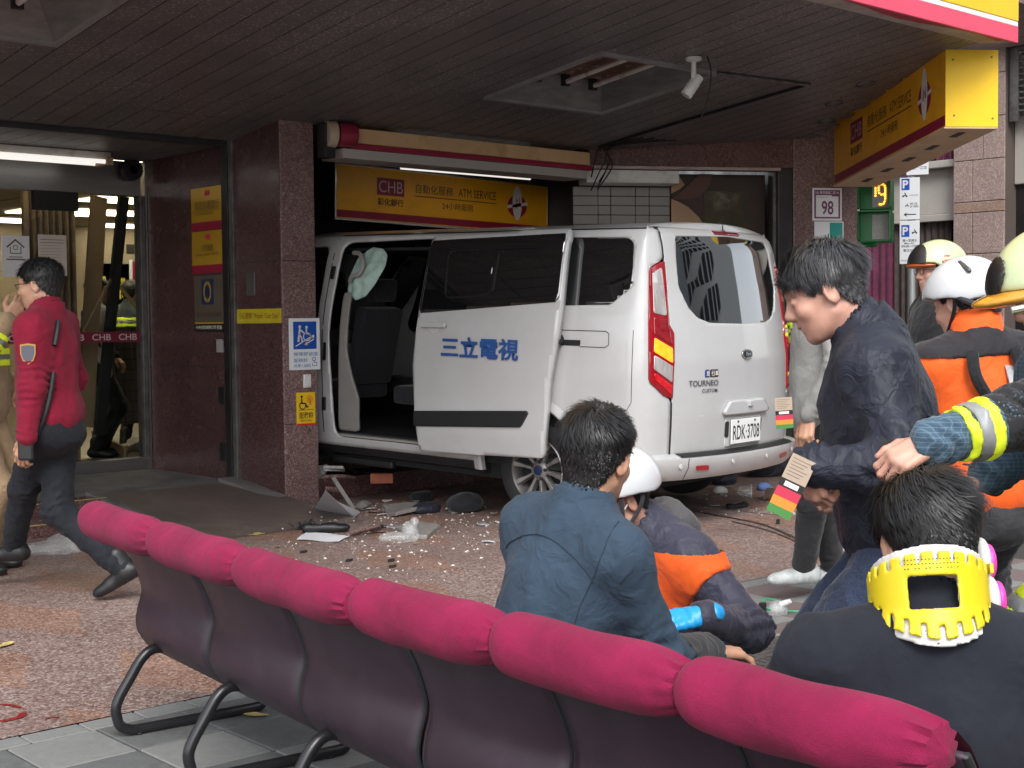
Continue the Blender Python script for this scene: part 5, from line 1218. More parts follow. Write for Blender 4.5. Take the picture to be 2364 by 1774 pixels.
# wheels
M_alloy = mat('alloy_silver', (.34, .33, .32), .38, .75, var=.12, vs=10, dirt=(.14, .125, .11), ds=16)
def wheel(cx, cy, sg):
    t = G().lathe([(.205, -.10), (.28, -.105), (.325, -.085), (.335, -.05), (.336, .05), (.325, .085), (.28, .105), (.222, .095), (.215, .06)], (cx, cy, HUB[1] - .01), (sg, 0, 0), n=48, cap=False).build('wheel_tyre', M_rubber, van, smooth=True)
    c = Vector((cx, cy, HUB[1] - .01)); A = Vector((sg, 0, 0))
    rim = G().lathe([(.222, .096), (.214, .10), (.206, .085), (.196, .03), (.19, -.09)], c, A, n=48, cap=False).build('rim', M_alloy, t, smooth=True)
    G().lathe([(.001, -.03), (.19, -.03)], c, A, n=32, cap=False).build('brake_disc', mat('brake_dark', (.03, .03, .03), .6, .5), t)
    U = Vector((0, 1, 0)); Wv = Vector((0, 0, 1))
    for k in range(10):
        a = 2 * math.pi * k / 10 + .15; d = U * math.cos(a) + Wv * math.sin(a); e = d.cross(A)
        V = []
        for (r_, w_, h0, h1) in ((.045, .017, .02, .072), (.12, .017, .03, .080), (.208, .030, .05, .092)):
            V += [c + d * r_ + e * w_ + A * h0, c + d * r_ - e * w_ + A * h0, c + d * r_ - e * w_ * .6 + A * h1, c + d * r_ + e * w_ * .6 + A * h1]
        F = []
        for q in (0, 4): F += [(q, q + 1, q + 5, q + 4), (q + 1, q + 2, q + 6, q + 5), (q + 2, q + 3, q + 7, q + 6), (q + 3, q, q + 4, q + 7)]
        G().add(V, F).build('spoke', M_alloy, t, bevel=.004)
    G().lathe([(.07, .02), (.068, .072), (.05, .082), (.036, .082)], c, A, n=28).build('hub', M_alloy, t, smooth=True)
    G().lathe([(.034, .082), (.032, .090), (.02, .092)], c, A, n=20).build('hub_cap', mat('cap_blue', (.015, .03, .09), .3), t, smooth=True)
    for k in range(5):
        a = 2 * math.pi * k / 5 + .5; d = U * math.cos(a) + Wv * math.sin(a)
        G().lathe([(.013, .07), (.012, .085), (.006, .087)], c + d * .058, A, n=8).build('wheel_nut', M_dkmetal, t)
for cy in (.99, 3.92):
    wheel(-.845, cy, -1); wheel(.845, cy, 1)
# ================================================================== row of waiting-room chairs
M_shell = mat('plum_shell', (.036, .019, .030), .50, var=.25, vs=4, dirt=(.058, .040, .050), ds=7, dpos=(.55, .9), rvar=.10, bump=.08, bs=300)
M_roll = fabric('crimson_cloth', (.215, .008, .048), .97, .22, 380, .22, 9, .04, wd=.0022, ws=.6)
M_edge = mat('shell_edge', (.022, .025, .026), .5)
M_leg = mat('leg_enamel', (.016, .016, .018), .3, var=.2, vs=6)
PROF = [(-.052, .675), (-.078, .635), (-.130, .546), (-.160, .470), (-.168, .420), (-.152, .360), (-.146, .315), (-.158, .275), (-.20, .222), (-.26, .190), (-.36, .185), (-.48, .215), (-.58, .275), (-.60, .305)]
def chair(P0, P1, dz, label, seed, end=False):
    P0, P1 = Vector(P0), Vector(P1); T = (P1 - P0); L_ = T.length; T.normalize(); B = T.cross(ZZ)
    if B.dot(f0) > 0: B = -B
    base = Vector((P0.x, P0.y, 0)) + T * (L_ / 2) - B * .28
    t = thing('chair', label, 'chair', base, group='row of crimson and plum waiting-room chairs')
    rs = np.random.RandomState(seed)
    def W(u, b, z): return Vector((P0.x, P0.y, 0)) + T * u + B * b + ZZ * (z + dz)
    # shell: a curved sheet, back and seat in one piece
    pr = smooth_path(PROF, 5); n = len(pr); m_ = 15; w0, w1 = .006, L_ - .006; V = []
    for i, (b, z) in enumerate(pr):
        f = i / (n - 1); bow = .030 * math.sin(math.pi * min(1, f * 1.7)) if f < .6 else 0
        for j in range(m_):
            u = j / (m_ - 1); V.append(W(w0 + (w1 - w0) * u, b + bow * (1 - (2 * u - 1) ** 2) - .012, z))
    F = [(i * m_ + j, i * m_ + j + 1, (i + 1) * m_ + j + 1, (i + 1) * m_ + j) for i in range(n - 1) for j in range(m_ - 1)]
    sh = put('shell', V, F, M_shell, t, smooth=True, world=True, solid=.012, soff=0)
    for u in (w0 + .004, w1 - .004):
        Q = [W(u, b - .012, z) for b, z in pr]
        G().tube(Q, .0075, 8).build('edge_trim', M_edge, sh, world=False)
        c = sh.children[-1] if sh.children else None
    for c in sh.children:
        me = c.data
        for v in me.vertices: v.co = v.co - Vector(t.location)
    # upholstered pad on the seat side
    V = []
    for i, (b, z) in enumerate(pr):
        f = i / (n - 1); d0 = np.array(pr[min(i + 1, n - 1)]) - np.array(pr[max(i - 1, 0)]); nn_ = np.array([d0[1], -d0[0]]); nn_ /= np.linalg.norm(nn_); 
        if nn_[0] > 0 and f < .5: nn_ = -nn_
        if f >= .5 and nn_[1] < 0: nn_ = -nn_
        for j in range(m_):
            u = j / (m_ - 1); e = 1 - (2 * u - 1) ** 6; th = .018 + .035 * e
            V.append(W(.012 + (L_ - .024) * u, b + nn_[0] * th - .012, z + nn_[1] * th))
    put('seat_pad', V, F, M_roll, t, smooth=True, world=True)
    # head roll: domed at one end, gathered at the other
    na, nr = 44, 40; V = []; r = .0605; cz = .688
    for i in range(na):
        f = i / (na - 1); u = -.030 + (L_ + .012) * f
        if f < .12: k = math.sqrt(max(0., 1 - (1 - f / .12) ** 2)) * .98 + .02
        else: k = 1 + .012 * math.sin(f * 5 + seed)
        if f > .80: g_ = (f - .80) / .20; k *= 1 - .32 * g_ ** 2.0
        for j in range(nr):
            a = 2 * math.pi * j / nr
            gat = 0
            if f > .78: g_ = (f - .78) / .22; gat = g_ * g_ * (.8 + .35 * math.sin(seed * 2.1)) * (.0040 * math.cos((11 + seed % 4) * a + seed) + .0026 * math.cos((19 + seed % 5) * a + 2 * seed + 3 * f))
            rr = r * k + gat + .0008 * math.sin(2.3 * f * 6.28 + 2 * a)
            rr += .0009 * math.sin(3 * a + 9 * f + seed) * math.sin(5 * f + 2 * seed) + .0006 * math.sin(14 * f + 5 * math.sin(a + seed))
            sag = -.006 * math.sin(math.pi * f)
            V.append(W(u, rr * math.cos(a) * .98 - .012, cz + rr * math.sin(a) * 1.05 + sag))
    F = [(i * nr + j, i * nr + (j + 1) % nr, (i + 1) * nr + (j + 1) % nr, (i + 1) * nr + j) for i in range(na - 1) for j in range(nr)]
    V.append(W(-.030, -.012, cz)); F += [(j, len(V) - 1, (j + 1) % nr) for j in range(nr)]
    V.append(W(L_ - .018 + .012, -.012, cz)); F += [((na - 1) * nr + j, (na - 1) * nr + (j + 1) % nr, len(V) - 1) for j in range(nr)]
    put('head_roll', V, F, M_roll, t, smooth=True, world=True)
    # sled leg
    Q = smooth_path([(-.24, .235), (-.17, .245), (-.125, .222), (-.085, .172), (-.045, .118), (-.032, .082), (-.045, .042), (-.085, .020), (-.16, .0185), (-.35, .0185), (-.52, .0185), (-.56, .03), (-.575, .08), (-.56, .16), (-.53, .245)], 5)
    G().tube([W(.13, b, max(.0185, z) - (dz if z < .05 else dz * max(0, (.25 - z) / .25))) for b, z in Q], .0175, 12).build('sled_leg', M_leg, t, smooth=True, world=True)
    for b in (-.11, -.50): G().lathe([(.014, .0), (.016, .006), (.012, .012)], W(.13, b, -dz + .0), (0, 0, 1), n=12).build('foot_pad', M_black, t, world=True)
    return t
B1a, B1b = Vector((2.045, 4.39, 0)), Vector((1.835, 2.56, 0)); B2a, B2b = Vector((1.78, 2.465, 0)), Vector((1.74, 1.02, 0))
labs = ['chair at the end of the row, beside the entrance steps, with a free left edge', 'second chair of the row counted from the entrance steps', 'third chair of the row, its gathered cover end showing beside a gap',
        'chair just after the gap in the row', 'chair directly behind the man in the blue shirt', 'chair behind the man wearing the yellow neck brace']
for k in range(3): chair(B1a.lerp(B1b, k / 3), B1a.lerp(B1b, (k + 1) / 3), .037, labs[k], k + 1, k == 2)
for k in range(3): chair(B2a.lerp(B2b, k / 3), B2a.lerp(B2b, (k + 1) / 3), .062, labs[3 + k], k + 11, k == 2)
# ================================================================== bodies: smooth implicit surfaces meshed once
def _hash(ix, iy, iz, s):
    h = (ix * 374761393 + iy * 668265263 + iz * 2147483647 + s * 974711) & 0xffffffff
    h = ((h ^ (h >> 13)) * 1274126177) & 0xffffffff
    return ((h ^ (h >> 16)) & 0xffff).astype(np.float32) / 65535.0
def vnoise(P, s=0):
    I = np.floor(P).astype(np.int64); f = (P - I).astype(np.float32); f = f * f * (3 - 2 * f); o = 0
    for dx in (0, 1):
        for dy in (0, 1):
            for dz in (0, 1):
                w = (f[:, 0] if dx else 1 - f[:, 0]) * (f[:, 1] if dy else 1 - f[:, 1]) * (f[:, 2] if dz else 1 - f[:, 2])
                o = o + w * _hash(I[:, 0] + dx, I[:, 1] + dy, I[:, 2] + dz, s)
    return o
def sd_cone(P, a, b, ra, rb):
    ax, ay, az_ = (float(v) for v in a); bx, by, bz = float(b[0]) - ax, float(b[1]) - ay, float(b[2]) - az_; L = bx * bx + by * by + bz * bz + 1e-12
    x, y, z = P[:, 0] - np.float32(ax), P[:, 1] - np.float32(ay), P[:, 2] - np.float32(az_)
    h = np.clip((x * np.float32(bx / L) + y * np.float32(by / L) + z * np.float32(bz / L)), 0, 1)
    x -= h * np.float32(bx); y -= h * np.float32(by); z -= h * np.float32(bz)
    return np.sqrt(x * x + y * y + z * z) - (np.float32(ra) + np.float32(rb - ra) * h)
def sd_ell(P, c, r, Rm=None):
    q = P - np.asarray(c, np.float32)
    if Rm is not None: q = q @ np.asarray(Rm, np.float32)
    x, y, z = q[:, 0] / np.float32(r[0]), q[:, 1] / np.float32(r[1]), q[:, 2] / np.float32(r[2])
    k0 = np.sqrt(x * x + y * y + z * z); x /= np.float32(r[0]); y /= np.float32(r[1]); z /= np.float32(r[2])
    return k0 * (k0 - 1) / (np.sqrt(x * x + y * y + z * z) + np.float32(1e-9))
def smin(a, b, k):
    h = np.clip(.5 + .5 * (b - a) / k, 0, 1); return b + (a - b) * h - k * h * (1 - h)
def smax(a, b, k): return -smin(-a, -b, k)
class Shape:
    def __init__(s): s.L = []; s.post = []
    def cone(s, a, b, ra, rb, k=.03): s.L.append(('u', lambda P: sd_cone(P, a, b, ra, rb), k, (np.asarray(a, float) + np.asarray(b, float)) / 2, float(np.linalg.norm(np.asarray(a, float) - np.asarray(b, float))) / 2 + max(ra, rb))); return s
    def chain(s, pts, rs, k=.03):
        for i in range(len(pts) - 1): s.cone(pts[i], pts[i + 1], rs[i], rs[i + 1], k)
        return s
    def ell(s, c, r, Rm=None, k=.03): s.L.append(('u', lambda P: sd_ell(P, c, r, Rm), k, np.asarray(c, float), float(max(r)))); return s
    def cut(s, fn, k=.01): s.L.append(('c', fn, k)); return s
    def disp(s, fn): s.post.append(fn); return s
    def keep(s, fn, k=.01): s.L.append(('k', fn, k)); return s
    def __call__(s, P):
        d = np.full(len(P), 9.0, np.float32)
        big = len(P) > 60000 or len(P) < 50
        if not big: lo, hi = P.min(0), P.max(0); big = float((hi - lo).max()) > .5
        for it in s.L:
            op, fn, k = it[:3]
            if op == 'u':
                if not big and len(it) > 3:
                    q = np.maximum(np.maximum(lo - it[3], it[3] - hi), 0)
                    if float(q @ q) > (it[4] + .05 + k) ** 2: continue
                d = smin(d, fn(P), k)
            elif op == 'c': d = smax(d, -fn(P), k)
            elif op == 'k': d = smax(d, fn(P), k)
        return d
def relief(V, F, post):
    """push the vertices along their normals by the crease functions"""
    if not len(F): return V
    a = V[F[:, 2]] - V[F[:, 0]]; b = V[F[:, 3]] - V[F[:, 1]]; fn = np.cross(a, b); N = np.zeros_like(V)
    for q in range(4): np.add.at(N, F[:, q], fn)
    N /= np.linalg.norm(N, axis=1)[:, None] + 1e-12; d = 0
    for p in post: d = d + p(V)
    return V - N * np.asarray(d)[:, None]
def mesh_sdf(f, lo, hi, h, post=None):
    V, F = _mesh_sdf(f, lo, hi, h); post = post if post is not None else getattr(f, 'post', None)
    return (relief(V, F, post) if post else V), F
def _mesh_sdf(f, lo, hi, h):
    """surface nets on a sparse grid"""
    lo = np.asarray(lo, float); hi = np.asarray(hi, float); B = 8
    nb = np.ceil((hi - lo) / (h * B)).astype(int); n = nb * B + 1
    cx = [lo[i] + (np.arange(nb[i]) + .5) * h * B for i in range(3)]
    Cc = np.stack(np.meshgrid(*cx, indexing='ij'), -1).reshape(-1, 3).astype(np.float32); dc = f(Cc)
    act = np.abs(dc) < h * B * .87 * 1.2 + .006
    D = np.repeat(np.repeat(np.repeat(np.where(dc > 0, 1., -1.).astype(np.float32).reshape(nb), B, 0), B, 1), B, 2)
    D = np.pad(D, ((0, 1),) * 3, mode='edge')
    bi = np.stack(np.unravel_index(np.nonzero(act)[0], nb), 1)
    loc = np.stack(np.meshgrid(*[np.arange(B + 1)] * 3, indexing='ij'), -1).reshape(-1, 3)
    key = (bi[:, 0] // 4) * 1000000 + (bi[:, 1] // 4) * 1000 + bi[:, 2] // 4; bi = bi[np.argsort(key, kind='stable')]
    for c0 in range(0, len(bi), 40):
        idx = (bi[c0:c0 + 40, None] * B + loc[None]).reshape(-1, 3)
        D[idx[:, 0], idx[:, 1], idx[:, 2]] = f((lo + idx * h).astype(np.float32))
    S = D < 0
    cnt = np.zeros(np.array(D.shape) - 1, np.int8)
    for a in (0, 1):
        for b in (0, 1):
            for c in (0, 1): cnt += S[a:a + cnt.shape[0], b:b + cnt.shape[1], c:c + cnt.shape[2]]
    cells = np.stack(np.nonzero((cnt > 0) & (cnt < 8)), 1); m = len(cells)
    vid = np.full(cnt.shape, -1, np.int64); vid[cells[:, 0], cells[:, 1], cells[:, 2]] = np.arange(m)
    acc = np.zeros((m, 3)); k = np.zeros(m); cor = [(a, b, c) for a in (0, 1) for b in (0, 1) for c in (0, 1)]
    for i in range(8):
        for j in range(i + 1, 8):
            if sum(abs(cor[i][q] - cor[j][q]) for q in range(3)) != 1: continue
            A = cells + cor[i]; Bq = cells + cor[j]; da = D[A[:, 0], A[:, 1], A[:, 2]]; db = D[Bq[:, 0], Bq[:, 1], Bq[:, 2]]
            x = (da < 0) != (db < 0); t = np.where(x, da / np.where(x, da - db, 1), 0)
            acc += np.where(x[:, None], np.array(cor[i]) + t[:, None] * (np.array(cor[j]) - np.array(cor[i])), 0); k += x
    V = lo + (cells + acc / k[:, None]) * h
    Fs = []
    for ax in range(3):
        sl0 = [slice(1, -1)] * 3; sl1 = [slice(1, -1)] * 3; sl0[ax] = slice(0, -1); sl1[ax] = slice(1, None)
        s0, s1 = S[tuple(sl0)], S[tuple(sl1)]; e = np.stack(np.nonzero(s0 != s1), 1)
        off = np.array([1, 1, 1]); off[ax] = 0; e = e + off; u, v = (ax + 1) % 3, (ax + 2) % 3
        du = np.zeros(3, int); du[u] = 1; dv = np.zeros(3, int); dv[v] = 1
        q = np.stack([vid[tuple((e - du - dv).T)], vid[tuple((e - dv).T)], vid[tuple(e.T)], vid[tuple((e - du).T)]], 1)
        ins = S[tuple(e.T)]
        q[~ins] = q[~ins][:, ::-1]; Fs.append(q)
    F = np.vstack(Fs); F = F[(F >= 0).all(1)]
    return V.astype(np.float32), F
def frame(fwd, upv=(0, 0, 1)):
    """rotation whose columns are right, forward, up"""
    y = Vector(fwd).normalized(); z = Vector(upv); x = y.cross(z).normalized(); z = x.cross(y)
    return np.array([[x.x, y.x, z.x], [x.y, y.y, z.y], [x.z, y.z, z.z]])
def ik(a, c, l1, l2, hint):
    a, c, hint = np.array(a, float), np.array(c, float), np.array(hint, float); d = c - a; L = np.linalg.norm(d); L = min(L, (l1 + l2) * .999); u = d / np.linalg.norm(d)
    x = (l1 * l1 - l2 * l2 + L * L) / (2 * L); y = math.sqrt(max(0, l1 * l1 - x * x)); w = hint - u * (hint @ u); w /= np.linalg.norm(w) + 1e-9
    return a + u * x + w * y, a + u * L
def folds(amp, scale, seed, axis=None, stretch=2.2):
    """creases: ridged noise, drawn out along an axis"""
    ax = np.array(axis if axis is not None else (0, 0, 1), np.float32); ax = ax / np.linalg.norm(ax)
    def fn(P):
        al = P @ ax; Q = P - al[:, None] * ax * (1 - 1 / stretch)
        w = vnoise(Q * (scale * .6), seed + 5); n = vnoise(Q * scale + w[:, None] * 1.6, seed); n2 = vnoise(Q * scale * 2.3, seed + 9)
        r = 1 - np.abs(2 * n - 1); return -amp * (r ** 2.2 - .35) - amp * .35 * (n2 - .5)
    return fn
SKIN = {}
def skin_mat(name, col):
    if name in MATS: return MATS[name]
    m = bpy.data.materials.new(name); m.use_nodes = True; t = m.node_tree; p = t.nodes['Principled BSDF']; v = _coord(t)
    c = _ramp(t, _noise(t, 26, 5, .6, v), [(.3, tuple(x * .86 for x in col)), (.7, tuple(min(1, x * 1.08) for x in col))])
    t.links.new(c, p.inputs['Base Color']); p.inputs['Roughness'].default_value = .48; p.inputs['Subsurface Weight'].default_value = .12; p.inputs['Subsurface Radius'].default_value = (.01, .004, .002); p.inputs['Subsurface Scale'].default_value = .6
    _bump(t, _noise(t, 420, 3, .6, v), p, .12, .001); MATS[name] = m; return m
M_skin = skin_mat('skin_tan', (.52, .285, .185)); M_skin2 = skin_mat('skin_pink', (.56, .30, .22))
M_hair = mat('black_hair', (.016, .015, .015), .42, var=.5, vs=50)
M_hair_g = mat('greying_hair', (.060, .060, .063), .42, var=.7, vs=60)

def head_shape(S, c, Rm, jaw=1.0):
    """skull, jaw, brow, nose, lips, ears in head axes (right, forward, up)"""
    c = np.array(c, float); T = lambda x, y, z: c + Rm @ np.array([x, y, z])
    S.ell(T(0, -.014, .036), (.0745, .096, .084), Rm, .02).ell(T(0, .030, -.018), (.064, .066, .080), Rm, .025)
    S.ell(T(0, .034, -.066), (.052 * jaw, .056, .046), Rm, .025).ell(T(0, .070, -.096), (.022, .018, .018), Rm, .02)
    for s in (-1, 1):
        S.cone(T(s * .012, .091, .030), T(s * .046, .074, .033), .011, .009, .012)                  # brow
        S.ell(T(s * .044, .066, -.022), (.020, .020, .020), Rm, .02)                                   # cheek
        S.cut(lambda P, s=s: sd_ell(P, T(s * .031, .104, .008), (.017, .014, .012), Rm), .010)         # socket
        S.ell(T(s * .031, .082, .007), (.0155, .0125, .0105), Rm, .004)                                # eyelid
        S.cone(T(s * .052 * jaw, .0, -.050), T(s * .026 * jaw, .055, -.090), .014, .015, .02)          # jaw line
        ec = T(s * .078, -.012, -.004); Re = Rm @ np.array(Matrix.Rotation(-s * .45, 3, 'Z') @ Matrix.Rotation(-.18, 3, 'X'))
        S.ell(ec, (.0075, .0195, .032), Re, .006)
        S.cut(lambda P, ec=ec, Re=Re, s=s: sd_ell(P, ec + Re @ np.array([s * .0075, .003, .003]), (.006, .011, .019), Re), .004)
        S.cone(T(s * .0125, .098, -.029), T(s * .010, .094, -.032), .0085, .007, .006)                # nostril wing
    S.cone(T(0, .090, .018), T(0, .108, -.022), .0085, .0125, .010).cone(T(0, .108, -.022), T(0, .098, -.032), .0115, .009, .008)
    S.cone(T(-.020, .083, -.056), T(0, .093, -.0545), .0055, .0075, .008).cone(T(.020, .083, -.056), T(0, .093, -.0545), .0055, .0075, .008)
    S.cone(T(-.016, .083, -.0665), T(.016, .083, -.0665), .0075, .0075, .008)
    S.cut(lambda P: sd_cone(P, T(-.022, .094, -.0605), T(.022, .094, -.0605), .0022, .0022), .004)
    return S
def hand_shape(S, w, Rm, side, curl=.5, spread=.12, thumb=.6, scale=1.0):
    """palm and five jointed fingers; Rm columns: across (towards the little finger for side=+1), finger direction, back of the hand"""
    w = np.array(w, float); k = scale; T = lambda x, y, z: w + Rm @ (np.array([x * side, y, z]) * k)
    S.cone(T(-.020, .015, 0), T(-.024, .082, 0), .0155 * k, .014 * k, .012).cone(T(.0, .012, 0), T(.0, .086, .001), .016 * k, .0145 * k, .012).cone(T(.020, .018, 0), T(.026, .076, -.002), .015 * k, .0125 * k, .012)
    L = [(-.027, .084, .043, .026, .022), (-.009, .088, .047, .029, .023), (.010, .085, .043, .027, .022), (.027, .075, .034, .021, .019)]
    for i, (x, y, a, b, c) in enumerate(L):
        cu = curl[i] if hasattr(curl, '__len__') else curl; ang = 0.0; p = np.array([x, y, 0.0]); sp = (i - 1.5) * spread
        pts = [T(*p)]
        for seg, gk in ((a, .75), (b, 1.15), (c, .75)):
            ang += cu * gk; dv = np.array([math.sin(sp) * math.cos(ang), math.cos(sp) * math.cos(ang), -math.sin(ang)]); p = p + dv * seg; pts.append(T(*p))
        S.chain(pts, [.0092 * k, .0085 * k, .0078 * k, .0066 * k], .0045)
    p0 = np.array([-.026, .022, -.006]); d1 = np.array([-.75, .62, -.25 - thumb * .3]); d1 /= np.linalg.norm(d1); p1 = p0 + d1 * .040
    d2 = np.array([-.30 + .2 * thumb, .85, -.3 * thumb]); d2 /= np.linalg.norm(d2); p2 = p1 + d2 * .032; p3 = p2 + (d2 + np.array([.25 * thumb, 0, -.2 * thumb])) / 1.1 * .024
    S.chain([T(*p0), T(*p1), T(*p2), T(*p3)], [.015 * k, .0115 * k, .0098 * k, .0078 * k], .008)
    return S
def sdf_obj(name, S, m, parent, h, pts, pad=.09):
    P = np.array([p for p in pts], float); lo, hi = P.min(0) - pad, P.max(0) + pad
    V, F = mesh_sdf(S, lo, hi, h); o = put(name, V, F, m, None, smooth=False); o.parent = parent
    o.data.polygons.foreach_set('use_smooth', np.ones(len(F), bool)); return o
def hair_obj(parent, c, Rm, m, seed=1, n=5200, top=.05, side=.016, lift=.007, whorl=(.015, -.055), fringe=.06, nape=-.060, h=.0045, name='hair', wid=.0010):
    """close cap with thousands of fine tapered locks combed away from the crown"""
    c = np.array(c, float); rs = np.random.RandomState(seed); cc = np.array([0, -.014, .036]); rr = np.array([.0745, .096, .084])
    def line(Q):           # >0 where hair grows, Q in head axes
        y = Q[:, 1]; z = Q[:, 2]
        lowf = np.interp(y, [-.12, -.075, -.045, -.020, .005, .030, .052, .070, .10], [nape, nape, -.040, .004, .016, .012, .052, fringe, fringe + .01])
        return z - lowf - .004 * np.sin(60 * Q[:, 0] + 3 * seed) - .003 * np.sin(113 * y)
    S = Shape()
    def cap(P):
        Q = (P - c) @ Rm; th = np.interp(Q[:, 2], [-.06, .02, .06, .11], [.0035, .006, .012, .014]) * (lift / .010)
        Qn = (Q - cc); k0 = np.linalg.norm(Qn / (rr), axis=1); k1 = np.linalg.norm(Qn / (rr * rr), axis=1) + 1e-9
        d = k0 * (k0 - 1) / k1 - th; d2 = sd_cone(Q.astype(np.float32), (0, -.025, -.045), (0, -.03, .0), .060, .068) - .004
        d = smin(d, d2, .02)
        return smax(d, -line(Q), .006)
    S.L.append(('u', cap, .001)); S.disp(lambda P: .0016 * np.sin(((P - c) @ Rm)[:, 0] * 420 + 5 * vnoise(((P - c) @ Rm) * 40, seed)))
    V, F = mesh_sdf(S, c - .16, c + .16, h)
    VV = [V]; FF = [F]; base = len(V)
    # locks
    a_ = V[F[:, 2]] - V[F[:, 0]]; b_ = V[F[:, 3]] - V[F[:, 1]]; fn_ = np.cross(a_, b_); Nv = np.zeros_like(V)
    for q in range(4): np.add.at(Nv, F[:, q], fn_)
    Nv /= np.linalg.norm(Nv, axis=1)[:, None] + 1e-9
    Qv = (V - c) @ Rm; Nq = Nv @ Rm; ok = np.nonzero((line(Qv) > .001) & ((Nq * (Qv - cc)).sum(1) > 0))[0]; pick = ok[rs.randint(0, len(ok), n)]
    Q = Qv[pick] + rs.normal(size=(n, 3)) * .002; nrm0 = Nq[pick]; m_ = n
    wq = np.array([whorl[0], whorl[1], .118]); st = 6; P = Q.copy() - nrm0 * .003; pts = [P.copy()]
    ht = np.clip((P[:, 2] - .005) / .07, 0, 1); ln = side + (top - side) * ht * (.45 + .8 * rs.rand(m_)); cl = vnoise(P * 38, seed)[:, None]
    jit = rs.normal(size=(m_, 3)) * .16 + (np.stack([vnoise(P * 34, seed + q) for q in (1, 2, 3)], 1) - .5) * 1.1
    for k in range(st):
        nrm = nrm0
        fl = P - wq; fl[:, 1] += .012; fl[:, 2] -= .02; fl /= np.linalg.norm(fl, axis=1)[:, None]
        sw = np.cross(nrm, fl) * .35; dv = fl + sw + jit * .55; dv -= nrm * (dv * nrm).sum(1)[:, None]; dv /= np.linalg.norm(dv, axis=1)[:, None]
        up_l = (.62 - .24 * k) * (.12 + .85 * ht)[:, None] * (.3 + 1.4 * cl); g = dv + nrm * up_l; g /= np.linalg.norm(g, axis=1)[:, None]
        P = P + g * (ln / st)[:, None]; pts.append(P.copy())
    W_ = np.array(pts)                                    # st+1, m, 3
    out = nrm
    for k in range(st + 1):
        a = W_[max(k - 1, 0)]; b = W_[min(k + 1, st)]; t_ = b - a; sd_ = np.cross(t_, (W_[k] - cc)); sd_ /= np.linalg.norm(sd_, axis=1)[:, None] + 1e-9
        wd = wid * (1 - (k / st) ** 2 * .85) * (.7 + .8 * rs.rand(m_))[:, None]
        off = .0045 * (1 - 0 * k)
        A = W_[k] + nrm * 0 + sd_ * wd; Bq = W_[k] - sd_ * wd
        lf = nrm0 * (.0015 * min(k, 2))
        VV += [(A + lf) @ Rm.T + c, (Bq + lf) @ Rm.T + c]
    i = np.arange(m_)
    for k in range(st):
        a0 = base + (2 * k) * m_; b0 = base + (2 * k + 1) * m_; a1 = base + (2 * k + 2) * m_; b1 = base + (2 * k + 3) * m_
        FF.append(np.stack([a0 + i, b0 + i, b1 + i, a1 + i], 1))
    o = put(name, np.vstack(VV), np.vstack(FF), m, None); o.parent = parent
    o.data.polygons.foreach_set('use_smooth', np.ones(len(o.data.polygons), bool)); return o
def eyes(parent, c, Rm, open_=True):
    for s in (-1, 1):
        p = np.array(c) + Rm @ np.array([s * .031, .0868, .0065]); V = Rm @ np.array([s * .1, 1, -.15])
        G().lathe([(.0012, .0075), (.0035, .0068), (.0058, .0048), (.0068, .002)], Vector(p), Vector(V), n=12).build('eye', mat('eye_dark', (.015, .011, .010), .15), parent, smooth=True)
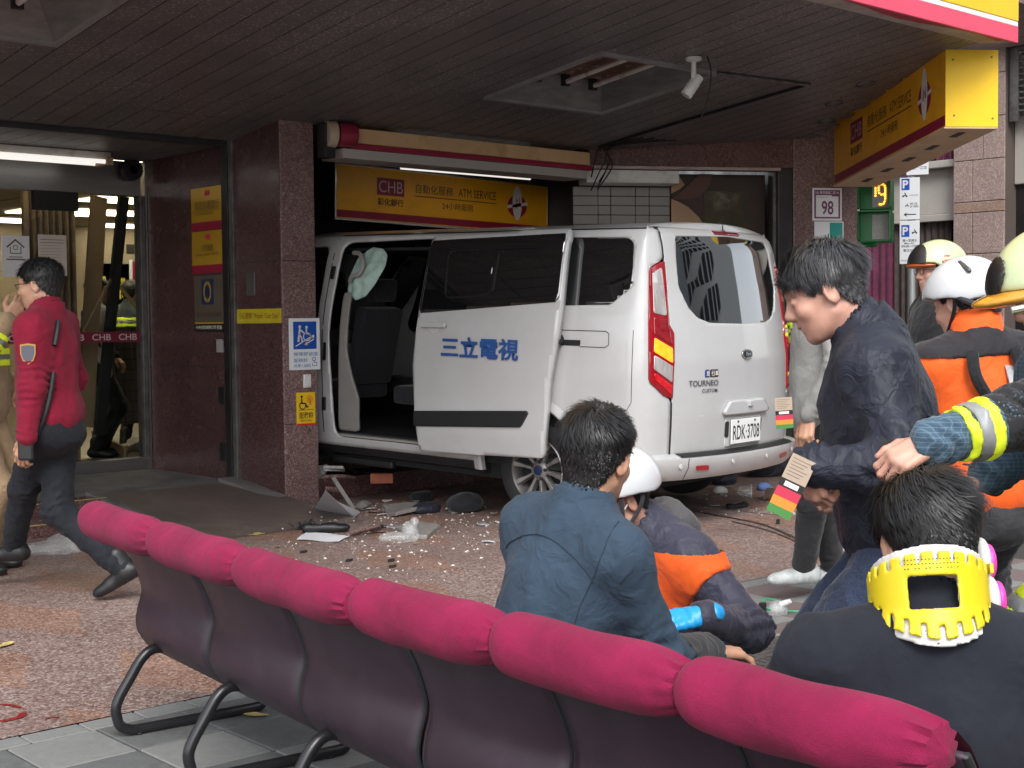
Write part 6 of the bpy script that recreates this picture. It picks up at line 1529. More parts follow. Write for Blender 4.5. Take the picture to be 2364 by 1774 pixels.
# ================================================================== people
def npv(v): return np.array(v, float)
def unit(v): v = npv(v); return v / np.linalg.norm(v)
def Wd(r_, f_, z_=0.0): return npv(r0) * r_ + npv(f0) * f_ + np.array([0, 0, z_])     # right / away / up seen from the forecourt
def build_person(label, pel, spine, fwd, head_f, head_u=None, arms=None, legs=None, jacket=None, trousers=None, shoes=None, skin=M_skin, hair=None, bulk=1.0, h=.009, hb=.0048, seed=1,
                 fold=.011, hem=.10, collar=.055, neck_len=.135, hairkw=None, size=1.0, gloves=None, head_off=(0, 0, 0), sleeve=1.0, pant=1.0, curl=.55, eyes_=False, belly=1.0, short_neck=0.0, noface=False):
    pel = npv(pel); U = unit(spine); Fv = npv(fwd); Fv = unit(Fv - U * (Fv @ U)); Rv = np.cross(Fv, U); k = size
    root = thing('person', label, 'person', (pel[0], pel[1], 0 if not legs else min(0.2, max(0, min(float(v[0][2]) for v in legs.values()) - .09))))
    O = npv(root.location); L = lambda p: npv(p) - O
    Tm = np.stack([Rv, Fv, U], 1)
    at = lambda x, y, z: L(pel) + Tm @ (np.array([x, y, z]) * k)
    chest, bel, neck = at(0, .0, .33), at(0, .005, .16), at(0, -.02, .535)
    Sh = {'L': at(-.172, -.015, .462), 'R': at(.172, -.015, .462)}; Hp = {'L': at(-.092, 0, -.02), 'R': at(.092, 0, -.02)}
    hf = unit(head_f); hu = unit(head_u if head_u is not None else (0, 0, 1)); HR = frame(hf, hu)
    hc = neck + (unit(U + npv(hu)) * (neck_len * k)) + hf * .028 + npv(head_off)
    J = {}
    B = Shape(); pts = [hc, neck, chest, L(pel)]
    head_shape(B, hc, HR)
    nk = hc + HR @ np.array([0, -.028, -.055])
    B.cone(nk, neck, .054, .060, .03).cone(neck, chest, .06, .05, .03).cone(chest, L(pel), .05, .05, .03)
    Jk = Shape(); a_pts = [chest, L(pel), neck]
    b = bulk
    Jk.ell(at(0, .0, .335), (.178 * b, .125 * b, .215), Tm, .05).ell(at(0, .012, .16), (.160 * b * belly, .128 * b * belly, .175), Tm, .06).ell(at(0, .0, .03), (.172 * b * belly, .135 * b * belly, .14), Tm, .06)
    Jk.cone(at(-.05, -.02, .505), Sh['L'], .066 * b, .058 * b, .07).cone(at(.05, -.02, .505), Sh['R'], .066 * b, .058 * b, .07)
    Jk.cone(neck, neck + unit(nk - neck) * collar, .074, .068, .03)
    for s in ('L', 'R'):
        if not arms or s not in arms: continue
        wr, hint = L(arms[s][0]), npv(arms[s][1]); el, wr = ik(Sh[s], wr, .285 * k, .250 * k, hint); J['el' + s] = el; J['wr' + s] = wr
        fd = unit(arms[s][2]) if len(arms[s]) > 2 else unit(wr - el); bk = npv(arms[s][3]) if len(arms[s]) > 3 else np.array([0, 0, 1.])
        B.cone(Sh[s], el, .03, .03, .02).cone(el, wr, .03, .024, .02)
        HM = frame(fd, bk - fd * (bk @ fd)); sd = 1 if s == 'R' else -1
        HS = B if not gloves else Shape()
        # across axis grows towards the little finger
        hand_shape(HS, wr + fd * .008, HM, sd, curl=arms[s][4] if len(arms[s]) > 4 else curl, thumb=.6, scale=k)
        if gloves: J['hand' + s] = (HS, wr, fd); B.cone(wr, wr + fd * .04, .016, .012, .01)
        pts += [wr + fd * .2, wr, el]; q = sleeve * b
        Jk.cone(Sh[s], el, .059 * q, .054 * q, .07).cone(el, wr - unit(wr - el) * .012, .054 * q, .042 * q, .035); a_pts += [el, wr]
    if legs:
        for s in legs:
            an, hint = L(legs[s][0]), npv(legs[s][1]); kn, an = ik(Hp[s], an, .435 * k, .425 * k, hint); J['kn' + s] = kn; J['an' + s] = an
            B.cone(Hp[s], kn, .04, .035, .02).cone(kn, an, .035, .03, .02); pts += [kn, an]
    body = sdf_obj('body', B, skin, root, hb, pts + [hc + .13, hc - .13], .07)
    # jacket
    hp = at(0, 0, hem - .20)
    Jk.keep(lambda P: -((P - hp) @ U) , .012)
    inner = Shape().cone(neck - U * .02, nk + (nk - neck) * .3, .060, .056, .02)
    Jk.cut(lambda P: smax(inner(P), -((P - neck) @ unit(nk - neck)) + .012, .01), .006)
    if fold:
        fade = lambda fn: (lambda P: fn(P) * np.clip(((P - at(0, 0, hem - .20)) @ U) / .08, .12, 1))
        Jk.disp(fade(folds(fold * .75, 9, seed, U, 2.4))); Jk.disp(fade(folds(fold * .30, 24, seed + 2, U, 1.5)))
        for s in ('L', 'R'):
            if 'el' + s in J: Jk.disp(ripple(Sh[s], J['el' + s], J['wr' + s], fold * .55, seed))
    jo = sdf_obj('jacket', Jk, jacket, root, h, a_pts, .17)
    J.update(at=at, hc=hc, HR=HR, neck=neck, nk=nk, Sh=Sh, U=U, Tm=Tm, L=L, Jk=Jk, root=root, jo=jo, body=body, Hp=Hp, O=O, hp=hp)
    if gloves:
        for s in ('L', 'R'):
            if 'hand' + s in J:
                HS, wr, fd = J['hand' + s]; HS.cone(wr - fd * .03, wr + fd * .02, .030, .027, .012); HS.disp(lambda P: -.0018 + .001 * np.sin(P @ fd * 260)); sdf_obj('glove', HS, gloves, root, .0042, [wr + fd * .2, wr - fd * .05], .09)
    if trousers and legs:
        Tr = Shape(); Tr.ell(at(0, -.0, .0), (.165 * pant, .125 * pant, .14), Tm, .05).ell(at(0, -.03, -.07), (.155 * pant, .12 * pant, .10), Tm, .05); tp = [L(pel)]
        for s in legs:
            kn, an = J['kn' + s], J['an' + s]; Tr.cone(Hp[s], kn, .092 * pant, .070 * pant, .04).cone(kn, an + unit(kn - an) * .0, .070 * pant, .056 * pant, .04); tp += [kn, an]
        Tr.disp(folds(fold * .8, 9, seed + 3, (0, 0, 1), 1.8)); Tr.disp(folds(fold * .3, 24, seed + 4, (0, 0, 1), 1.2)); J['Tr'] = Tr
        for s in legs: Tr.disp(ripple(Hp[s], J['kn' + s], J['an' + s], fold * .5, seed + 1, .045, .12))
        J['tro'] = sdf_obj('trousers', Tr, trousers, root, h, tp, .16)
    if shoes and legs:
        for s in legs:
            an = J['an' + s]; tf = unit(legs[s][2]); FR = frame(tf, legs[s][3] if len(legs[s]) > 3 else (0, 0, 1)); T = lambda x, y, z: an + FR @ np.array([x, y, z])
            Sx = Shape().cone(T(0, -.045, -.045), T(0, .075, -.052), .043, .040, .02).ell(T(0, .13, -.058), (.046, .062, .032), FR, .03).cone(T(0, -.01, .06), T(0, -.01, -.03), .048, .050, .03)
            Sx.keep(lambda P, T=T, FR=FR: -((P - T(0, 0, -.088)) @ FR[:, 2]), .004); sdf_obj('shoe', Sx, shoes, root, .007, [T(0, .2, 0), T(0, -.1, -.05), T(0, 0, .1)], .06)
    if hair is not None: J['hair'] = hair_obj(root, hc, HR, hair, seed=seed, **(hairkw or {}))
    if eyes_: eyes(root, hc, HR)
    return J
def ripple(a, e, w, amp, seed, wl=.036, rad=.10):
    """rings of creases crowding at a joint and at the cuff"""
    def fn(P):
        o = np.zeros(len(P), np.float32)
        for p0, p1, c, sg in ((a, e, e, .085), (e, w, e, .085), (e, w, w, .07)):
            u = unit(p1 - p0); q = P - c; t = q @ u; r_ = np.linalg.norm(q - t[:, None] * u, axis=1)
            m = np.exp(-(t / sg) ** 2) * np.clip((rad * 1.35 - r_) / (rad * .35), 0, 1)
            if m.max() < .02: continue
            n = vnoise(P * 14, seed); o -= (amp * m * np.sin(2 * math.pi * t / wl + 11 * n) * np.clip(1.9 * vnoise(P * 16, seed + 3) - .45, 0, 1.2)).astype(np.float32)
        return o
    return fn
def band(J, a, b, t0, w, m, grow=.0065, name='reflective_band', S=None, rad=.17, h=.006, parent=None):
    """strip that follows the garment around the axis a-b at distance t0 from a"""
    a, b = npv(a), npv(b); u = unit(b - a); S = S or J['Jk']; c = a + u * t0
    def f(P):
        x = (P - a) @ u - t0; d = S(P) - grow; r_ = np.linalg.norm(P - c - x[:, None] * u, axis=1) - rad
        return np.maximum(np.maximum(d, np.abs(x) - w / 2), r_)
    class _S:
        def __call__(s, P): return np.maximum(f(P), -(S(P) + .006))
    V, F = mesh_sdf(_S(), c - rad - .03, c + rad + .03, h, S.post)
    if not len(F): return None
    o = put(name, V, F, m, None); o.parent = parent or J['root']; o.data.polygons.foreach_set('use_smooth', np.ones(len(F), bool)); return o
def reflective(J, a, b, t0, w=.075, S=None, rad=.17, mid=M_refl if 'M_refl' in globals() else None):
    """yellow-silver-yellow turnout band"""
    band(J, a, b, t0 - w * .33, w * .30, M_hiviz, S=S, rad=rad); band(J, a, b, t0, w * .34, M_silver, S=S, rad=rad, name='silver_band'); band(J, a, b, t0 + w * .33, w * .30, M_hiviz, S=S, rad=rad)
def patch(J, name, m, c, n, r=.05, grow=.003, h=.006, shape=None, S=None):
    """small area of the garment surface around c, facing n"""
    c, n = npv(c), unit(n); S = S or J['Jk']; up = np.array([0, 0, 1.]); x = unit(np.cross(up, n)); y = np.cross(n, x)
    def f(P):
        q = P - c; a, b_ = q @ x, q @ y; s = shape(a, b_) if shape else np.hypot(a, b_) - r
        return np.maximum(np.maximum(np.maximum(S(P) - grow, s), -(S(P) + .006)), -(q @ n) - .12)
    V, F = mesh_sdf(f, c - r * 1.6 - .05, c + r * 1.6 + .05, h, S.post)
    if not len(F): return None
    o = put(name, V, F, m, None); o.parent = J['root']; o.data.polygons.foreach_set('use_smooth', np.ones(len(F), bool)); return o
def strap(J, pts, r_, m, name='strap', flatn=None, parent=None):
    return G().tube([Vector(p) for p in smooth_path(pts, 6)], r_, 8).build(name, m, parent or J['root'], smooth=True)
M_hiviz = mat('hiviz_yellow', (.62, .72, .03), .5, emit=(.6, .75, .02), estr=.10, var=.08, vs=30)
M_silver = mat('silver_tape', (.30, .31, .31), .5, .2, var=.1, vs=40)
M_orange = fabric('rescue_orange', (.82, .115, .012), .7, .06, 900, .25, 12)
M_navy = fabric('dark_navy_nylon', (.018, .021, .033), .55, .15, 1200, .5, 16, .03)
M_black_c = fabric('black_cloth', (.012, .013, .016), .8, .2, 900, .4, 14)
M_denimb = fabric('steel_blue_shirt', (.030, .052, .080), .85, .2, 900, .4, 13, .05)
M_jean = fabric('indigo_jeans', (.020, .030, .060), .85, .4, 500, .4, 18, col2=(.04, .055, .10))
M_sweat = fabric('navy_sweatshirt', (.014, .016, .023), .95, .15, 800, .3, 9, .05)
M_redj = fabric('crimson_fleece', (.20, .007, .026), .9, .14, 500, .3, 12, .05)
M_tan = fabric('tan_turnout', (.36, .25, .145), .85, .12, 500, .4, 12)
M_plaid = fabric('blue_ripstop_turnout', (.045, .085, .125), .8, .12, 700, .4, 13, plaid=(.14, .21, .27))
M_grj = fabric('pale_grey_jacket', (.28, .28, .265), .7, .08, 1000, .25, 12, .03)
M_dgr = fabric('charcoal_trousers', (.035, .035, .038), .8, .15, 900, .4, 14)
M_shoe = mat('black_leather', (.012, .012, .013), .45, var=.3, vs=20)
M_helm_y = mat('helmet_cream', (.52, .58, .34), .30, coat=.5, dirt=(.42, .44, .30), ds=9, dpos=(.6, .75))
M_helm_w = mat('helmet_white', (.60, .61, .62), .3, coat=.4)

def shell_helmet(J, m, name, brim=0.0, front=.045, side=-.005, back=-.05, scale=1.0, trim=M_black, crest=False):
    """open-face helmet around the head: outer shell hollowed, rim cut to the wearer's line"""
    hc, Rm = J['hc'], J['HR']; T = lambda x, y, z: hc + Rm @ np.array([x, y, z]); s = scale
    def f(P):
        Q = (P - hc) @ Rm; o = sd_ell(Q.astype(np.float32), (0, -.012, .038), (.112 * s, .140 * s, .118 * s)); 
        if crest: o = smin(o, sd_cone(Q.astype(np.float32), (0, -.11, .09), (0, .075, .135), .022, .024), .03)
        i = sd_ell(Q.astype(np.float32), (0, -.012, .034), (.098 * s, .126 * s, .106 * s))
        d = np.maximum(o, -i)
        low = np.interp(Q[:, 1], [-.15, -.09, -.03, .03, .07, .16], [back, back, side, side + .012, front, front + .01])
        return smax(d, low - Q[:, 2], .006)
    V, F = mesh_sdf(f, hc - .20, hc + .20, .0055); o = put(name, V, F, m, None); o.parent = J['root']; o.data.polygons.foreach_set('use_smooth', np.ones(len(F), bool)); return o
def helm_part(J, name, m, fn, h=.005, parent=None, r=.24):
    hc, Rm = J['hc'], J['HR']
    V, F = mesh_sdf(lambda P: fn(((P - hc) @ Rm).astype(np.float32)), hc - r, hc + r, h)
    if not len(F): return
    o = put(name, V, F, m, None); o.parent = parent or J['root']; o.data.polygons.foreach_set('use_smooth', np.ones(len(F), bool)); return o
def local(J, x, y, z): return J['hc'] + J['HR'] @ np.array([x, y, z])

def collar_ring(J, m, hgt=.05, r_=.080, r1=.072, drop=.02, open_=.0, name='collar', thick=.008):
    """turned collar standing around the neck"""
    n0 = J['neck']; ax = unit(J['nk'] - n0); Fr = frame(unit(J['HR'][:, 1] - ax * (J['HR'][:, 1] @ ax)), ax)
    def f(P):
        Q = (P - n0) @ Fr; rr = np.hypot(Q[:, 0] * 1.0, Q[:, 1] * .98); t = np.clip((Q[:, 2] + drop) / (hgt + drop), 0, 1); d = np.abs(rr - (r_ + (r1 - r_) * t)) - thick
        th = np.abs(np.arctan2(Q[:, 0], Q[:, 1])); top_ = hgt - .02 * np.clip(1 - th / 1.2, 0, 1); d = np.maximum(d, np.maximum(Q[:, 2] - top_, -drop - Q[:, 2] - .02 * np.clip(1 - th / 1.2, 0, 1)))
        return np.maximum(d, (open_ - th) * .07)
    V, F = mesh_sdf(f, n0 - .15, n0 + .15, .0042); o = put(name, V, F, m, None); o.parent = J['root']; o.data.polygons.foreach_set('use_smooth', np.ones(len(F), bool)); return o
fx, rx = npv(f0), npv(r0)
def gp(x, y, t): return npv(ond(x, y, t))
# ---- man in the blue shirt, seated with his back turned
nk = gp(1352, 1182, 3.38); sp = unit(Wd(.30, .08, 1)); pel = nk - sp * .52
Xf = Wd(.76, .65)
wrR = gp(1640, 1505, 3.50)
Jb = build_person('man in a steel blue shirt seated with his back turned, being tended by a rescuer', pel, sp, Xf, unit(Wd(.46, .88, -.16)), unit(Wd(.16, .12, 1)),
    arms={'R': (wrR, Wd(-.1, -.5, -1), unit(Wd(.8, .5, -.15)), (0, 0, 1)), 'L': (pel + Wd(.22, .36, .12), Wd(-.5, .4, -.7))},
    legs={'R': (gp(1720, 1660, 3.9) * np.array([1, 1, 0]) + np.array([0, 0, .09]), (.3, 0, 1), (1, -.1, 0)), 'L': (pel * np.array([1, 1, 0]) + np.array([.62, .18, .09]), (.3, 0, 1), (1, .1, 0))},
    jacket=M_denimb, trousers=fabric('teal_trousers', (.045, .080, .110), .85, .12, 900, .4, 14), shoes=M_shoe, hair=M_hair, seed=3, fold=.010, hem=.10, bulk=.97, size=.97, collar=.03,
    hairkw=dict(top=.05, side=.011, nape=-.075, n=11000, lift=.008, fringe=.05, wid=.0008), h=.0075)
collar_ring(Jb, M_denimb, .048, .076, .068)
patch(Jb, 'arm_cuff', M_dgr, Jb['elR'] * .35 + Jb['wrR'] * .65, (0, -.3, 1), r=.09, grow=.004)
yoke = Jb['at']
seam_pts = [yoke(x, -.125 - .0 * x, .455 - .10 * (x / .2) ** 2) for x in np.linspace(-.19, .19, 15)]
def stitch(J, pts, m, r_=.0022, name='seam'):
    # drop points on the garment surface
    P = np.array(smooth_path(pts, 3)); 
    for _ in range(6):
        d = J['Jk'](P.astype(np.float32)); e = 1e-3
        g_ = np.stack([J['Jk']((P + np.eye(3)[i] * e).astype(np.float32)) - J['Jk']((P - np.eye(3)[i] * e).astype(np.float32)) for i in range(3)], 1); g_ /= np.linalg.norm(g_, axis=1)[:, None] + 1e-9
        P = P - g_ * d[:, None]
    e_ = 0
    for fn in J['Jk'].post: e_ = e_ + fn(P)
    P = P - g_ * np.asarray(e_)[:, None] + g_ * .0015
    return G().tube([Vector(p) for p in P], r_, 6).build(name, m, J['root'], smooth=True)
M_seamb = mat('dark_stitch', (.020, .034, .052), .9)
stitch(Jb, seam_pts, M_seamb, .0017)
stitch(Jb, [yoke(.17, -.06, .56), yoke(.185, -.11, .47), yoke(.175, -.12, .36), yoke(.165, -.10, .26)], M_seamb, .0015)

# ---- kneeling rescuer with the white helmet, facing the seated man
sp = unit(Wd(-.36, -.25, .9)); pel = gp(1618, 1555, 4.34)
hf = unit(Wd(-.86, -.36, -.36)); hu_ = unit(Wd(-.36, -.12, .92))
Jk_ = build_person('kneeling rescuer in orange and navy with white helmet and blue gloves', pel, sp, Wd(-.8, -.5), hf, hu_,
    arms={'L': (gp(1622, 1422, 3.78), Wd(.5, .75, -.15), unit(Wd(-.90, -.16, -.10)), unit(Wd(.1, -.45, .9)), [.5, .55, .6, .6]), 'R': (gp(1420, 1480, 3.95), Wd(.2, .8, -.3))},
    legs={'L': (gp(1640, 1560, 4.75) * np.array([1, 1, 0]) + np.array([0, 0, .09]), Wd(-.9, -.3, .4), Wd(-1, -.4)), 'R': (gp(1560, 1480, 4.7) * np.array([1, 1, 0]) + np.array([0, 0, .09]), Wd(-1, .3, .3), Wd(-1, .2))},
    jacket=fabric('indigo_nylon', (.040, .040, .065), .55, .12, 1000, .5, 15), trousers=M_navy, shoes=M_shoe, hair=M_hair, seed=8, bulk=1.12, fold=.013, gloves=mat('nitrile_blue', (.02, .36, .80), .4, bump=.2, bs=90), neck_len=.14, h=.0075, skin=M_skin2, head_off=Wd(-.03, -.02, -.02), size=.97, sleeve=.92,
    hairkw=dict(n=2500, top=.02, side=.010))
A = Jk_['at']
# orange shoulder yoke with dark hood
def yokef(J, z0, gr=.009):
    at = J['at']; c = at(0, 0, z0); U = J['U']
    def f(P): return np.maximum(np.maximum(J['Jk'](P) - gr, ((c - P) @ U)), -(J['Jk'](P) + .006))
    lo = np.min([at(-.3, -.25, z0), at(.3, .25, .6), at(-.3, .25, .6), at(.3, -.25, z0)], 0); hi = np.max([at(-.3, -.25, z0), at(.3, .25, .6), at(-.3, .25, .6), at(.3, -.25, z0)], 0)
    return f, lo, hi
f_, lo, hi = yokef(Jk_, .06)
elL, shL = Jk_['elL'], Jk_['Sh']['L']; ax = unit(elL - shL)
V, F = mesh_sdf(lambda P: np.maximum(f_(P), ((P - shL) @ ax) - .10), lo, hi, .007, Jk_['Jk'].post)
o = put('orange_yoke', V, F, M_orange, None, smooth=False); o.parent = Jk_['root']; o.data.polygons.foreach_set('use_smooth', np.ones(len(F), bool))
hood = Shape().ell(A(0, -.11, .50), (.115, .055, .075), Jk_['Tm'], .05).ell(A(0, -.02, .54), (.10, .095, .045), Jk_['Tm'], .05).cut(lambda P: sd_ell(P, Jk_['nk'] + (Jk_['nk'] - Jk_['neck']) * .2, (.068, .068, .11)), .012).disp(folds(.014, 16, 4, (0, 0, 1), 1.2))
sdf_obj('hood', hood, fabric('hood_grey', (.075, .072, .075), .75, .15, 900, .5, 12), Jk_['root'], .007, [A(-.14, -.2, .42), A(.14, .1, .66)], .05)
hm = shell_helmet(Jk_, M_helm_w, 'helmet', front=.052, side=.02, back=.0, scale=1.06)
helm_part(Jk_, 'helmet_brim', M_helm_w, lambda Q: np.maximum(sd_ell(Q, (0, .02, .050), (.112, .165, .016)), -sd_ell(Q, (0, -.01, .045), (.095, .125, .05))), parent=hm)
helm_part(Jk_, 'helmet_vent', M_black, lambda Q: smin(sd_cone(Q, (-.105, .05, .075), (-.112, .0, .085), .012, .012), sd_cone(Q, (.105, .05, .075), (.112, .0, .085), .012, .012), .001), parent=hm)
for s in (-1, 1):
    strap(Jk_, [local(Jk_, s * .100, .025, .03), local(Jk_, s * .088, .035, -.03), local(Jk_, s * .070, .045, -.080), local(Jk_, s * .02, .05, -.122)], .007, M_dgr, 'chin_strap')
    strap(Jk_, [local(Jk_, s * .098, -.05, .03), local(Jk_, s * .092, -.03, -.02), local(Jk_, s * .072, .04, -.078)], .006, M_dgr, 'chin_strap')
    strap(Jk_, [local(Jk_, s * .084, -.005, .006), local(Jk_, s * .078, .03, -.02), local(Jk_, s * .062, .075, -.045)], .0022, M_paper, 'mask_loop')
p = local(Jk_, -.080, .040, -.085); G().lathe([(.019, -.006), (.019, .008), (.013, .012)], Vector(p), Vector(Jk_['HR'] @ np.array([-1, .2, 0])), n=18).build('strap_buckle', M_black, Jk_['root'], smooth=True)
G().lathe([(.009, .012), (.008, .016)], Vector(p), Vector(Jk_['HR'] @ np.array([-1, .2, 0])), n=14).build('buckle_button', mat('button_orange', (.8, .16, .05), .4), Jk_['root'], smooth=True)
helm_part(Jk_, 'face_mask', mat('mask_white', (.72, .74, .76), .8), lambda Q: np.maximum(np.maximum(sd_ell(Q, (0, .045, -.058), (.067, .072, .052)), .03 - Q[:, 1]), np.abs(Q[:, 2] + .055) - .045))
cuf = Jk_['wrL']; cd = unit(Jk_['elL'] - cuf)
G().tube([Vector(cuf + cd * .012), Vector(cuf + cd * .034)], .036, 18).build('red_cuff', mat('cuff_red', (.35, .02, .03), .8), Jk_['root'], smooth=True)

# ---- standing man in the navy jacket, head bowed over a card
nkp = gp(1992, 782, 3.55); sp = unit(Wd(-.20, .03, 1)); pel = nkp - sp * .51
hf = unit(Wd(-.86, .22, -.36)); hu_ = unit(Wd(-.36, .08, .93))
Jn = build_person('man standing in a dark navy jacket and jeans, head bowed, holding a striped card', pel, sp, Wd(-.97, .22), hf, hu_,
    arms={'L': (gp(1862, 1072, 3.36), Wd(.8, -.45, -.25), unit(Wd(.30, .15, -.9)), unit(Wd(-.8, -.6, .1)), .95), 'R': (gp(1880, 1075, 3.66), Wd(.8, .6, -.2), unit(Wd(.3, .1, -.9)), unit(Wd(-.6, .8, 0)), .95)},
    legs={'L': (np.array([*(gp(1975, 1700, 3.48)[:2]), .09]), Wd(-1, 0, 0), Wd(-1, .1)), 'R': (np.array([*(gp(1940, 1700, 3.72)[:2]), .09]), Wd(-1, 0, 0), Wd(-1, .2))},
    jacket=M_navy, trousers=M_jean, shoes=M_shoe, hair=M_hair_g, seed=5, bulk=1.13, fold=.015, hem=.06, collar=.06, skin=M_skin2, head_off=Wd(-.05, .0, .01), h=.0075, hb=.0042, size=.94, eyes_=False,
    hairkw=dict(top=.06, side=.013, n=11000, lift=.008, fringe=.058, whorl=(0, -.06), wid=.0008), pant=1.06)
collar_ring(Jn, M_navy, .062, .084, .078, open_=.5)
at = Jn['at']
up_n = np.array([0, 0, 1.]); elL, shL = Jn['elL'], Jn['Sh']['L']
mid = shL * .25 + elL * .75; out = unit(Wd(-.35, -1, 0))
pp_ = mid + out * .2
def onsurf(S, p, d, n=40):
    p = npv(p); d = unit(d)
    for _ in range(n):
        q = float(S(p[None].astype(np.float32))[0]); p = p + d * q * .8
    return p
q = onsurf(Jn['Jk'], pp_, -out); 
lbU = unit(Wd(1, -.25, -.0)); 
lp = put('brand_label', [q + out * .012 + lbU * a + up_n * b_ for a, b_ in ((-.034, -.014), (.040, -.014), (.040, .016), (-.034, .016))], [(0, 1, 2, 3)], M_dark, Jn['root'])
text('AIGLE', M_logo_w, Vector(q + out * .013), Vector(lbU), Vector(up_n), w=.045, h=.016, parent=Jn['root'], world=False, bold=.03)
stitch(Jn, [at(-.16, -.115, .32), at(-.05, -.135, .30), at(.08, -.13, .31), at(.17, -.08, .33)], M_black, .003)
M_dgr_p = mat('print_grey', (.16, .13, .11), .8)
cardm = mat('card_kraft', (.42, .33, .25), .8)
def triage_card(label, c, ax_, w_, h_, nrm, cat='card'):
    t = thing('triage_card', label, cat, Vector(c)); D = unit(ax_); X = unit(np.cross(nrm, D)); O_ = Vector(c)
    cols = [(0, .42, cardm), (.42, .56, M_dark), (.56, .72, mat('card_red', (.52, .03, .07), .7)), (.72, .87, mat('card_orange', (.60, .24, .03), .7)), (.87, 1.0, mat('card_green', (.06, .22, .05), .7))]
    for a, b_, m in cols: G().fbox(O_, Vector(X), Vector(D), Vector(np.cross(X, D)), -w_ / 2, w_ / 2, a * h_, b_ * h_, -.0008, .0008).build('card_band', m, t, world=True)
    for r_ in range(6): G().fbox(O_, Vector(X), Vector(D), Vector(np.cross(X, D)), -w_ * .40, w_ * (.36 - .10 * (r_ * 7 % 3)), (.06 + r_ * .055) * h_, (.072 + r_ * .055) * h_, -.0011, .0011).build('printed_line', M_dgr_p, t, world=True)
    G().fbox(O_, Vector(X), Vector(D), Vector(np.cross(X, D)), -w_ * .3, w_ * .28, .45 * h_, .53 * h_, -.0013, .0013).build('bar_code', M_logo_w, t, world=True)
triage_card('striped triage card held low by the man in the navy jacket', gp(1858, 1058, 3.30), gp(1800, 1180, 3.30) - gp(1858, 1058, 3.30), .062, .150, -fx)
# ---- person in the pale grey jacket behind him
bx = gp(1905, 700, 6.3); pel = np.array([bx[0], bx[1], .90])
Jg = build_person('person in a pale grey jacket and charcoal trousers standing behind the man in navy', pel, unit(Wd(-.05, 0, 1)), Wd(-1, -.1), unit(Wd(-.9, -.1, -.25)), (0, 0, 1),
    arms={'L': (gp(1868, 962, 6.05), Wd(.2, -1, -.2), unit(Wd(-.2, -.2, -.9)), unit(Wd(-.6, -.6, 0)), .9), 'R': (gp(1860, 990, 6.5), Wd(.5, .6, -.2))},
    legs={'L': (np.array([*(onz(1850, 1380)[:2]), .09]), Wd(-1, 0, .0), Wd(-1, -.25)), 'R': (np.array([*(onz(1925, 1370)[:2]), .09]), Wd(-1, 0, 0), Wd(-1, .1))},
    jacket=M_grj, trousers=M_dgr, shoes=mat('pale_trainer', (.52, .55, .54), .6, var=.2, vs=25, dirt=(.30, .33, .32), ds=20), hair=M_hair, seed=15, h=.010, hb=.006, bulk=1.08, fold=.008, hem=.02, hairkw=dict(n=2500))
triage_card('striped triage card held in the fingers of the person in the grey jacket', gp(1808, 918, 6.0), Wd(.06, 0, -1), .075, .135, -fx)
# ---- firefighter behind the van
bx = gp(1842, 800, 10.6); pel = np.array([bx[0], bx[1], .92])
Jv = build_person('firefighter in dark turnout gear with a red sleeve band standing behind the van', pel, unit(Wd(.04, 0, 1)), Wd(-.9, .4), unit(Wd(-.9, .3, -.1)), (0, 0, 1),
    arms={'L': (pel + Wd(-.10, -.22, -.02), Wd(.6, -.8, -.2)), 'R': (pel + Wd(-.3, .2, .1), Wd(.5, .6, 0))},
    legs={'L': (np.array([*(onz(1800, 1085)[:2]), .09]), Wd(-1, 0, 0), Wd(-1, 0)), 'R': (np.array([*(onz(1850, 1085)[:2]), .09]), Wd(-1, 0, 0), Wd(-1, .2))},
    jacket=M_black_c, trousers=fabric('turnout_navy', (.018, .022, .035), .85), shoes=M_shoe, hair=None, seed=21, h=.013, hb=.009, bulk=1.18, fold=.014, hem=.0, pant=1.2)
reflective(Jv, Jv['Sh']['L'], Jv['elL'], .13, .10); band(Jv, Jv['Sh']['L'], Jv['elL'], .22, .07, fabric('red_sleeve', (.40, .02, .04), .8), rad=.14)
reflective(Jv, Jv['at'](0, 0, .5), Jv['at'](0, 0, 0), .13, .09, rad=.3); reflective(Jv, Jv['at'](0, 0, .5), Jv['at'](0, 0, 0), .50, .09, rad=.3)
for s in 'LR': reflective(Jv, Jv['kn' + s], Jv['an' + s], .22, .12, S=Jv['Tr'], rad=.15)
shell_helmet(Jv, M_helm_y, 'helmet', scale=1.1, crest=True)
# ---- firefighter with glasses
hc_ = gp(2165, 628, 7.4); sp = unit([0, 0, 1]); pel = hc_ - np.array([0, 0, .135 + .535])
Jf = build_person('firefighter with glasses, cream helmet and orange collar looking towards the van', pel, sp, Wd(-.95, -.15), unit(Wd(-.97, -.22, -.03)), (0, 0, 1),
    arms={'L': (pel + Wd(-.15, -.22, -.02), Wd(.5, -.8, -.2)), 'R': (pel + Wd(-.15, .22, -.02), Wd(.5, .8, -.2))},
    legs={'L': (np.array([pel[0], pel[1], .09]) + Wd(.05, -.1), Wd(-1, 0, 0), Wd(-1, 0)), 'R': (np.array([pel[0], pel[1], .09]) + Wd(-.05, .1), Wd(-1, 0, 0), Wd(-1, 0))},
    jacket=M_black_c, trousers=M_black_c, shoes=M_shoe, skin=M_skin2, seed=31, h=.010, hb=.005, bulk=1.14, eyes_=True, hair=M_hair, hairkw=dict(n=1200, top=.02))
hm = shell_helmet(Jf, M_helm_y, 'helmet', front=.046, side=.012, back=-.065, scale=1.14, crest=False)
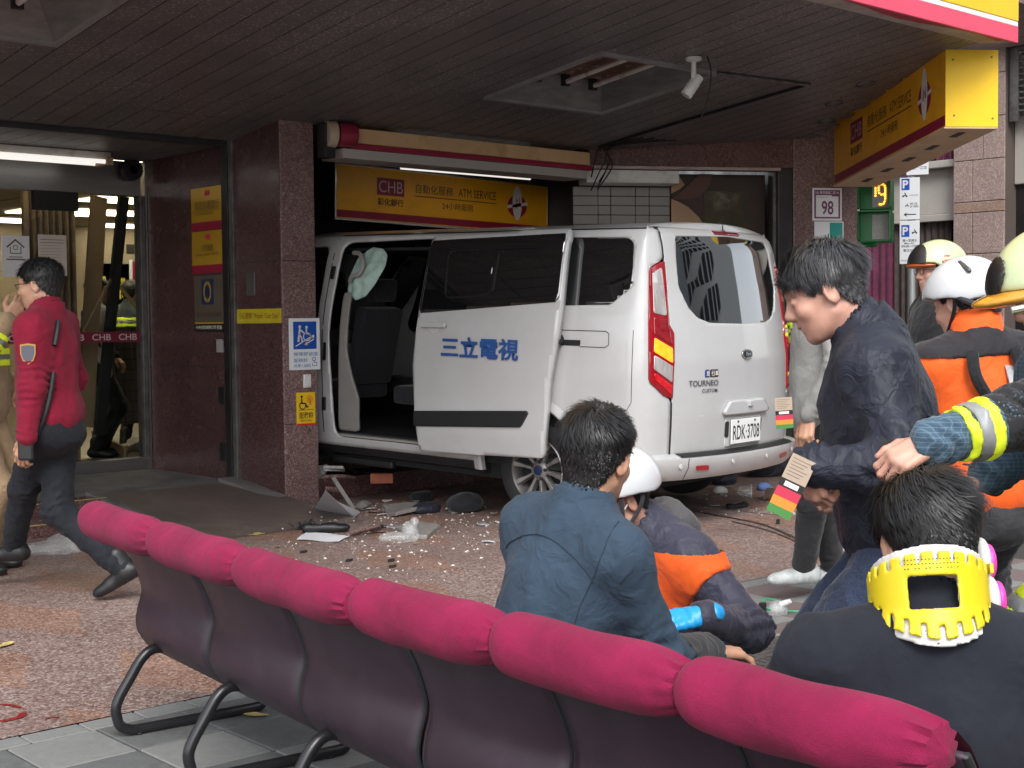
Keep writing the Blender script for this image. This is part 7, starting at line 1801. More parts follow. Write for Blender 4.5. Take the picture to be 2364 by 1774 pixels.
helm_part(Jf, 'front_trim', M_dkmetal, lambda Q: np.maximum(np.maximum(sd_ell(Q, (0, -.010, .040), (.132, .168, .138)), -sd_ell(Q, (0, -.012, .038), (.124, .155, .130))), np.maximum(.112 - .75 * np.clip(.13 - Q[:, 2], 0, .09) * 0 - Q[:, 1] - .25 * (Q[:, 2] - .05), .040 - Q[:, 2])), parent=hm)
helm_part(Jf, 'visor_lip', mat('visor_orange', (.55, .12, .02), .15, trans=.4), lambda Q: np.maximum(np.maximum(sd_ell(Q, (0, .02, .036), (.108, .150, .022)), .06 - Q[:, 1]), -sd_ell(Q, (0, .0, .03), (.095, .130, .03))), parent=hm)
for a, b_ in (((-.128, .03, .052), (-.130, -.05, .062)), ((-.1265, .02, .082), (-.128, -.04, .088))):
    helm_part(Jf, 'red_flash', mat('flash_red', (.50, .04, .08), .4), lambda Q, a=a, b_=b_: np.maximum(np.maximum(sd_ell(Q, (0, -.012, .038), (.129, .161, .136)), -sd_ell(Q, (0, -.012, .038), (.126, .158, .133))), sd_cone(Q, a, b_, .011, .007)), parent=hm, h=.004)
gl = [local(Jf, -.085, -.01, .012), local(Jf, -.070, .085, .012), local(Jf, -.052, .100, .012)]
strap(Jf, gl, .0018, M_black, 'spectacle_arm')
for s in (-1, 1):
    c = local(Jf, s * .031, .104, .006); X_, Z_ = Jf['HR'][:, 0], Jf['HR'][:, 2]
    G().tube([Vector(c + X_ * .021 * math.cos(a) + Z_ * .017 * math.sin(a)) for a in np.linspace(0, 2 * math.pi, 20, endpoint=False)], .0016, 6, closed=True).build('spectacle_rim', M_black, Jf['root'], smooth=True)
    strap(Jf, [local(Jf, s * .105, .0, -.0), local(Jf, s * .075, .03, -.07), local(Jf, s * .02, .05, -.118)], .006, M_black, 'chin_strap')
col = Shape().cone(Jf['neck'] - Jf['U'] * .02, Jf['neck'] + Jf['U'] * .055, .092, .082, .02).cut(lambda P: sd_cone(P, Jf['neck'] - Jf['U'] * .1, Jf['neck'] + Jf['U'] * .2, .066, .062), .006).disp(folds(.008, 18, 2))
sdf_obj('orange_collar', col, M_orange, Jf['root'], .007, [Jf['neck']], .13)
q = onsurf(Jf['Jk'], Jf['at'](-.06, .3, .22), -Jf['Tm'][:, 1]); n_ = Jf['Tm'][:, 1]; xx = Jf['Tm'][:, 0]
put('chest_badge', [q + n_ * .006 + xx * a + np.array([0, 0, b_]) for a, b_ in ((-.035, -.035), (.035, -.035), (.035, .035), (-.035, .035))], [(0, 1, 2, 3)], M_hiviz, Jf['root'])
# ---- rescuer in orange seen from behind
hc_ = gp(2228, 690, 4.85); hu_ = unit(Wd(-.18, .25, .9)); sp = unit(Wd(-.08, .05, 1)); 
nk_ = gp(2250, 790, 4.72); pel = nk_ - sp * .535
Jo = build_person('rescuer in an orange vest and white helmet seen from behind', pel, sp, Wd(-.25, 1), unit(Wd(-.55, .8, -.30)), hu_,
    arms={'L': (pel + Wd(-.32, .25, .05), Wd(-.5, -.6, -.2)), 'R': (pel + Wd(.25, .35, .1), Wd(.8, -.5, -.2))},
    legs={'L': (np.array([pel[0], pel[1], .09]) + Wd(-.1, .05), Wd(0, 1, 0), Wd(0, 1)), 'R': (np.array([pel[0], pel[1], .09]) + Wd(.12, .1), Wd(0, 1, 0), Wd(0, 1))},
    jacket=M_orange, trousers=M_dgr, shoes=M_shoe, skin=M_skin2, seed=41, h=.009, hb=.0055, bulk=1.14, fold=.012, hem=.02, hair=M_hair, hairkw=dict(n=3000, top=.02, side=.012, nape=-.07))
at = Jo['at']
hm = shell_helmet(Jo, M_helm_w, 'helmet', front=.05, side=.018, back=-.01, scale=1.08)
for s in (-1, 1):
    helm_part(Jo, 'helmet_vent', M_greymetal, lambda Q, s=s: np.maximum(sd_cone(Q, (s * .06, -.07, .125), (s * .085, -.115, .085), .012, .009), -sd_cone(Q, (0, 0, 0), (0, 0, .05), .08, .08)), parent=hm)
    strap(Jo, [local(Jo, s * .102, -.05, .025), local(Jo, s * .09, -.02, -.03), local(Jo, s * .07, .04, -.085)], .007, M_black, 'chin_strap')
    strap(Jo, [local(Jo, s * .102, -.05, .02), local(Jo, s * .085, -.10, -.025), local(Jo, 0, -.125, -.045)], .010, M_dgr, 'ratchet_strap')
G().lathe([(.022, -.008), (.024, .006), (.016, .014)], Vector(local(Jo, .0, -.125, -.04)), Vector(Jo['HR'] @ np.array([0, -1, -.2])), n=16).build('ratchet_knob', M_dgr, Jo['root'], smooth=True)
for (x0_, x1_) in ((-.10, -.06), (.06, .14)):
    strap(Jo, [at(x0_, -.14, .50), at(x0_ * 1.1, -.165, .42), at(x1_, -.165, .30), at(x1_ * 1.2, -.16, .12)], .020, M_black_c, 'harness_strap')
col = Shape().cone(Jo['neck'] - Jo['U'] * .02, Jo['neck'] + unit(Jo['nk'] - Jo['neck']) * .055, .098, .086, .02).cut(lambda P: sd_cone(P, Jo['neck'] - Jo['U'] * .1, Jo['nk'], .066, .062), .006).disp(folds(.010, 16, 2))
sdf_obj('orange_collar', col, M_orange, Jo['root'], .007, [Jo['neck']], .14)
stitch(Jo, [at(-.17, -.12, .14), at(-.05, -.15, .12), at(.08, -.15, .12), at(.17, -.10, .14)], M_seamb, .003)
o = None
def yokeU(J, z0, m, name):
    f_, lo, hi = yokef(J, z0); V, F = mesh_sdf(f_, lo, hi, .008, J['Jk'].post); o = put(name, V, F, m, None); o.parent = J['root']; o.data.polygons.foreach_set('use_smooth', np.ones(len(F), bool)); return o
yokeU(Jo, .485, fabric('black_yoke', (.022, .020, .023), .8), 'dark_yoke')
q = onsurf(Jo['Jk'], at(.06, -.5, .40), Jo['Tm'][:, 1]); flap = [q + Jo['Tm'] @ np.array([a, -.006 - c_, b_]) for a, b_, c_ in ((-.04, .05, .0), (.14, .02, .0), (.13, -.06, .03), (-.05, -.02, .035))]
put('loose_flap', flap, [(0, 1, 2, 3)], fabric('grey_lining', (.40, .40, .41), .7), Jo['root'], solid=.004)
# ---- firefighter reaching in from the right
hc_ = gp(2385, 640, 3.40); sp = unit(Wd(-.30, -.02, 1)); nk_ = gp(2478, 800, 3.42); pel = nk_ - sp * .545
Jr = build_person('firefighter in blue ripstop turnout coat and cream helmet stretching out an arm', pel, sp, Wd(-.95, -.15), unit(Wd(-.93, -.12, -.22)), unit(Wd(-.2, 0, .95)),
    arms={'L': (gp(2068, 1048, 3.12), Wd(.2, -.3, -1), unit(Wd(-.9, -.1, -.45)), unit(Wd(-.3, -.6, .6)), [.9, 1.0, 1.1, 1.1]), 'R': (gp(2275, 1098, 3.75), Wd(.3, .6, -.5), unit(Wd(-.8, .2, -.3)))},
    legs={'L': (np.array([*(gp(2330, 1700, 3.2)[:2]), .09]), Wd(-1, -.2, 0), Wd(-1, 0)), 'R': (np.array([*(gp(2480, 1700, 3.6)[:2]), .09]), Wd(-1, 0, 0), Wd(-1, 0))},
    jacket=M_plaid, trousers=M_plaid, shoes=M_shoe, skin=M_skin2, seed=51, h=.008, hb=.0045, bulk=1.2, fold=.013, hem=.0, pant=1.25, sleeve=1.08, eyes_=True, hair=M_hair, hairkw=dict(n=1200, top=.02))
reflective(Jr, Jr['elL'], Jr['wrL'], .145, .085, rad=.12); reflective(Jr, Jr['Sh']['L'], Jr['elL'], .175, .095, rad=.14)
el = Jr['elL']; band(Jr, el, Jr['wrL'], .02, .15, fabric('black_patch', (.022, .022, .024), .8), rad=.12, grow=.002)
for s in 'LR': reflective(Jr, Jr['Hp'][s], Jr['kn' + s], .26, .11, S=Jr['Tr'], rad=.18)
hm = shell_helmet(Jr, M_helm_y, 'helmet', front=.040, side=.0, back=-.075, scale=1.24)
helm_part(Jr, 'edge_trim', M_dkmetal, lambda Q: np.maximum(np.maximum(sd_ell(Q, (0, -.010, .040), (.142, .180, .149)), -sd_ell(Q, (0, -.012, .038), (.136, .170, .143))), np.maximum(.166 - .42 * (Q[:, 2] - .04) - Q[:, 1], .035 - Q[:, 2])), parent=hm)
helm_part(Jr, 'visor', mat('amber_visor', (.60, .28, .03), .12, coat=.5), lambda Q: np.maximum(np.maximum(sd_ell(Q, (0, .03, .030), (.128, .185, .026)), .05 - Q[:, 1]), -sd_ell(Q, (0, .01, .022), (.115, .165, .030))), parent=hm)
helm_part(Jr, 'cheek_guard', M_helm_y, lambda Q: np.maximum(smin(sd_cone(Q, (-.128, .02, .0), (-.112, -.02, -.10), .03, .022), sd_cone(Q, (.128, .02, .0), (.112, -.02, -.10), .03, .022), .01), -sd_ell(Q, (0, 0, -.02), (.105, .14, .14))), parent=hm)
helm_part(Jr, 'side_boss', M_black, lambda Q: np.minimum(sd_ell(Q, (-.138, -.035, .020), (.010, .030, .036)), sd_ell(Q, (.138, -.035, .020), (.010, .030, .036))), parent=hm)
G().tube([Vector(local(Jr, -.09, .17, .006)), Vector(local(Jr, -.11, .10, .004))], .010, 10).build('helmet_lamp', M_chr, Jr['root'], smooth=True)
# ---- crouching firefighter in tan at the edge
sp = unit(Wd(-.55, .1, .8)); nk_ = gp(2570, 1190, 2.95); pel = nk_ - sp * .54
Jt = build_person('crouching firefighter in tan turnout gear with black tape strips', pel, sp, Wd(-.9, .1), unit(Wd(-.9, .1, -.3)), (0, 0, 1),
    arms={'L': (gp(2420, 1570, 2.75), Wd(.3, -.5, -.5)), 'R': (gp(2450, 1560, 3.2), Wd(.3, .6, -.5))},
    legs={'L': (np.array([*(gp(2420, 1700, 2.9)[:2]), .09]), Wd(-1, -.2, .3), Wd(-1, 0)), 'R': (np.array([*(gp(2460, 1700, 3.2)[:2]), .09]), Wd(-1, .2, .3), Wd(-1, 0))},
    jacket=M_tan, trousers=M_tan, shoes=M_shoe, seed=61, h=.009, hb=.007, bulk=1.22, fold=.014, hem=-.02, pant=1.2, sleeve=1.15, hair=M_hair, hairkw=dict(n=1500))
band(Jt, Jt['Sh']['L'], Jt['elL'], .10, .045, M_black_c, rad=.16); band(Jt, Jt['elL'], Jt['wrL'], .10, .04, M_black_c, rad=.14)
# ---- man with the neck brace
hu_ = unit(Wd(-.05, .42, .9)); hf = unit(Wd(.02, .90, -.36)); sp = unit(Wd(.02, .10, 1)); nk_ = gp(2142, 1432, 2.46); pel = nk_ - sp * .56
Jm = build_person('man in a dark navy sweatshirt wearing a yellow neck brace, seated with his back turned', pel, sp, Wd(.10, 1), hf, hu_,
    arms={'L': (pel + Wd(-.20, .38, .10), Wd(-.9, -.2, -.4)), 'R': (pel + Wd(.28, .32, .06), Wd(1, -.2, -.3))},
    legs={'L': (np.array([pel[0], pel[1], .09]) + Wd(-.02, .76), Wd(0, .3, 1), Wd(0, 1)), 'R': (np.array([pel[0], pel[1], .09]) + Wd(.16, .76), Wd(0, .3, 1), Wd(0, 1))},
    jacket=M_sweat, trousers=M_jean, shoes=M_shoe, hair=M_hair, seed=7, bulk=1.10, fold=.010, hem=.04, collar=.03, neck_len=.128, size=1.06, h=.0075, hb=.0045, head_off=Wd(.025, .02, -.005),
    hairkw=dict(top=.06, side=.014, n=13000, lift=.008, nape=-.066, whorl=(-.012, -.045), wid=.0008))
hc_, Rm = Jm['hc'], Jm['HR']; nkm = Jm['neck']; axn = unit(Wd(-.03, .24, 1)); bfw = unit(Wd(.10, .95, 0)); BF = frame(unit(bfw - axn * (bfw @ axn)), axn); bo = nkm + axn * .045
def brace(rad, lo_, hi_, notch):
    def f(P):
        Q = (P - bo) @ BF; r_ = np.hypot(Q[:, 0], Q[:, 1] * .95); th = np.arctan2(Q[:, 0], -Q[:, 1])
        d = np.abs(r_ - rad - .15 * np.clip(-Q[:, 2] - .03, 0, 1) - .10 * np.clip(Q[:, 2] - .05, 0, 1)) - .0032
        hi2 = hi_ - .018 * np.abs(th) ** 1.5 * .9; lo2 = lo_ + .030 * np.clip(np.abs(th), 0, 2.2) ** 1.5
        d = np.maximum(d, np.maximum(Q[:, 2] - hi2, lo2 - Q[:, 2]))
        # window at the nape
        win = np.maximum(np.abs(th + .08) * rad - .040, np.abs(Q[:, 2] + .004) - .027); d = smax(d, -win, .004)
        if notch:
            ph = np.abs(((th * rad + .5) % .027) - .0135); nt = np.maximum(ph - .0045, np.minimum(hi2 - .016 - Q[:, 2], Q[:, 2] - lo2 - .020)); nt = np.maximum(nt, -1 * (np.minimum(Q[:, 2] - (hi2 - .016), 0) * np.minimum(lo2 + .020 - Q[:, 2], 0) > 0) * -1.0 - .0)
            top_n = np.maximum(ph - .0042, (hi2 - .018) - Q[:, 2]); bot_n = np.maximum(ph - .0042, Q[:, 2] - (lo2 + .024)); d = np.maximum(d, -np.minimum(top_n, bot_n))
        return d
    return f
M_bry = mat('brace_yellow', (.70, .55, .012), .4, var=.05, vs=4); M_brw = mat('brace_foam', (.60, .59, .55), .8)
V, F = mesh_sdf(brace(.092, -.098, .078, False), bo - .22, bo + .22, .0045)
bt = thing('neck_brace', 'yellow neck brace with white foam and pink pads worn by the seated man', 'neck brace', Vector(Jm['O'] + bo))
sh_ = -bo
def brp(name, m, V, F): o = put(name, V + sh_, F, m, None); o.parent = bt; o.data.polygons.foreach_set('use_smooth', np.ones(len(F), bool)); return o
brp('foam_lining', M_brw, V, F)
V, F = mesh_sdf(brace(.100, -.084, .066, True), bo - .22, bo + .22, .0034); bs_ = brp('brace_shell', M_bry, V, F)
for k_, a in enumerate((-1.05, -.75, .62, 1.0, .0, -.5)):
    p_ = BF @ np.array([1e-9 + .1045 * math.sin(a), -1e-9 + .1045 * math.cos(a) / .95, (.02, -.04, -.03, .012, -.058, .05)[k_]]); G().lathe([(.006, -.002), (.005, .003), (.002, .0015)], Vector(p_), Vector(BF @ np.array([math.sin(a), -math.cos(a), 0])), n=10).build('brace_rivet', mat('brace_rivet', (.62, .50, .02), .4), bt)
for r_ in range(3):
    g_ = G()
    for k_ in range(16):
        if r_ == 2 and k_ % 3 == 2: continue
        a = -.50 + k_ * .055; z_ = .051 - r_ * .0075
        p_ = BF @ np.array([(.1085) * math.sin(a), -(.1085) * math.cos(a) / .95, z_]); t_ = unit(BF @ np.array([math.cos(a), math.sin(a), 0])); zz_ = BF[:, 2]
        g_.add([p_ - t_ * .0013 - zz_ * .0009, p_ + t_ * .0013 - zz_ * .0009, p_ + t_ * .0013 + zz_ * .0009, p_ - t_ * .0013 + zz_ * .0009], [(0, 1, 2, 3)])
    g_.build('printed_scale', M_dark, bt)['kind'] = 'stuff'
def lobe(name, m, cx, cz, rr_, th):
    V, F = mesh_sdf(lambda P: (lambda Q: np.maximum(sd_ell(Q.astype(np.float32), (cx, .035, cz), (th, rr_ * .9, rr_)), -sd_ell(Q.astype(np.float32), (0, .03, 0), (.088, .10, .2))))((P - bo) @ BF), bo - .22, bo + .22, .005); return brp(name, m, V, F)
M_pk = mat('brace_pink', (.80, .06, .40), .4)
lobe('chin_piece', M_brw, .105, .052, .042, .016); lobe('chin_piece', M_pk, .118, .050, .032, .012); lobe('side_pad', M_brw, .112, -.018, .045, .018); lobe('side_pad', M_pk, .128, -.018, .034, .012)
q = BF @ np.array([.108, -.010, .035]); G().fbox(Vector(q), Vector(BF[:, 1]), Vector(BF[:, 2]), Vector(BF[:, 0]), -.014, .016, -.009, .009, -.003, .004).build('brace_tab', M_bry, bt, bevel=.002)
# ---- firefighter in the crimson fleece walking past the entrance
bx = gp(118, 900, 6.85); pel = np.array([bx[0], bx[1], .90]); sp = unit(Wd(-.05, .0, 1)); fwd = Wd(-1, .12)
Jw = build_person('firefighter in a crimson fleece and dark trousers walking past the entrance', pel, sp, fwd, unit(Wd(-.97, .15, -.10)), unit(Wd(-.06, 0, 1)),
    arms={'L': (gp(62, 1030, 6.62), Wd(.9, -.35, -.2), unit(Wd(-.35, .1, -.9)), unit(Wd(-.3, -1, 0)), .6), 'R': (pel + Wd(-.12, .22, .0), Wd(.7, .6, -.2))},
    legs={'L': (np.array([*(onz(18, 1350)[:2]), .09]), Wd(-1, 0, .2), Wd(-1, 0)), 'R': (np.array([*(gp(278, 1310, 6.9)[:2]), .17]), Wd(-1, 0, .2), unit(Wd(-.8, 0, -.45)), unit(Wd(-.45, 0, .8)))},
    jacket=M_redj, trousers=fabric('station_trousers', (.013, .015, .020), .85, sheen=.03), shoes=M_shoe, hair=M_hair, skin=M_skin, seed=71, bulk=1.1, fold=.012, hem=-.06, collar=.05, h=.0085, hb=.0048, eyes_=True,
    hairkw=dict(top=.04, side=.012, n=5000, lift=.012))
collar_ring(Jw, M_redj, .05, .080, .074)
at = Jw['at']
out = unit(Wd(.1, -1, .05)); q = onsurf(Jw['Jk'], Jw['Sh']['L'] * .55 + Jw['elL'] * .45 + out * .25, -out); uu = unit(Wd(1, .1, 0)); zz_ = np.array([0, 0, 1.])
for sc, m, lf in ((1.0, mat('patch_gold', (.45, .25, .06), .7), .005), (.84, mat('patch_grey', (.10, .10, .13), .7), .006)):
    P_ = [(-.036, .045), (.0, .05), (.036, .045), (.036, 0), (.025, -.032), (0, -.05), (-.025, -.032), (-.036, 0)]
    put('shoulder_patch', [q + out * lf + uu * a * sc + zz_ * b_ * sc for a, b_ in P_], [tuple(range(8))], m, Jw['root'])
radio = [onsurf(Jw['Jk'], at(.02 - .10 * 0, -.3, z_), Jw['Tm'][:, 1]) for z_ in ()]
def on_out(x, z_, d=out): return onsurf(Jw['Jk'], at(-.5, x, z_), -d) + d * .006
def side_pt(x, y, z): return stitch_pt(Jw, at(x, y, z))
def stitch_pt(J, p):
    P = npv(p)[None].astype(float)
    for _ in range(10):
        d = J['Jk'](P.astype(np.float32)); e = 2e-3; g_ = np.array([[float(J['Jk']((P + np.eye(3)[i] * e).astype(np.float32))[0] - J['Jk']((P - np.eye(3)[i] * e).astype(np.float32))[0]) for i in range(3)]]); g_ /= np.linalg.norm(g_) + 1e-9; P = P - g_ * d[:, None]
    return P[0] + g_[0] * .012
strap(Jw, [side_pt(-.10, -.16, .50), side_pt(-.13, -.17, .44), side_pt(-.16, -.16, .37)], .013, M_black, 'shoulder_strap')
strap(Jw, [side_pt(-.17, -.15, .24), side_pt(-.18, -.12, .14), side_pt(-.19, -.06, .04), side_pt(-.20, .0, -.05)], .014, M_black, 'shoulder_strap')
rp = npv(at(-.215, .03, -.11)) + out * .03
G().fbox(Vector(rp), Vector(uu), Vector(zz_), Vector(out), -.036, .036, -.06, .05, -.02, .02).build('radio', M_black, Jw['root'], bevel=.01)
G().tube([Vector(rp - uu * .02 + zz_ * .05), Vector(rp + uu * .03 + zz_ * .16)], .007, 8).build('radio_antenna', M_black, Jw['root'])
gl = [local(Jw, -.083, -.012, .014), local(Jw, -.070, .085, .014), local(Jw, -.052, .102, .012), local(Jw, -.03, .106, -.004)]
strap(Jw, gl, .002, M_black, 'spectacle_arm')
w_ = Jw['wrL']; d_ = unit(w_ - Jw['elL']); G().tube([Vector(w_ - d_ * .004), Vector(w_ + d_ * .014)], .036, 16).build('watch', M_black, Jw['root'], smooth=True)
# ---- firefighter in tan at the left, mostly hidden
bx = gp(-55, 900, 7.7); pel = np.array([bx[0], bx[1], .90])
Jl = build_person('firefighter in tan turnout coat with yellow bands standing beyond the walking man', pel, unit([0, 0, 1]), Wd(1, -.2), unit(Wd(1, -.2, -.1)), (0, 0, 1),
    arms={'R': (gp(18, 735, 7.45), Wd(.2, -.5, -1), unit(Wd(.5, .2, .7)), unit(Wd(.5, -.7, 0)), .8), 'L': (pel + Wd(.15, .2, .1), Wd(-.4, .6, -.4))},
    legs={'L': (np.array([pel[0], pel[1], .09]) + Wd(0, .12), Wd(1, 0, 0), Wd(1, 0)), 'R': (np.array([pel[0], pel[1], .09]) + Wd(0, -.12), Wd(1, 0, 0), Wd(1, 0))},
    jacket=M_tan, trousers=M_tan, shoes=M_shoe, seed=81, h=.012, hb=.007, bulk=1.2, fold=.014, hem=-.04, hair=M_hair, hairkw=dict(n=1500))
reflective(Jl, Jl['Sh']['R'], Jl['elR'], .14, .09); reflective(Jl, Jl['elR'], Jl['wrR'], .12, .08); reflective(Jl, Jl['at'](0, 0, .5), Jl['at'](0, 0, 0), .2, .09, rad=.3)
# ---- two people inside the hall
c = npv(onY(222, 700, 12.1)); pel = np.array([c[0], c[1], 1.02])
Jc = build_person('bank clerk in a dark vest and white shirt standing inside behind the glass', pel, unit([0, 0, 1]), Wd(.8, .5), unit(Wd(.95, .25, -.05)), (0, 0, 1),
    arms={'L': (pel + Wd(.1, .25, .05), Wd(-.4, .6, -.4)), 'R': (pel + Wd(.12, -.2, .02), Wd(-.5, -.6, -.4))},
    legs={'L': (np.array([pel[0], pel[1], .24]) + Wd(0, .1), Wd(1, 0, 0), Wd(1, 0)), 'R': (np.array([pel[0], pel[1], .24]) + Wd(0, -.1), Wd(1, 0, 0), Wd(1, 0))},
    jacket=fabric('white_shirt', (.70, .70, .70), .8), trousers=M_black_c, shoes=M_shoe, seed=91, h=.012, hb=.007, hair=M_hair, hairkw=dict(n=2000), bulk=1.0)
f_, lo, hi = yokef(Jc, -.08); aa = Jc['at']
V, F = mesh_sdf(lambda P: np.maximum(f_(P), np.maximum(np.abs((P - aa(0, 0, 0)) @ Jc['Tm'][:, 0]) - .165, ((P - aa(0, 0, .49)) @ Jc['U']))), lo - .1, hi + .1, .012, Jc['Jk'].post); o = put('vest', V, F, M_black_c, None); o.parent = Jc['root']; o.data.polygons.foreach_set('use_smooth', np.ones(len(F), bool))
G().fbox(Vector(aa(0, .14, .45)), Vector(Jc['Tm'][:, 0]), Vector(Jc['U']), Vector(Jc['Tm'][:, 1]), -.03, .03, -.20, .02, -.03, .005).build('tie', mat('tie_red', (.22, .05, .05), .7), Jc['root'])
c = npv(onY(305, 720, 12.9)); pel = np.array([c[0], c[1], 1.02])
Ji = build_person('firefighter with yellow bands standing inside the bank behind a propped strip', pel, unit([0, 0, 1]), Wd(.5, .8), unit(Wd(.5, .8, 0)), (0, 0, 1),
    arms={'L': (pel + Wd(-.12, .2, .05), Wd(-.8, .2, -.4)), 'R': (pel + Wd(.2, .2, .02), Wd(.8, -.2, -.4))},
    legs={'L': (np.array([pel[0], pel[1], .24]) + Wd(-.1, 0), Wd(0, 1, 0), Wd(0, 1)), 'R': (np.array([pel[0], pel[1], .24]) + Wd(.1, 0), Wd(0, 1, 0), Wd(0, 1))},
    jacket=fabric('hall_turnout', (.05, .065, .07), .8), trousers=M_black_c, shoes=M_shoe, seed=95, h=.013, hb=.009, hair=M_hair, hairkw=dict(n=1200), bulk=1.15)
reflective(Ji, Ji['at'](0, 0, .5), Ji['at'](0, 0, 0), .12, .09, rad=.3); reflective(Ji, Ji['Sh']['L'], Ji['elL'], .12, .08)
# ================================================================== debris of the crash
c8 = lambda a, b: (720 + a / 5.53, 1020 + b / 5.53)
def slab(name, label, poly, z0, th, m, tilt=None, cat='slab', group=None, bevel=.004):
    """broken plate: outline on the ground, given thickness, optionally propped along one side"""
    P = [Vector(p) for p in poly]; c = sum(P, Vector()) / len(P); n = len(P)
    up_ = Vector((0, 0, 1))
    if tilt: up_ = Vector(tilt).normalized()
    V = [p for p in P] + [p + up_ * th for p in P]
    nrm = (P[1] - P[0]).cross(P[2] - P[1])
    F = [tuple(range(n - 1, -1, -1)), tuple(range(n, 2 * n))] + [(i, (i + 1) % n, n + (i + 1) % n, n + i) for i in range(n)]
    if nrm.z < 0: F = [tuple(reversed(f)) for f in F]
    o = put(name, V, F, m, None, origin=Vector((c.x, c.y, min(v.z for v in V))), bevel=bevel, bseg=1); return tag(o, label, cat, group)
M_slabg = granite('slab_top_grey', (.22, .20, .19), (.30, .28, .26), (.40, .37, .35), 120, .45)
def gz(a, b, z=0.0): return onz(*c8(a, b), z)
slab('stone_slab', 'broken grey stone slab lying flat on the forecourt beside a plastic bag', [gz(1060, 1085, .03), gz(1400, 1020, .03), gz(1640, 1055, .03), gz(1470, 1190, .03), gz(1270, 1195, .03)], 0, -.03, M_slabg)
slab('stone_slab', 'reddish stone plate lying by the granite step under the van', [gz(900, 800, .045), gz(1300, 770, .05), gz(1500, 800, .06), gz(1070, 900, .04), gz(960, 910, .02)], 0, -.028, M_slabg)
slab('stone_strip', 'narrow strip of broken granite lying on a black wallet', [gz(430, 1190, .012), gz(445, 1155, .035), gz(870, 1045, .07), gz(880, 1070, .045)], 0, -.02, M_gran_l, cat='strip')
slab('tile_stack', 'stacked broken granite tiles against the pier on the step', [gz(150, 480, .20), gz(150, 415, .24), gz(440, 420, .22), gz(560, 440, .19), gz(260, 500, .17)], 0, -.025, M_gran_l)
slab('tile_stack', 'small granite tile offcut jutting from under the pier edge', [gz(160, 600, .12), gz(170, 570, .14), gz(365, 575, .13), gz(360, 620, .10)], 0, -.02, M_gran_l)
slab('tile_stack', 'long grey tile lying on the upper step in the dark', [gz(150, 340, .31), gz(150, 305, .33), gz(400, 310, .33), gz(420, 345, .30)], 0, -.02, M_slabg)
a_ = [onz(*c8(40, 850), .06), onz(*c8(175, 625), .27), onz(*c8(330, 770), .16), onz(*c8(620, 905), .03), onz(*c8(540, 965), .006), onz(*c8(270, 935), .006)]
slab('bent_sheet', 'bent white panel leaning at the foot of the granite pier', a_, 0, .004, mat('panel_white', (.60, .61, .66), .4, var=.06, vs=3), tilt=(.1, .6, .6), cat='panel', bevel=.001)
slab('plaster_edge', 'crumbling plaster edge lying under the white panel', [gz(300, 930), gz(420, 915), gz(600, 925), gz(540, 985), gz(440, 965), gz(360, 975)], 0, .03, M_rub, cat='debris')
leaner('slat', 'thin wooden slat leaning from the step to the forecourt', gz(535, 865, .01), gz(270, 460, .24), .03, .012, mat('grey_slat', (.24, .22, .20), .7, var=.2), 'slat')
Q = gz(945, 525, .155)
b_ = G().box(-.085, .085, -.05, .05, 0, .075).build('brick', mat('red_brick', (.26, .075, .04), .85, var=.25, vs=20, bump=.3, bs=90), None, bevel=.004); b_.location = (Q.x, Q.y + .05, .150); b_.rotation_euler = (0, 0, R(-38)); tag(b_, 'loose red brick lying on the granite step under the van', 'brick')
for k, (a, b, z, s, lab) in enumerate(((500, 590, .15, (.13, .06, .045), 'long chunk of white plaster lying on the step'), (690, 545, .15, (.06, .06, .075), 'upright grey plaster chunk on the step'), (775, 560, .15, (.05, .04, .02), 'flat white plaster flake on the step'), (650, 880, 0, (.07, .06, .05), 'grey lump of mortar at the foot of the granite step'))):
    q = gz(a, b, z); rock('plaster_chunk', lab, (q.x, max(q.y, 9.06) if z else q.y, z), s, M_rub if k != 3 else M_conc, 40 + k)
# dark things under and by the van
def lump(name, label, c, r_, m, seed, cat):
    S = Shape().ell((0, 0, r_[2] * .8), r_, None, .03).ell((r_[0] * .5, r_[1] * .2, r_[2] * .5), (r_[0] * .6, r_[1] * .7, r_[2] * .6), None, .04).disp(folds(.016, 12, seed, (1, 0, 0), 1.3)); S.keep(lambda P: -P[:, 2], .004)
    V, F = mesh_sdf(S, (-r_[0] * 1.4, -r_[1] * 1.4, -.02), (r_[0] * 1.6, r_[1] * 1.4, r_[2] * 2.2), .009); o = put(name, V, F, m, None); o.location = c; o.data.polygons.foreach_set('use_smooth', np.ones(len(F), bool)); return tag(o, label, cat)
lump('black_bag', 'crumpled black bag lying in the shadow under the van', gz(1960, 900), (.15, .10, .075), M_black_c, 3, 'bag')
lump('dark_cloth', 'dark blue cloth crumpled over a stone plate by the step', gz(1450, 910, .0), (.11, .07, .04), M_navy, 4, 'cloth')
lump('black_cloth', 'small black cloth crumpled against the granite step', gz(1390, 760, .0), (.09, .06, .045), M_black_c, 9, 'cloth')
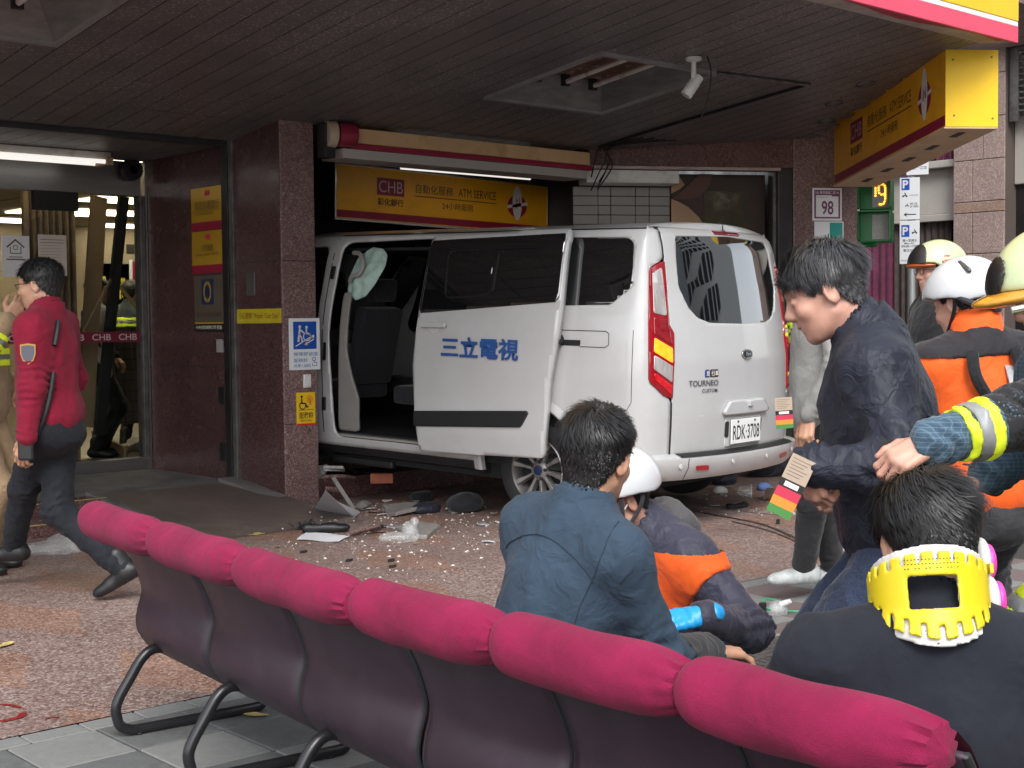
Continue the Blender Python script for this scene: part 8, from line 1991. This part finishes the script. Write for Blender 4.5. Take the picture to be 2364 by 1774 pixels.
# black shoe with a feathery tangle
q = gz(150, 1165); sx = Shape().cone((-.11, 0, .035), (.06, 0, .03), .036, .038, .02).ell((.115, 0, .03), (.06, .042, .028), None, .03).cut(lambda P: sd_ell(P, (-.05, 0, .085), (.075, .030, .055)), .006); sx.keep(lambda P: -P[:, 2], .003)
V, F = mesh_sdf(sx, (-.2, -.08, -.02), (.22, .08, .12), .006); o = put('shoe', V, F, M_shoe, None); o.location = q; o.rotation_euler = (0, 0, R(-30)); o.data.polygons.foreach_set('use_smooth', np.ones(len(F), bool)); tag(o, 'lost black leather shoe lying on the ramp', 'shoe')
g_ = G(); rs = np.random.RandomState(5)
for k in range(26):
    a = Vector((rs.uniform(-.09, .09), rs.uniform(-.04, .04), rs.uniform(0, .03))); d = Vector((rs.uniform(-.08, .08), rs.uniform(-.05, .05), rs.uniform(.0, .06))); g_.tube([a, a + d * .6, a + d + Vector((0, 0, -.01))], [.006, .005, .001], 5)
o = g_.build('broken_trim', M_black, None); o.location = onz(*c8(-60, 1120)); o['kind'] = 'stuff'; o['label'] = 'tangle of shattered black plastic trim beside the lost shoe'; o['category'] = 'debris'
slab('black_wallet', 'flat black wallet lying open under a granite strip', [gz(700, 1145), gz(850, 1085), gz(970, 1110), gz(860, 1165)], 0, .018, M_black, cat='wallet')
def sheet(name, label, pts, m, curl=.02, cat='paper', n=8):
    A, B_, C_, D_ = [Vector(p) for p in pts]; V = []
    for i in range(n + 1):
        for j in range(n + 1):
            u, v = i / n, j / n; p = A.lerp(B_, u).lerp(D_.lerp(C_, u), v); V.append((p.x, p.y, p.z + .006 + curl * (abs(u - .5) * 2) ** 3 * (v) + .004 * math.sin(7 * u + 5 * v)))
    c = sum((Vector(v) for v in V), Vector()) / len(V)
    o = put(name, V, [(i * (n + 1) + j, (i + 1) * (n + 1) + j, (i + 1) * (n + 1) + j + 1, i * (n + 1) + j + 1) for i in range(n) for j in range(n)], m, None, smooth=True, origin=Vector((c.x, c.y, 0))); return tag(o, label, cat)
sheet('paper_sheet', 'pale blue-white sheet of paper lying on the forecourt by the shoe', [gz(-200, 1265), gz(350, 1290), gz(510, 1210), gz(-60, 1170)], M_paper, .01)
M_poly = mat('clear_plastic', (.80, .83, .83), .10, alpha=.22, bump=.6, bs=18, coat=.6)
S = Shape().ell((0, 0, .02), (.12, .07, .035), None, .02).ell((.07, .03, .05), (.05, .05, .06), None, .03).ell((.10, .02, .09), (.022, .03, .05), None, .02).disp(folds(.02, 18, 6, (1, .3, 0), 1.5)); S.keep(lambda P: -P[:, 2], .003)
V, F = mesh_sdf(S, (-.2, -.14, -.02), (.2, .16, .19), .007); o = put('plastic_bag', V, F, M_poly, None); o.location = gz(1110, 1270); o.rotation_euler = (0, 0, R(-35)); tag(o, 'small clear plastic bag lying against the flat stone slab', 'plastic bag')
S = Shape().ell((0, 0, .02), (.17, .09, .05), None, .02).ell((.06, .02, .05), (.09, .07, .06), None, .03).disp(folds(.022, 16, 12, (1, 0, 0), 1.6)); S.keep(lambda P: -P[:, 2], .003)
V, F = mesh_sdf(S, (-.26, -.16, -.02), (.26, .16, .16), .009); o = put('plastic_wrap', V, F, M_poly, None); o.location = onz(122, 1278); o.rotation_euler = (0, 0, R(-38)); tag(o, 'crumpled clear plastic wrap lying in front of the entrance steps', 'plastic bag')
sheet('yellow_strip', 'short yellow strip of tape lying on the forecourt behind the chairs', [onz(548, 1239), onz(612, 1235), onz(614, 1230), onz(552, 1233)], mat('strip_pale_yellow', (.55, .47, .14), .6), .0, 'strip', 3)
# splinters, crumbs, leaves
rs = np.random.RandomState(11); M_crumb = mat('crumbs', (.55, .52, .47), .9, var=.3, vs=30)
V, F = [], []
for k in range(520):
    if k < 330: q = onz(rs.normal(960, 150), abs(rs.normal(0, 55)) + 1150 + rs.rand() * 40)
    elif k < 430: q = onz(rs.uniform(1560, 1850), rs.uniform(1120, 1190))
    else: q = onz(rs.uniform(650, 1060), rs.uniform(1240, 1360))
    if q.y > 8.95: continue
    zz0 = max(0, .003 + (q.y - 7.75) / 1.61 * .147) if (4.4 < q.x < 5.6 and q.y > 7.75) else 0.0
    s = .004 + .010 * rs.rand() ** 2.5; n0 = len(V); a = rs.rand() * 6.28
    P_ = [(math.cos(a + t) * s * rs.uniform(.6, 1.5), math.sin(a + t) * s * rs.uniform(.6, 1.3), 0) for t in (0, 1.9, 4.0)] + [(0, 0, s * .8)]
    V += [(q.x + p[0], q.y + p[1], zz0 + p[2]) for p in P_]; F += [(n0, n0 + 1, n0 + 3), (n0 + 1, n0 + 2, n0 + 3), (n0 + 2, n0, n0 + 3)]
o = put('crumbs', V, F, M_crumb, None); kind(o, 'stuff'); o['label'] = 'scattered white plaster crumbs on the forecourt'; o['category'] = 'crumbs'
rs = np.random.RandomState(23)
M_shd = [M_gran_l, M_slabg, mat('mirror_shard', (.55, .58, .60), .1, .3), mat('white_shard', (.55, .54, .52), .6)]
for k in range(34):
    q = onz(rs.normal(930, 120), 1155 + abs(rs.normal(0, 1)) * 45) if k < 24 else onz(rs.uniform(1580, 1800), rs.uniform(1125, 1180))
    if q.y > 8.9 or (4.4 < q.x < 5.6 and q.y > 7.75): continue
    s = rs.uniform(.02, .055); a0 = rs.rand() * 6.28; nn = rs.randint(3, 6)
    P_ = [q + Vector((math.cos(a0 + t * 6.28 / nn) * s * rs.uniform(.4, 1.5), math.sin(a0 + t * 6.28 / nn) * s * rs.uniform(.4, 1.5), .002 + rs.rand() * .012)) for t in range(nn)]
    slab('shard', 'small jagged shard of tile or glass scattered by the van', P_, 0, rs.uniform(.003, .012), M_shd[k % 4], cat='shard', group='shards scattered by the van', bevel=0)
M_leaf = mat('dry_leaf', (.46, .36, .13), .7, var=.25, vs=40); M_leafb = mat('brown_leaf', (.30, .17, .08), .7, var=.2)
def leaf(label, q, s, rz, m, seed):
    rs = np.random.RandomState(seed); O_ = []
    for k in range(16):
        t = k / 15; O_.append((t * 2 - 1, .42 * math.sin(math.pi * t) ** .8 * (1 + .18 * math.sin(9 * t + seed))))
    V = [(x * s, y * s, .004 + .25 * s * abs(y) + .10 * s * x * x) for x, y in O_] + [(x * s, 0, .003 + .08 * s * x * x) for x, y in O_] + [(x * s, -y * s, .004 + .25 * s * abs(y) + .1 * s * x * x) for x, y in O_]
    F = [(i, i + 1, 17 + i, 16 + i) for i in range(15)] + [(16 + i, 17 + i, 33 + i, 32 + i) for i in range(15)]
    o = put('leaf', V, F, m, None, smooth=True); o.location = q; o.rotation_euler = (0, 0, rz); tag(o, label, 'leaf')
leaf('yellow dry leaf lying on the red forecourt away from the chairs', onz(14, 1492), .055, .6, M_leaf, 1); leaf('yellow dry leaf lying on the grey pavers under the chairs', onz(590, 1655), .05, 2.2, M_leaf, 2)
leaf('brown leaf on the forecourt near the rescuer’s elbow', onz(1640, 1320), .035, .2, M_leafb, 3); leaf('brown leaf in front of the flat stone slab', onz(958, 1258), .03, 1.2, M_leafb, 4); leaf('tiny brown leaf on the ramp near the paper', onz(643, 1265), .028, .4, M_leafb, 5)
M_shard = mat('black_shard', (.02, .02, .022), .5)
for k, (x, y, lab) in enumerate(((700, 1277, 'splinter of black plastic lying behind the third chair'), (902, 1297, 'bent splinter of black plastic alone on the forecourt'), (905, 1311, 'forked splinter of black plastic on the forecourt'), (805, 1297, 'tiny black splinter on the forecourt'), (1795, 1210, 'small black plastic cube lying near the triage card'))):
    q = onz(x, y); slab('plastic_splinter', lab, [q + Vector((-.03, -.01, .0)), q + Vector((.0, -.016, .0)), q + Vector((.035, .006, .0)), q + Vector((.0, .012, .0))], 0, .014 if k < 4 else .03, M_shard, cat='splinter', bevel=0)
# dark wet tyre marks
M_wet = mat('wet_mark', (.055, .042, .038), .3, var=.4, vs=20)
def mark(label, pts, w):
    P = smooth_path([onz(x, y) for x, y in pts], 6); V = []
    for i, p in enumerate(P):
        a, b = P[max(i - 1, 0)], P[min(i + 1, len(P) - 1)]; t = (b - a); t = t / (np.linalg.norm(t) + 1e-9); n_ = np.array([-t[1], t[0], 0]); ww = w * (.6 + .5 * math.sin(i * 1.7) ** 2)
        V += [p + n_ * ww + np.array([0, 0, .004]), p - n_ * ww + np.array([0, 0, .004])]
    o = put('tyre_mark', V, [(2 * i, 2 * i + 1, 2 * i + 3, 2 * i + 2) for i in range(len(P) - 1)], M_wet, None, origin=Vector((*P[0][:2], 0))); tag(o, label, 'mark')
mark('dark wet tyre mark running forward from the van’s right rear', [(1560, 1172), (1650, 1190), (1760, 1212), (1850, 1250)], .016); mark('thin wet line curving beside the tyre mark', [(1600, 1160), (1720, 1182), (1850, 1196)], .008); mark('long thin wet line below the tyre mark', [(1690, 1205), (1780, 1228), (1862, 1262)], .010)
mark('short red smear on the forecourt', [(105, 1662), (120, 1658), (138, 1659)], .006); MATS['wet_mark'] and None
M_red = mat('red_smear', (.24, .018, .018), .4, var=.3, vs=30)
for k, pts in enumerate(([(0, 1628), (25, 1630), (48, 1636)], [(0, 1668), (30, 1662), (50, 1655), (52, 1648)])):
    mark('red smear on the forecourt near the pavers, ' + ('upper streak' if k == 0 else 'hooked lower streak'), pts, .010 + .006 * k)
for o in bpy.data.objects:
    if o.name.startswith('tyre_mark') and 'red' in o.get('label', ''): o.data.materials[0] = M_red; o.name = 'red_smear'
# takeaway cup, lids and rags by the van's tail
q = onz(1735, 1148); cup = thing('plastic_cup', 'clear plastic cup lying on its side behind the van', 'cup', q)
G().lathe([(.048, 0), (.046, .004), (.036, .10), (.033, .105)], q + Vector((0, 0, .047)), (-.6, .8, 0), n=24, cap=False).build('cup_wall', M_poly, cup, world=True, smooth=True)
G().lathe([(.052, -.004), (.052, .004), (.048, .006)], q + Vector((0, 0, .047)), (-.6, .8, 0), n=24, cap=False).build('cup_rim', M_white, cup, world=True, smooth=True)
q = onz(1772, 1155); cn = thing('metal_tin', 'round pale metal tin lying on its side behind the van', 'tin', q)
G().lathe([(.0, 0), (.042, .0), (.047, .004), (.047, .09), (.042, .094)], q + Vector((0, 0, .047)), (.1, -1, 0), n=28, cap=False).build('tin_body', mat('tin_gold', (.40, .33, .24), .35, .6, var=.15), cn, world=True, smooth=True)
G().lathe([(.036, .095), (.030, .091), (.0, .091)], q + Vector((0, 0, .047)), (.1, -1, 0), n=28, cap=False).build('tin_lid', mat('tin_lid', (.46, .40, .31), .3, .6), cn, world=True, smooth=True)
lump('blue_rag', 'light blue rag lying beside the metal tin', onz(1762, 1132), (.06, .04, .03), mat('rag_blue', (.10, .16, .36), .8), 15, 'rag'); lump('white_rag', 'crumpled white tissue behind the van', onz(1662, 1140), (.06, .045, .025), M_white, 16, 'tissue'); lump('dark_rag', 'flat black rag lying on the forecourt behind the van', onz(1700, 1172), (.10, .05, .012), M_blackm, 17, 'rag'); lump('navy_bag', 'navy bag lying beyond the van’s bumper', onz(1672, 1118), (.13, .08, .05), M_navy, 18, 'bag'); lump('dark_kit_bag', 'large dark kit bag standing behind the van', onz(1775, 1098), (.24, .16, .11), M_black_c, 19, 'bag')
# oxygen mask by the trainer
q = onz(1795, 1420); om = thing('oxygen_mask', 'clear oxygen mask with green strap lying by the pale trainer', 'oxygen mask', q)
V, F = mesh_sdf(lambda P: np.maximum(np.maximum(sd_ell(P, (0, 0, .02), (.055, .045, .05)), -sd_ell(P, (0, 0, .012), (.050, .040, .046))), -P[:, 2] + .001), (-.08, -.08, -.01), (.08, .08, .1), .005); o = put('mask_cup', V, F, M_poly, om); o.data.polygons.foreach_set('use_smooth', np.ones(len(F), bool))
G().lathe([(.016, .0), (.014, .03), (.010, .05)], (0, -.02, .05), (.3, -.8, .4), n=14).build('mask_port', M_white, om, smooth=True)
G().tube(smooth_path([(.05, 0, .01), (.09, -.02, .006), (.13, -.07, .005), (.16, -.08, .005)], 5), .006, 6).build('mask_strap', mat('strap_green', (.03, .32, .14), .5), om, smooth=True); G().tube(smooth_path([(-.05, 0, .03), (-.07, .03, .05), (-.03, .05, .07), (.03, .03, .06)], 5), .005, 6).build('mask_strap', mat('strap_green', (.03, .32, .14), .5), om, smooth=True)
G().box(-.11, -.08, .0, .025, .01, .07).build('mask_bag', M_black, om, bevel=.004)

# ================================================================== across the main street (seen only mirrored in the van)
def block(name, label, x0, x1, y0, y1, hgt, m, floors, cols, side):
    t = thing(name, label, 'building', ((x0 + x1) / 2, (y0 + y1) / 2, 0)); G().box(x0, x1, y0, y1, -.01, hgt).build('wall', m, t, world=True)
    fh = (hgt - 1.5) / floors; me = None
    for i in range(floors):
        for j in range(cols):
            if side == 'y': w_ = (x1 - x0) / cols; c = Vector((x0 + (j + .5) * w_, y1 + .02, 1.2 + (i + .5) * fh)); dims = (w_ * .36, .04, fh * .30)
            else: w_ = (y1 - y0) / cols; c = Vector((x0 - .02, y0 + (j + .5) * w_, 1.2 + (i + .5) * fh)); dims = (.04, w_ * .36, fh * .30)
            if me is None: o = G().box(-dims[0], dims[0], -dims[1], dims[1], -dims[2], dims[2]).build('window', M_win, t); me = o.data
            else: o = bpy.data.objects.new('window', me); COL.objects.link(o); o.parent = t
            o.location = c - t.location
M_b1 = mat('office_beige', (.48, .45, .40), .8, var=.1); M_b2 = mat('office_grey', (.30, .31, .32), .8, var=.1); M_b3 = mat('office_white', (.58, .58, .56), .8, var=.08)
block('office_block', 'grey office block with rows of windows across the main street', 2, 20, -56, -46, 24, M_b2, 7, 8, 'y'); block('office_block', 'white office block beside the grey one across the main street', 20.5, 36, -58, -47, 19, M_b3, 6, 7, 'y'); block('office_block', 'beige tower across the main street beyond the white block', 37, 55, -60, -46, 36, M_b1, 9, 6, 'y')
block('office_block', 'beige office block across the main street facing the entrance', -20, 1.5, -56, -46, 20, M_b1, 6, 8, 'y')
block('tower_block', 'tall grey tower with many windows farther along the main street', 26, 38, -36, -24, 38, M_b2, 11, 6, 'x'); block('tower_block', 'tall white tower at the far end of the main street', 44, 62, -30, -14, 34, M_b3, 10, 7, 'x')
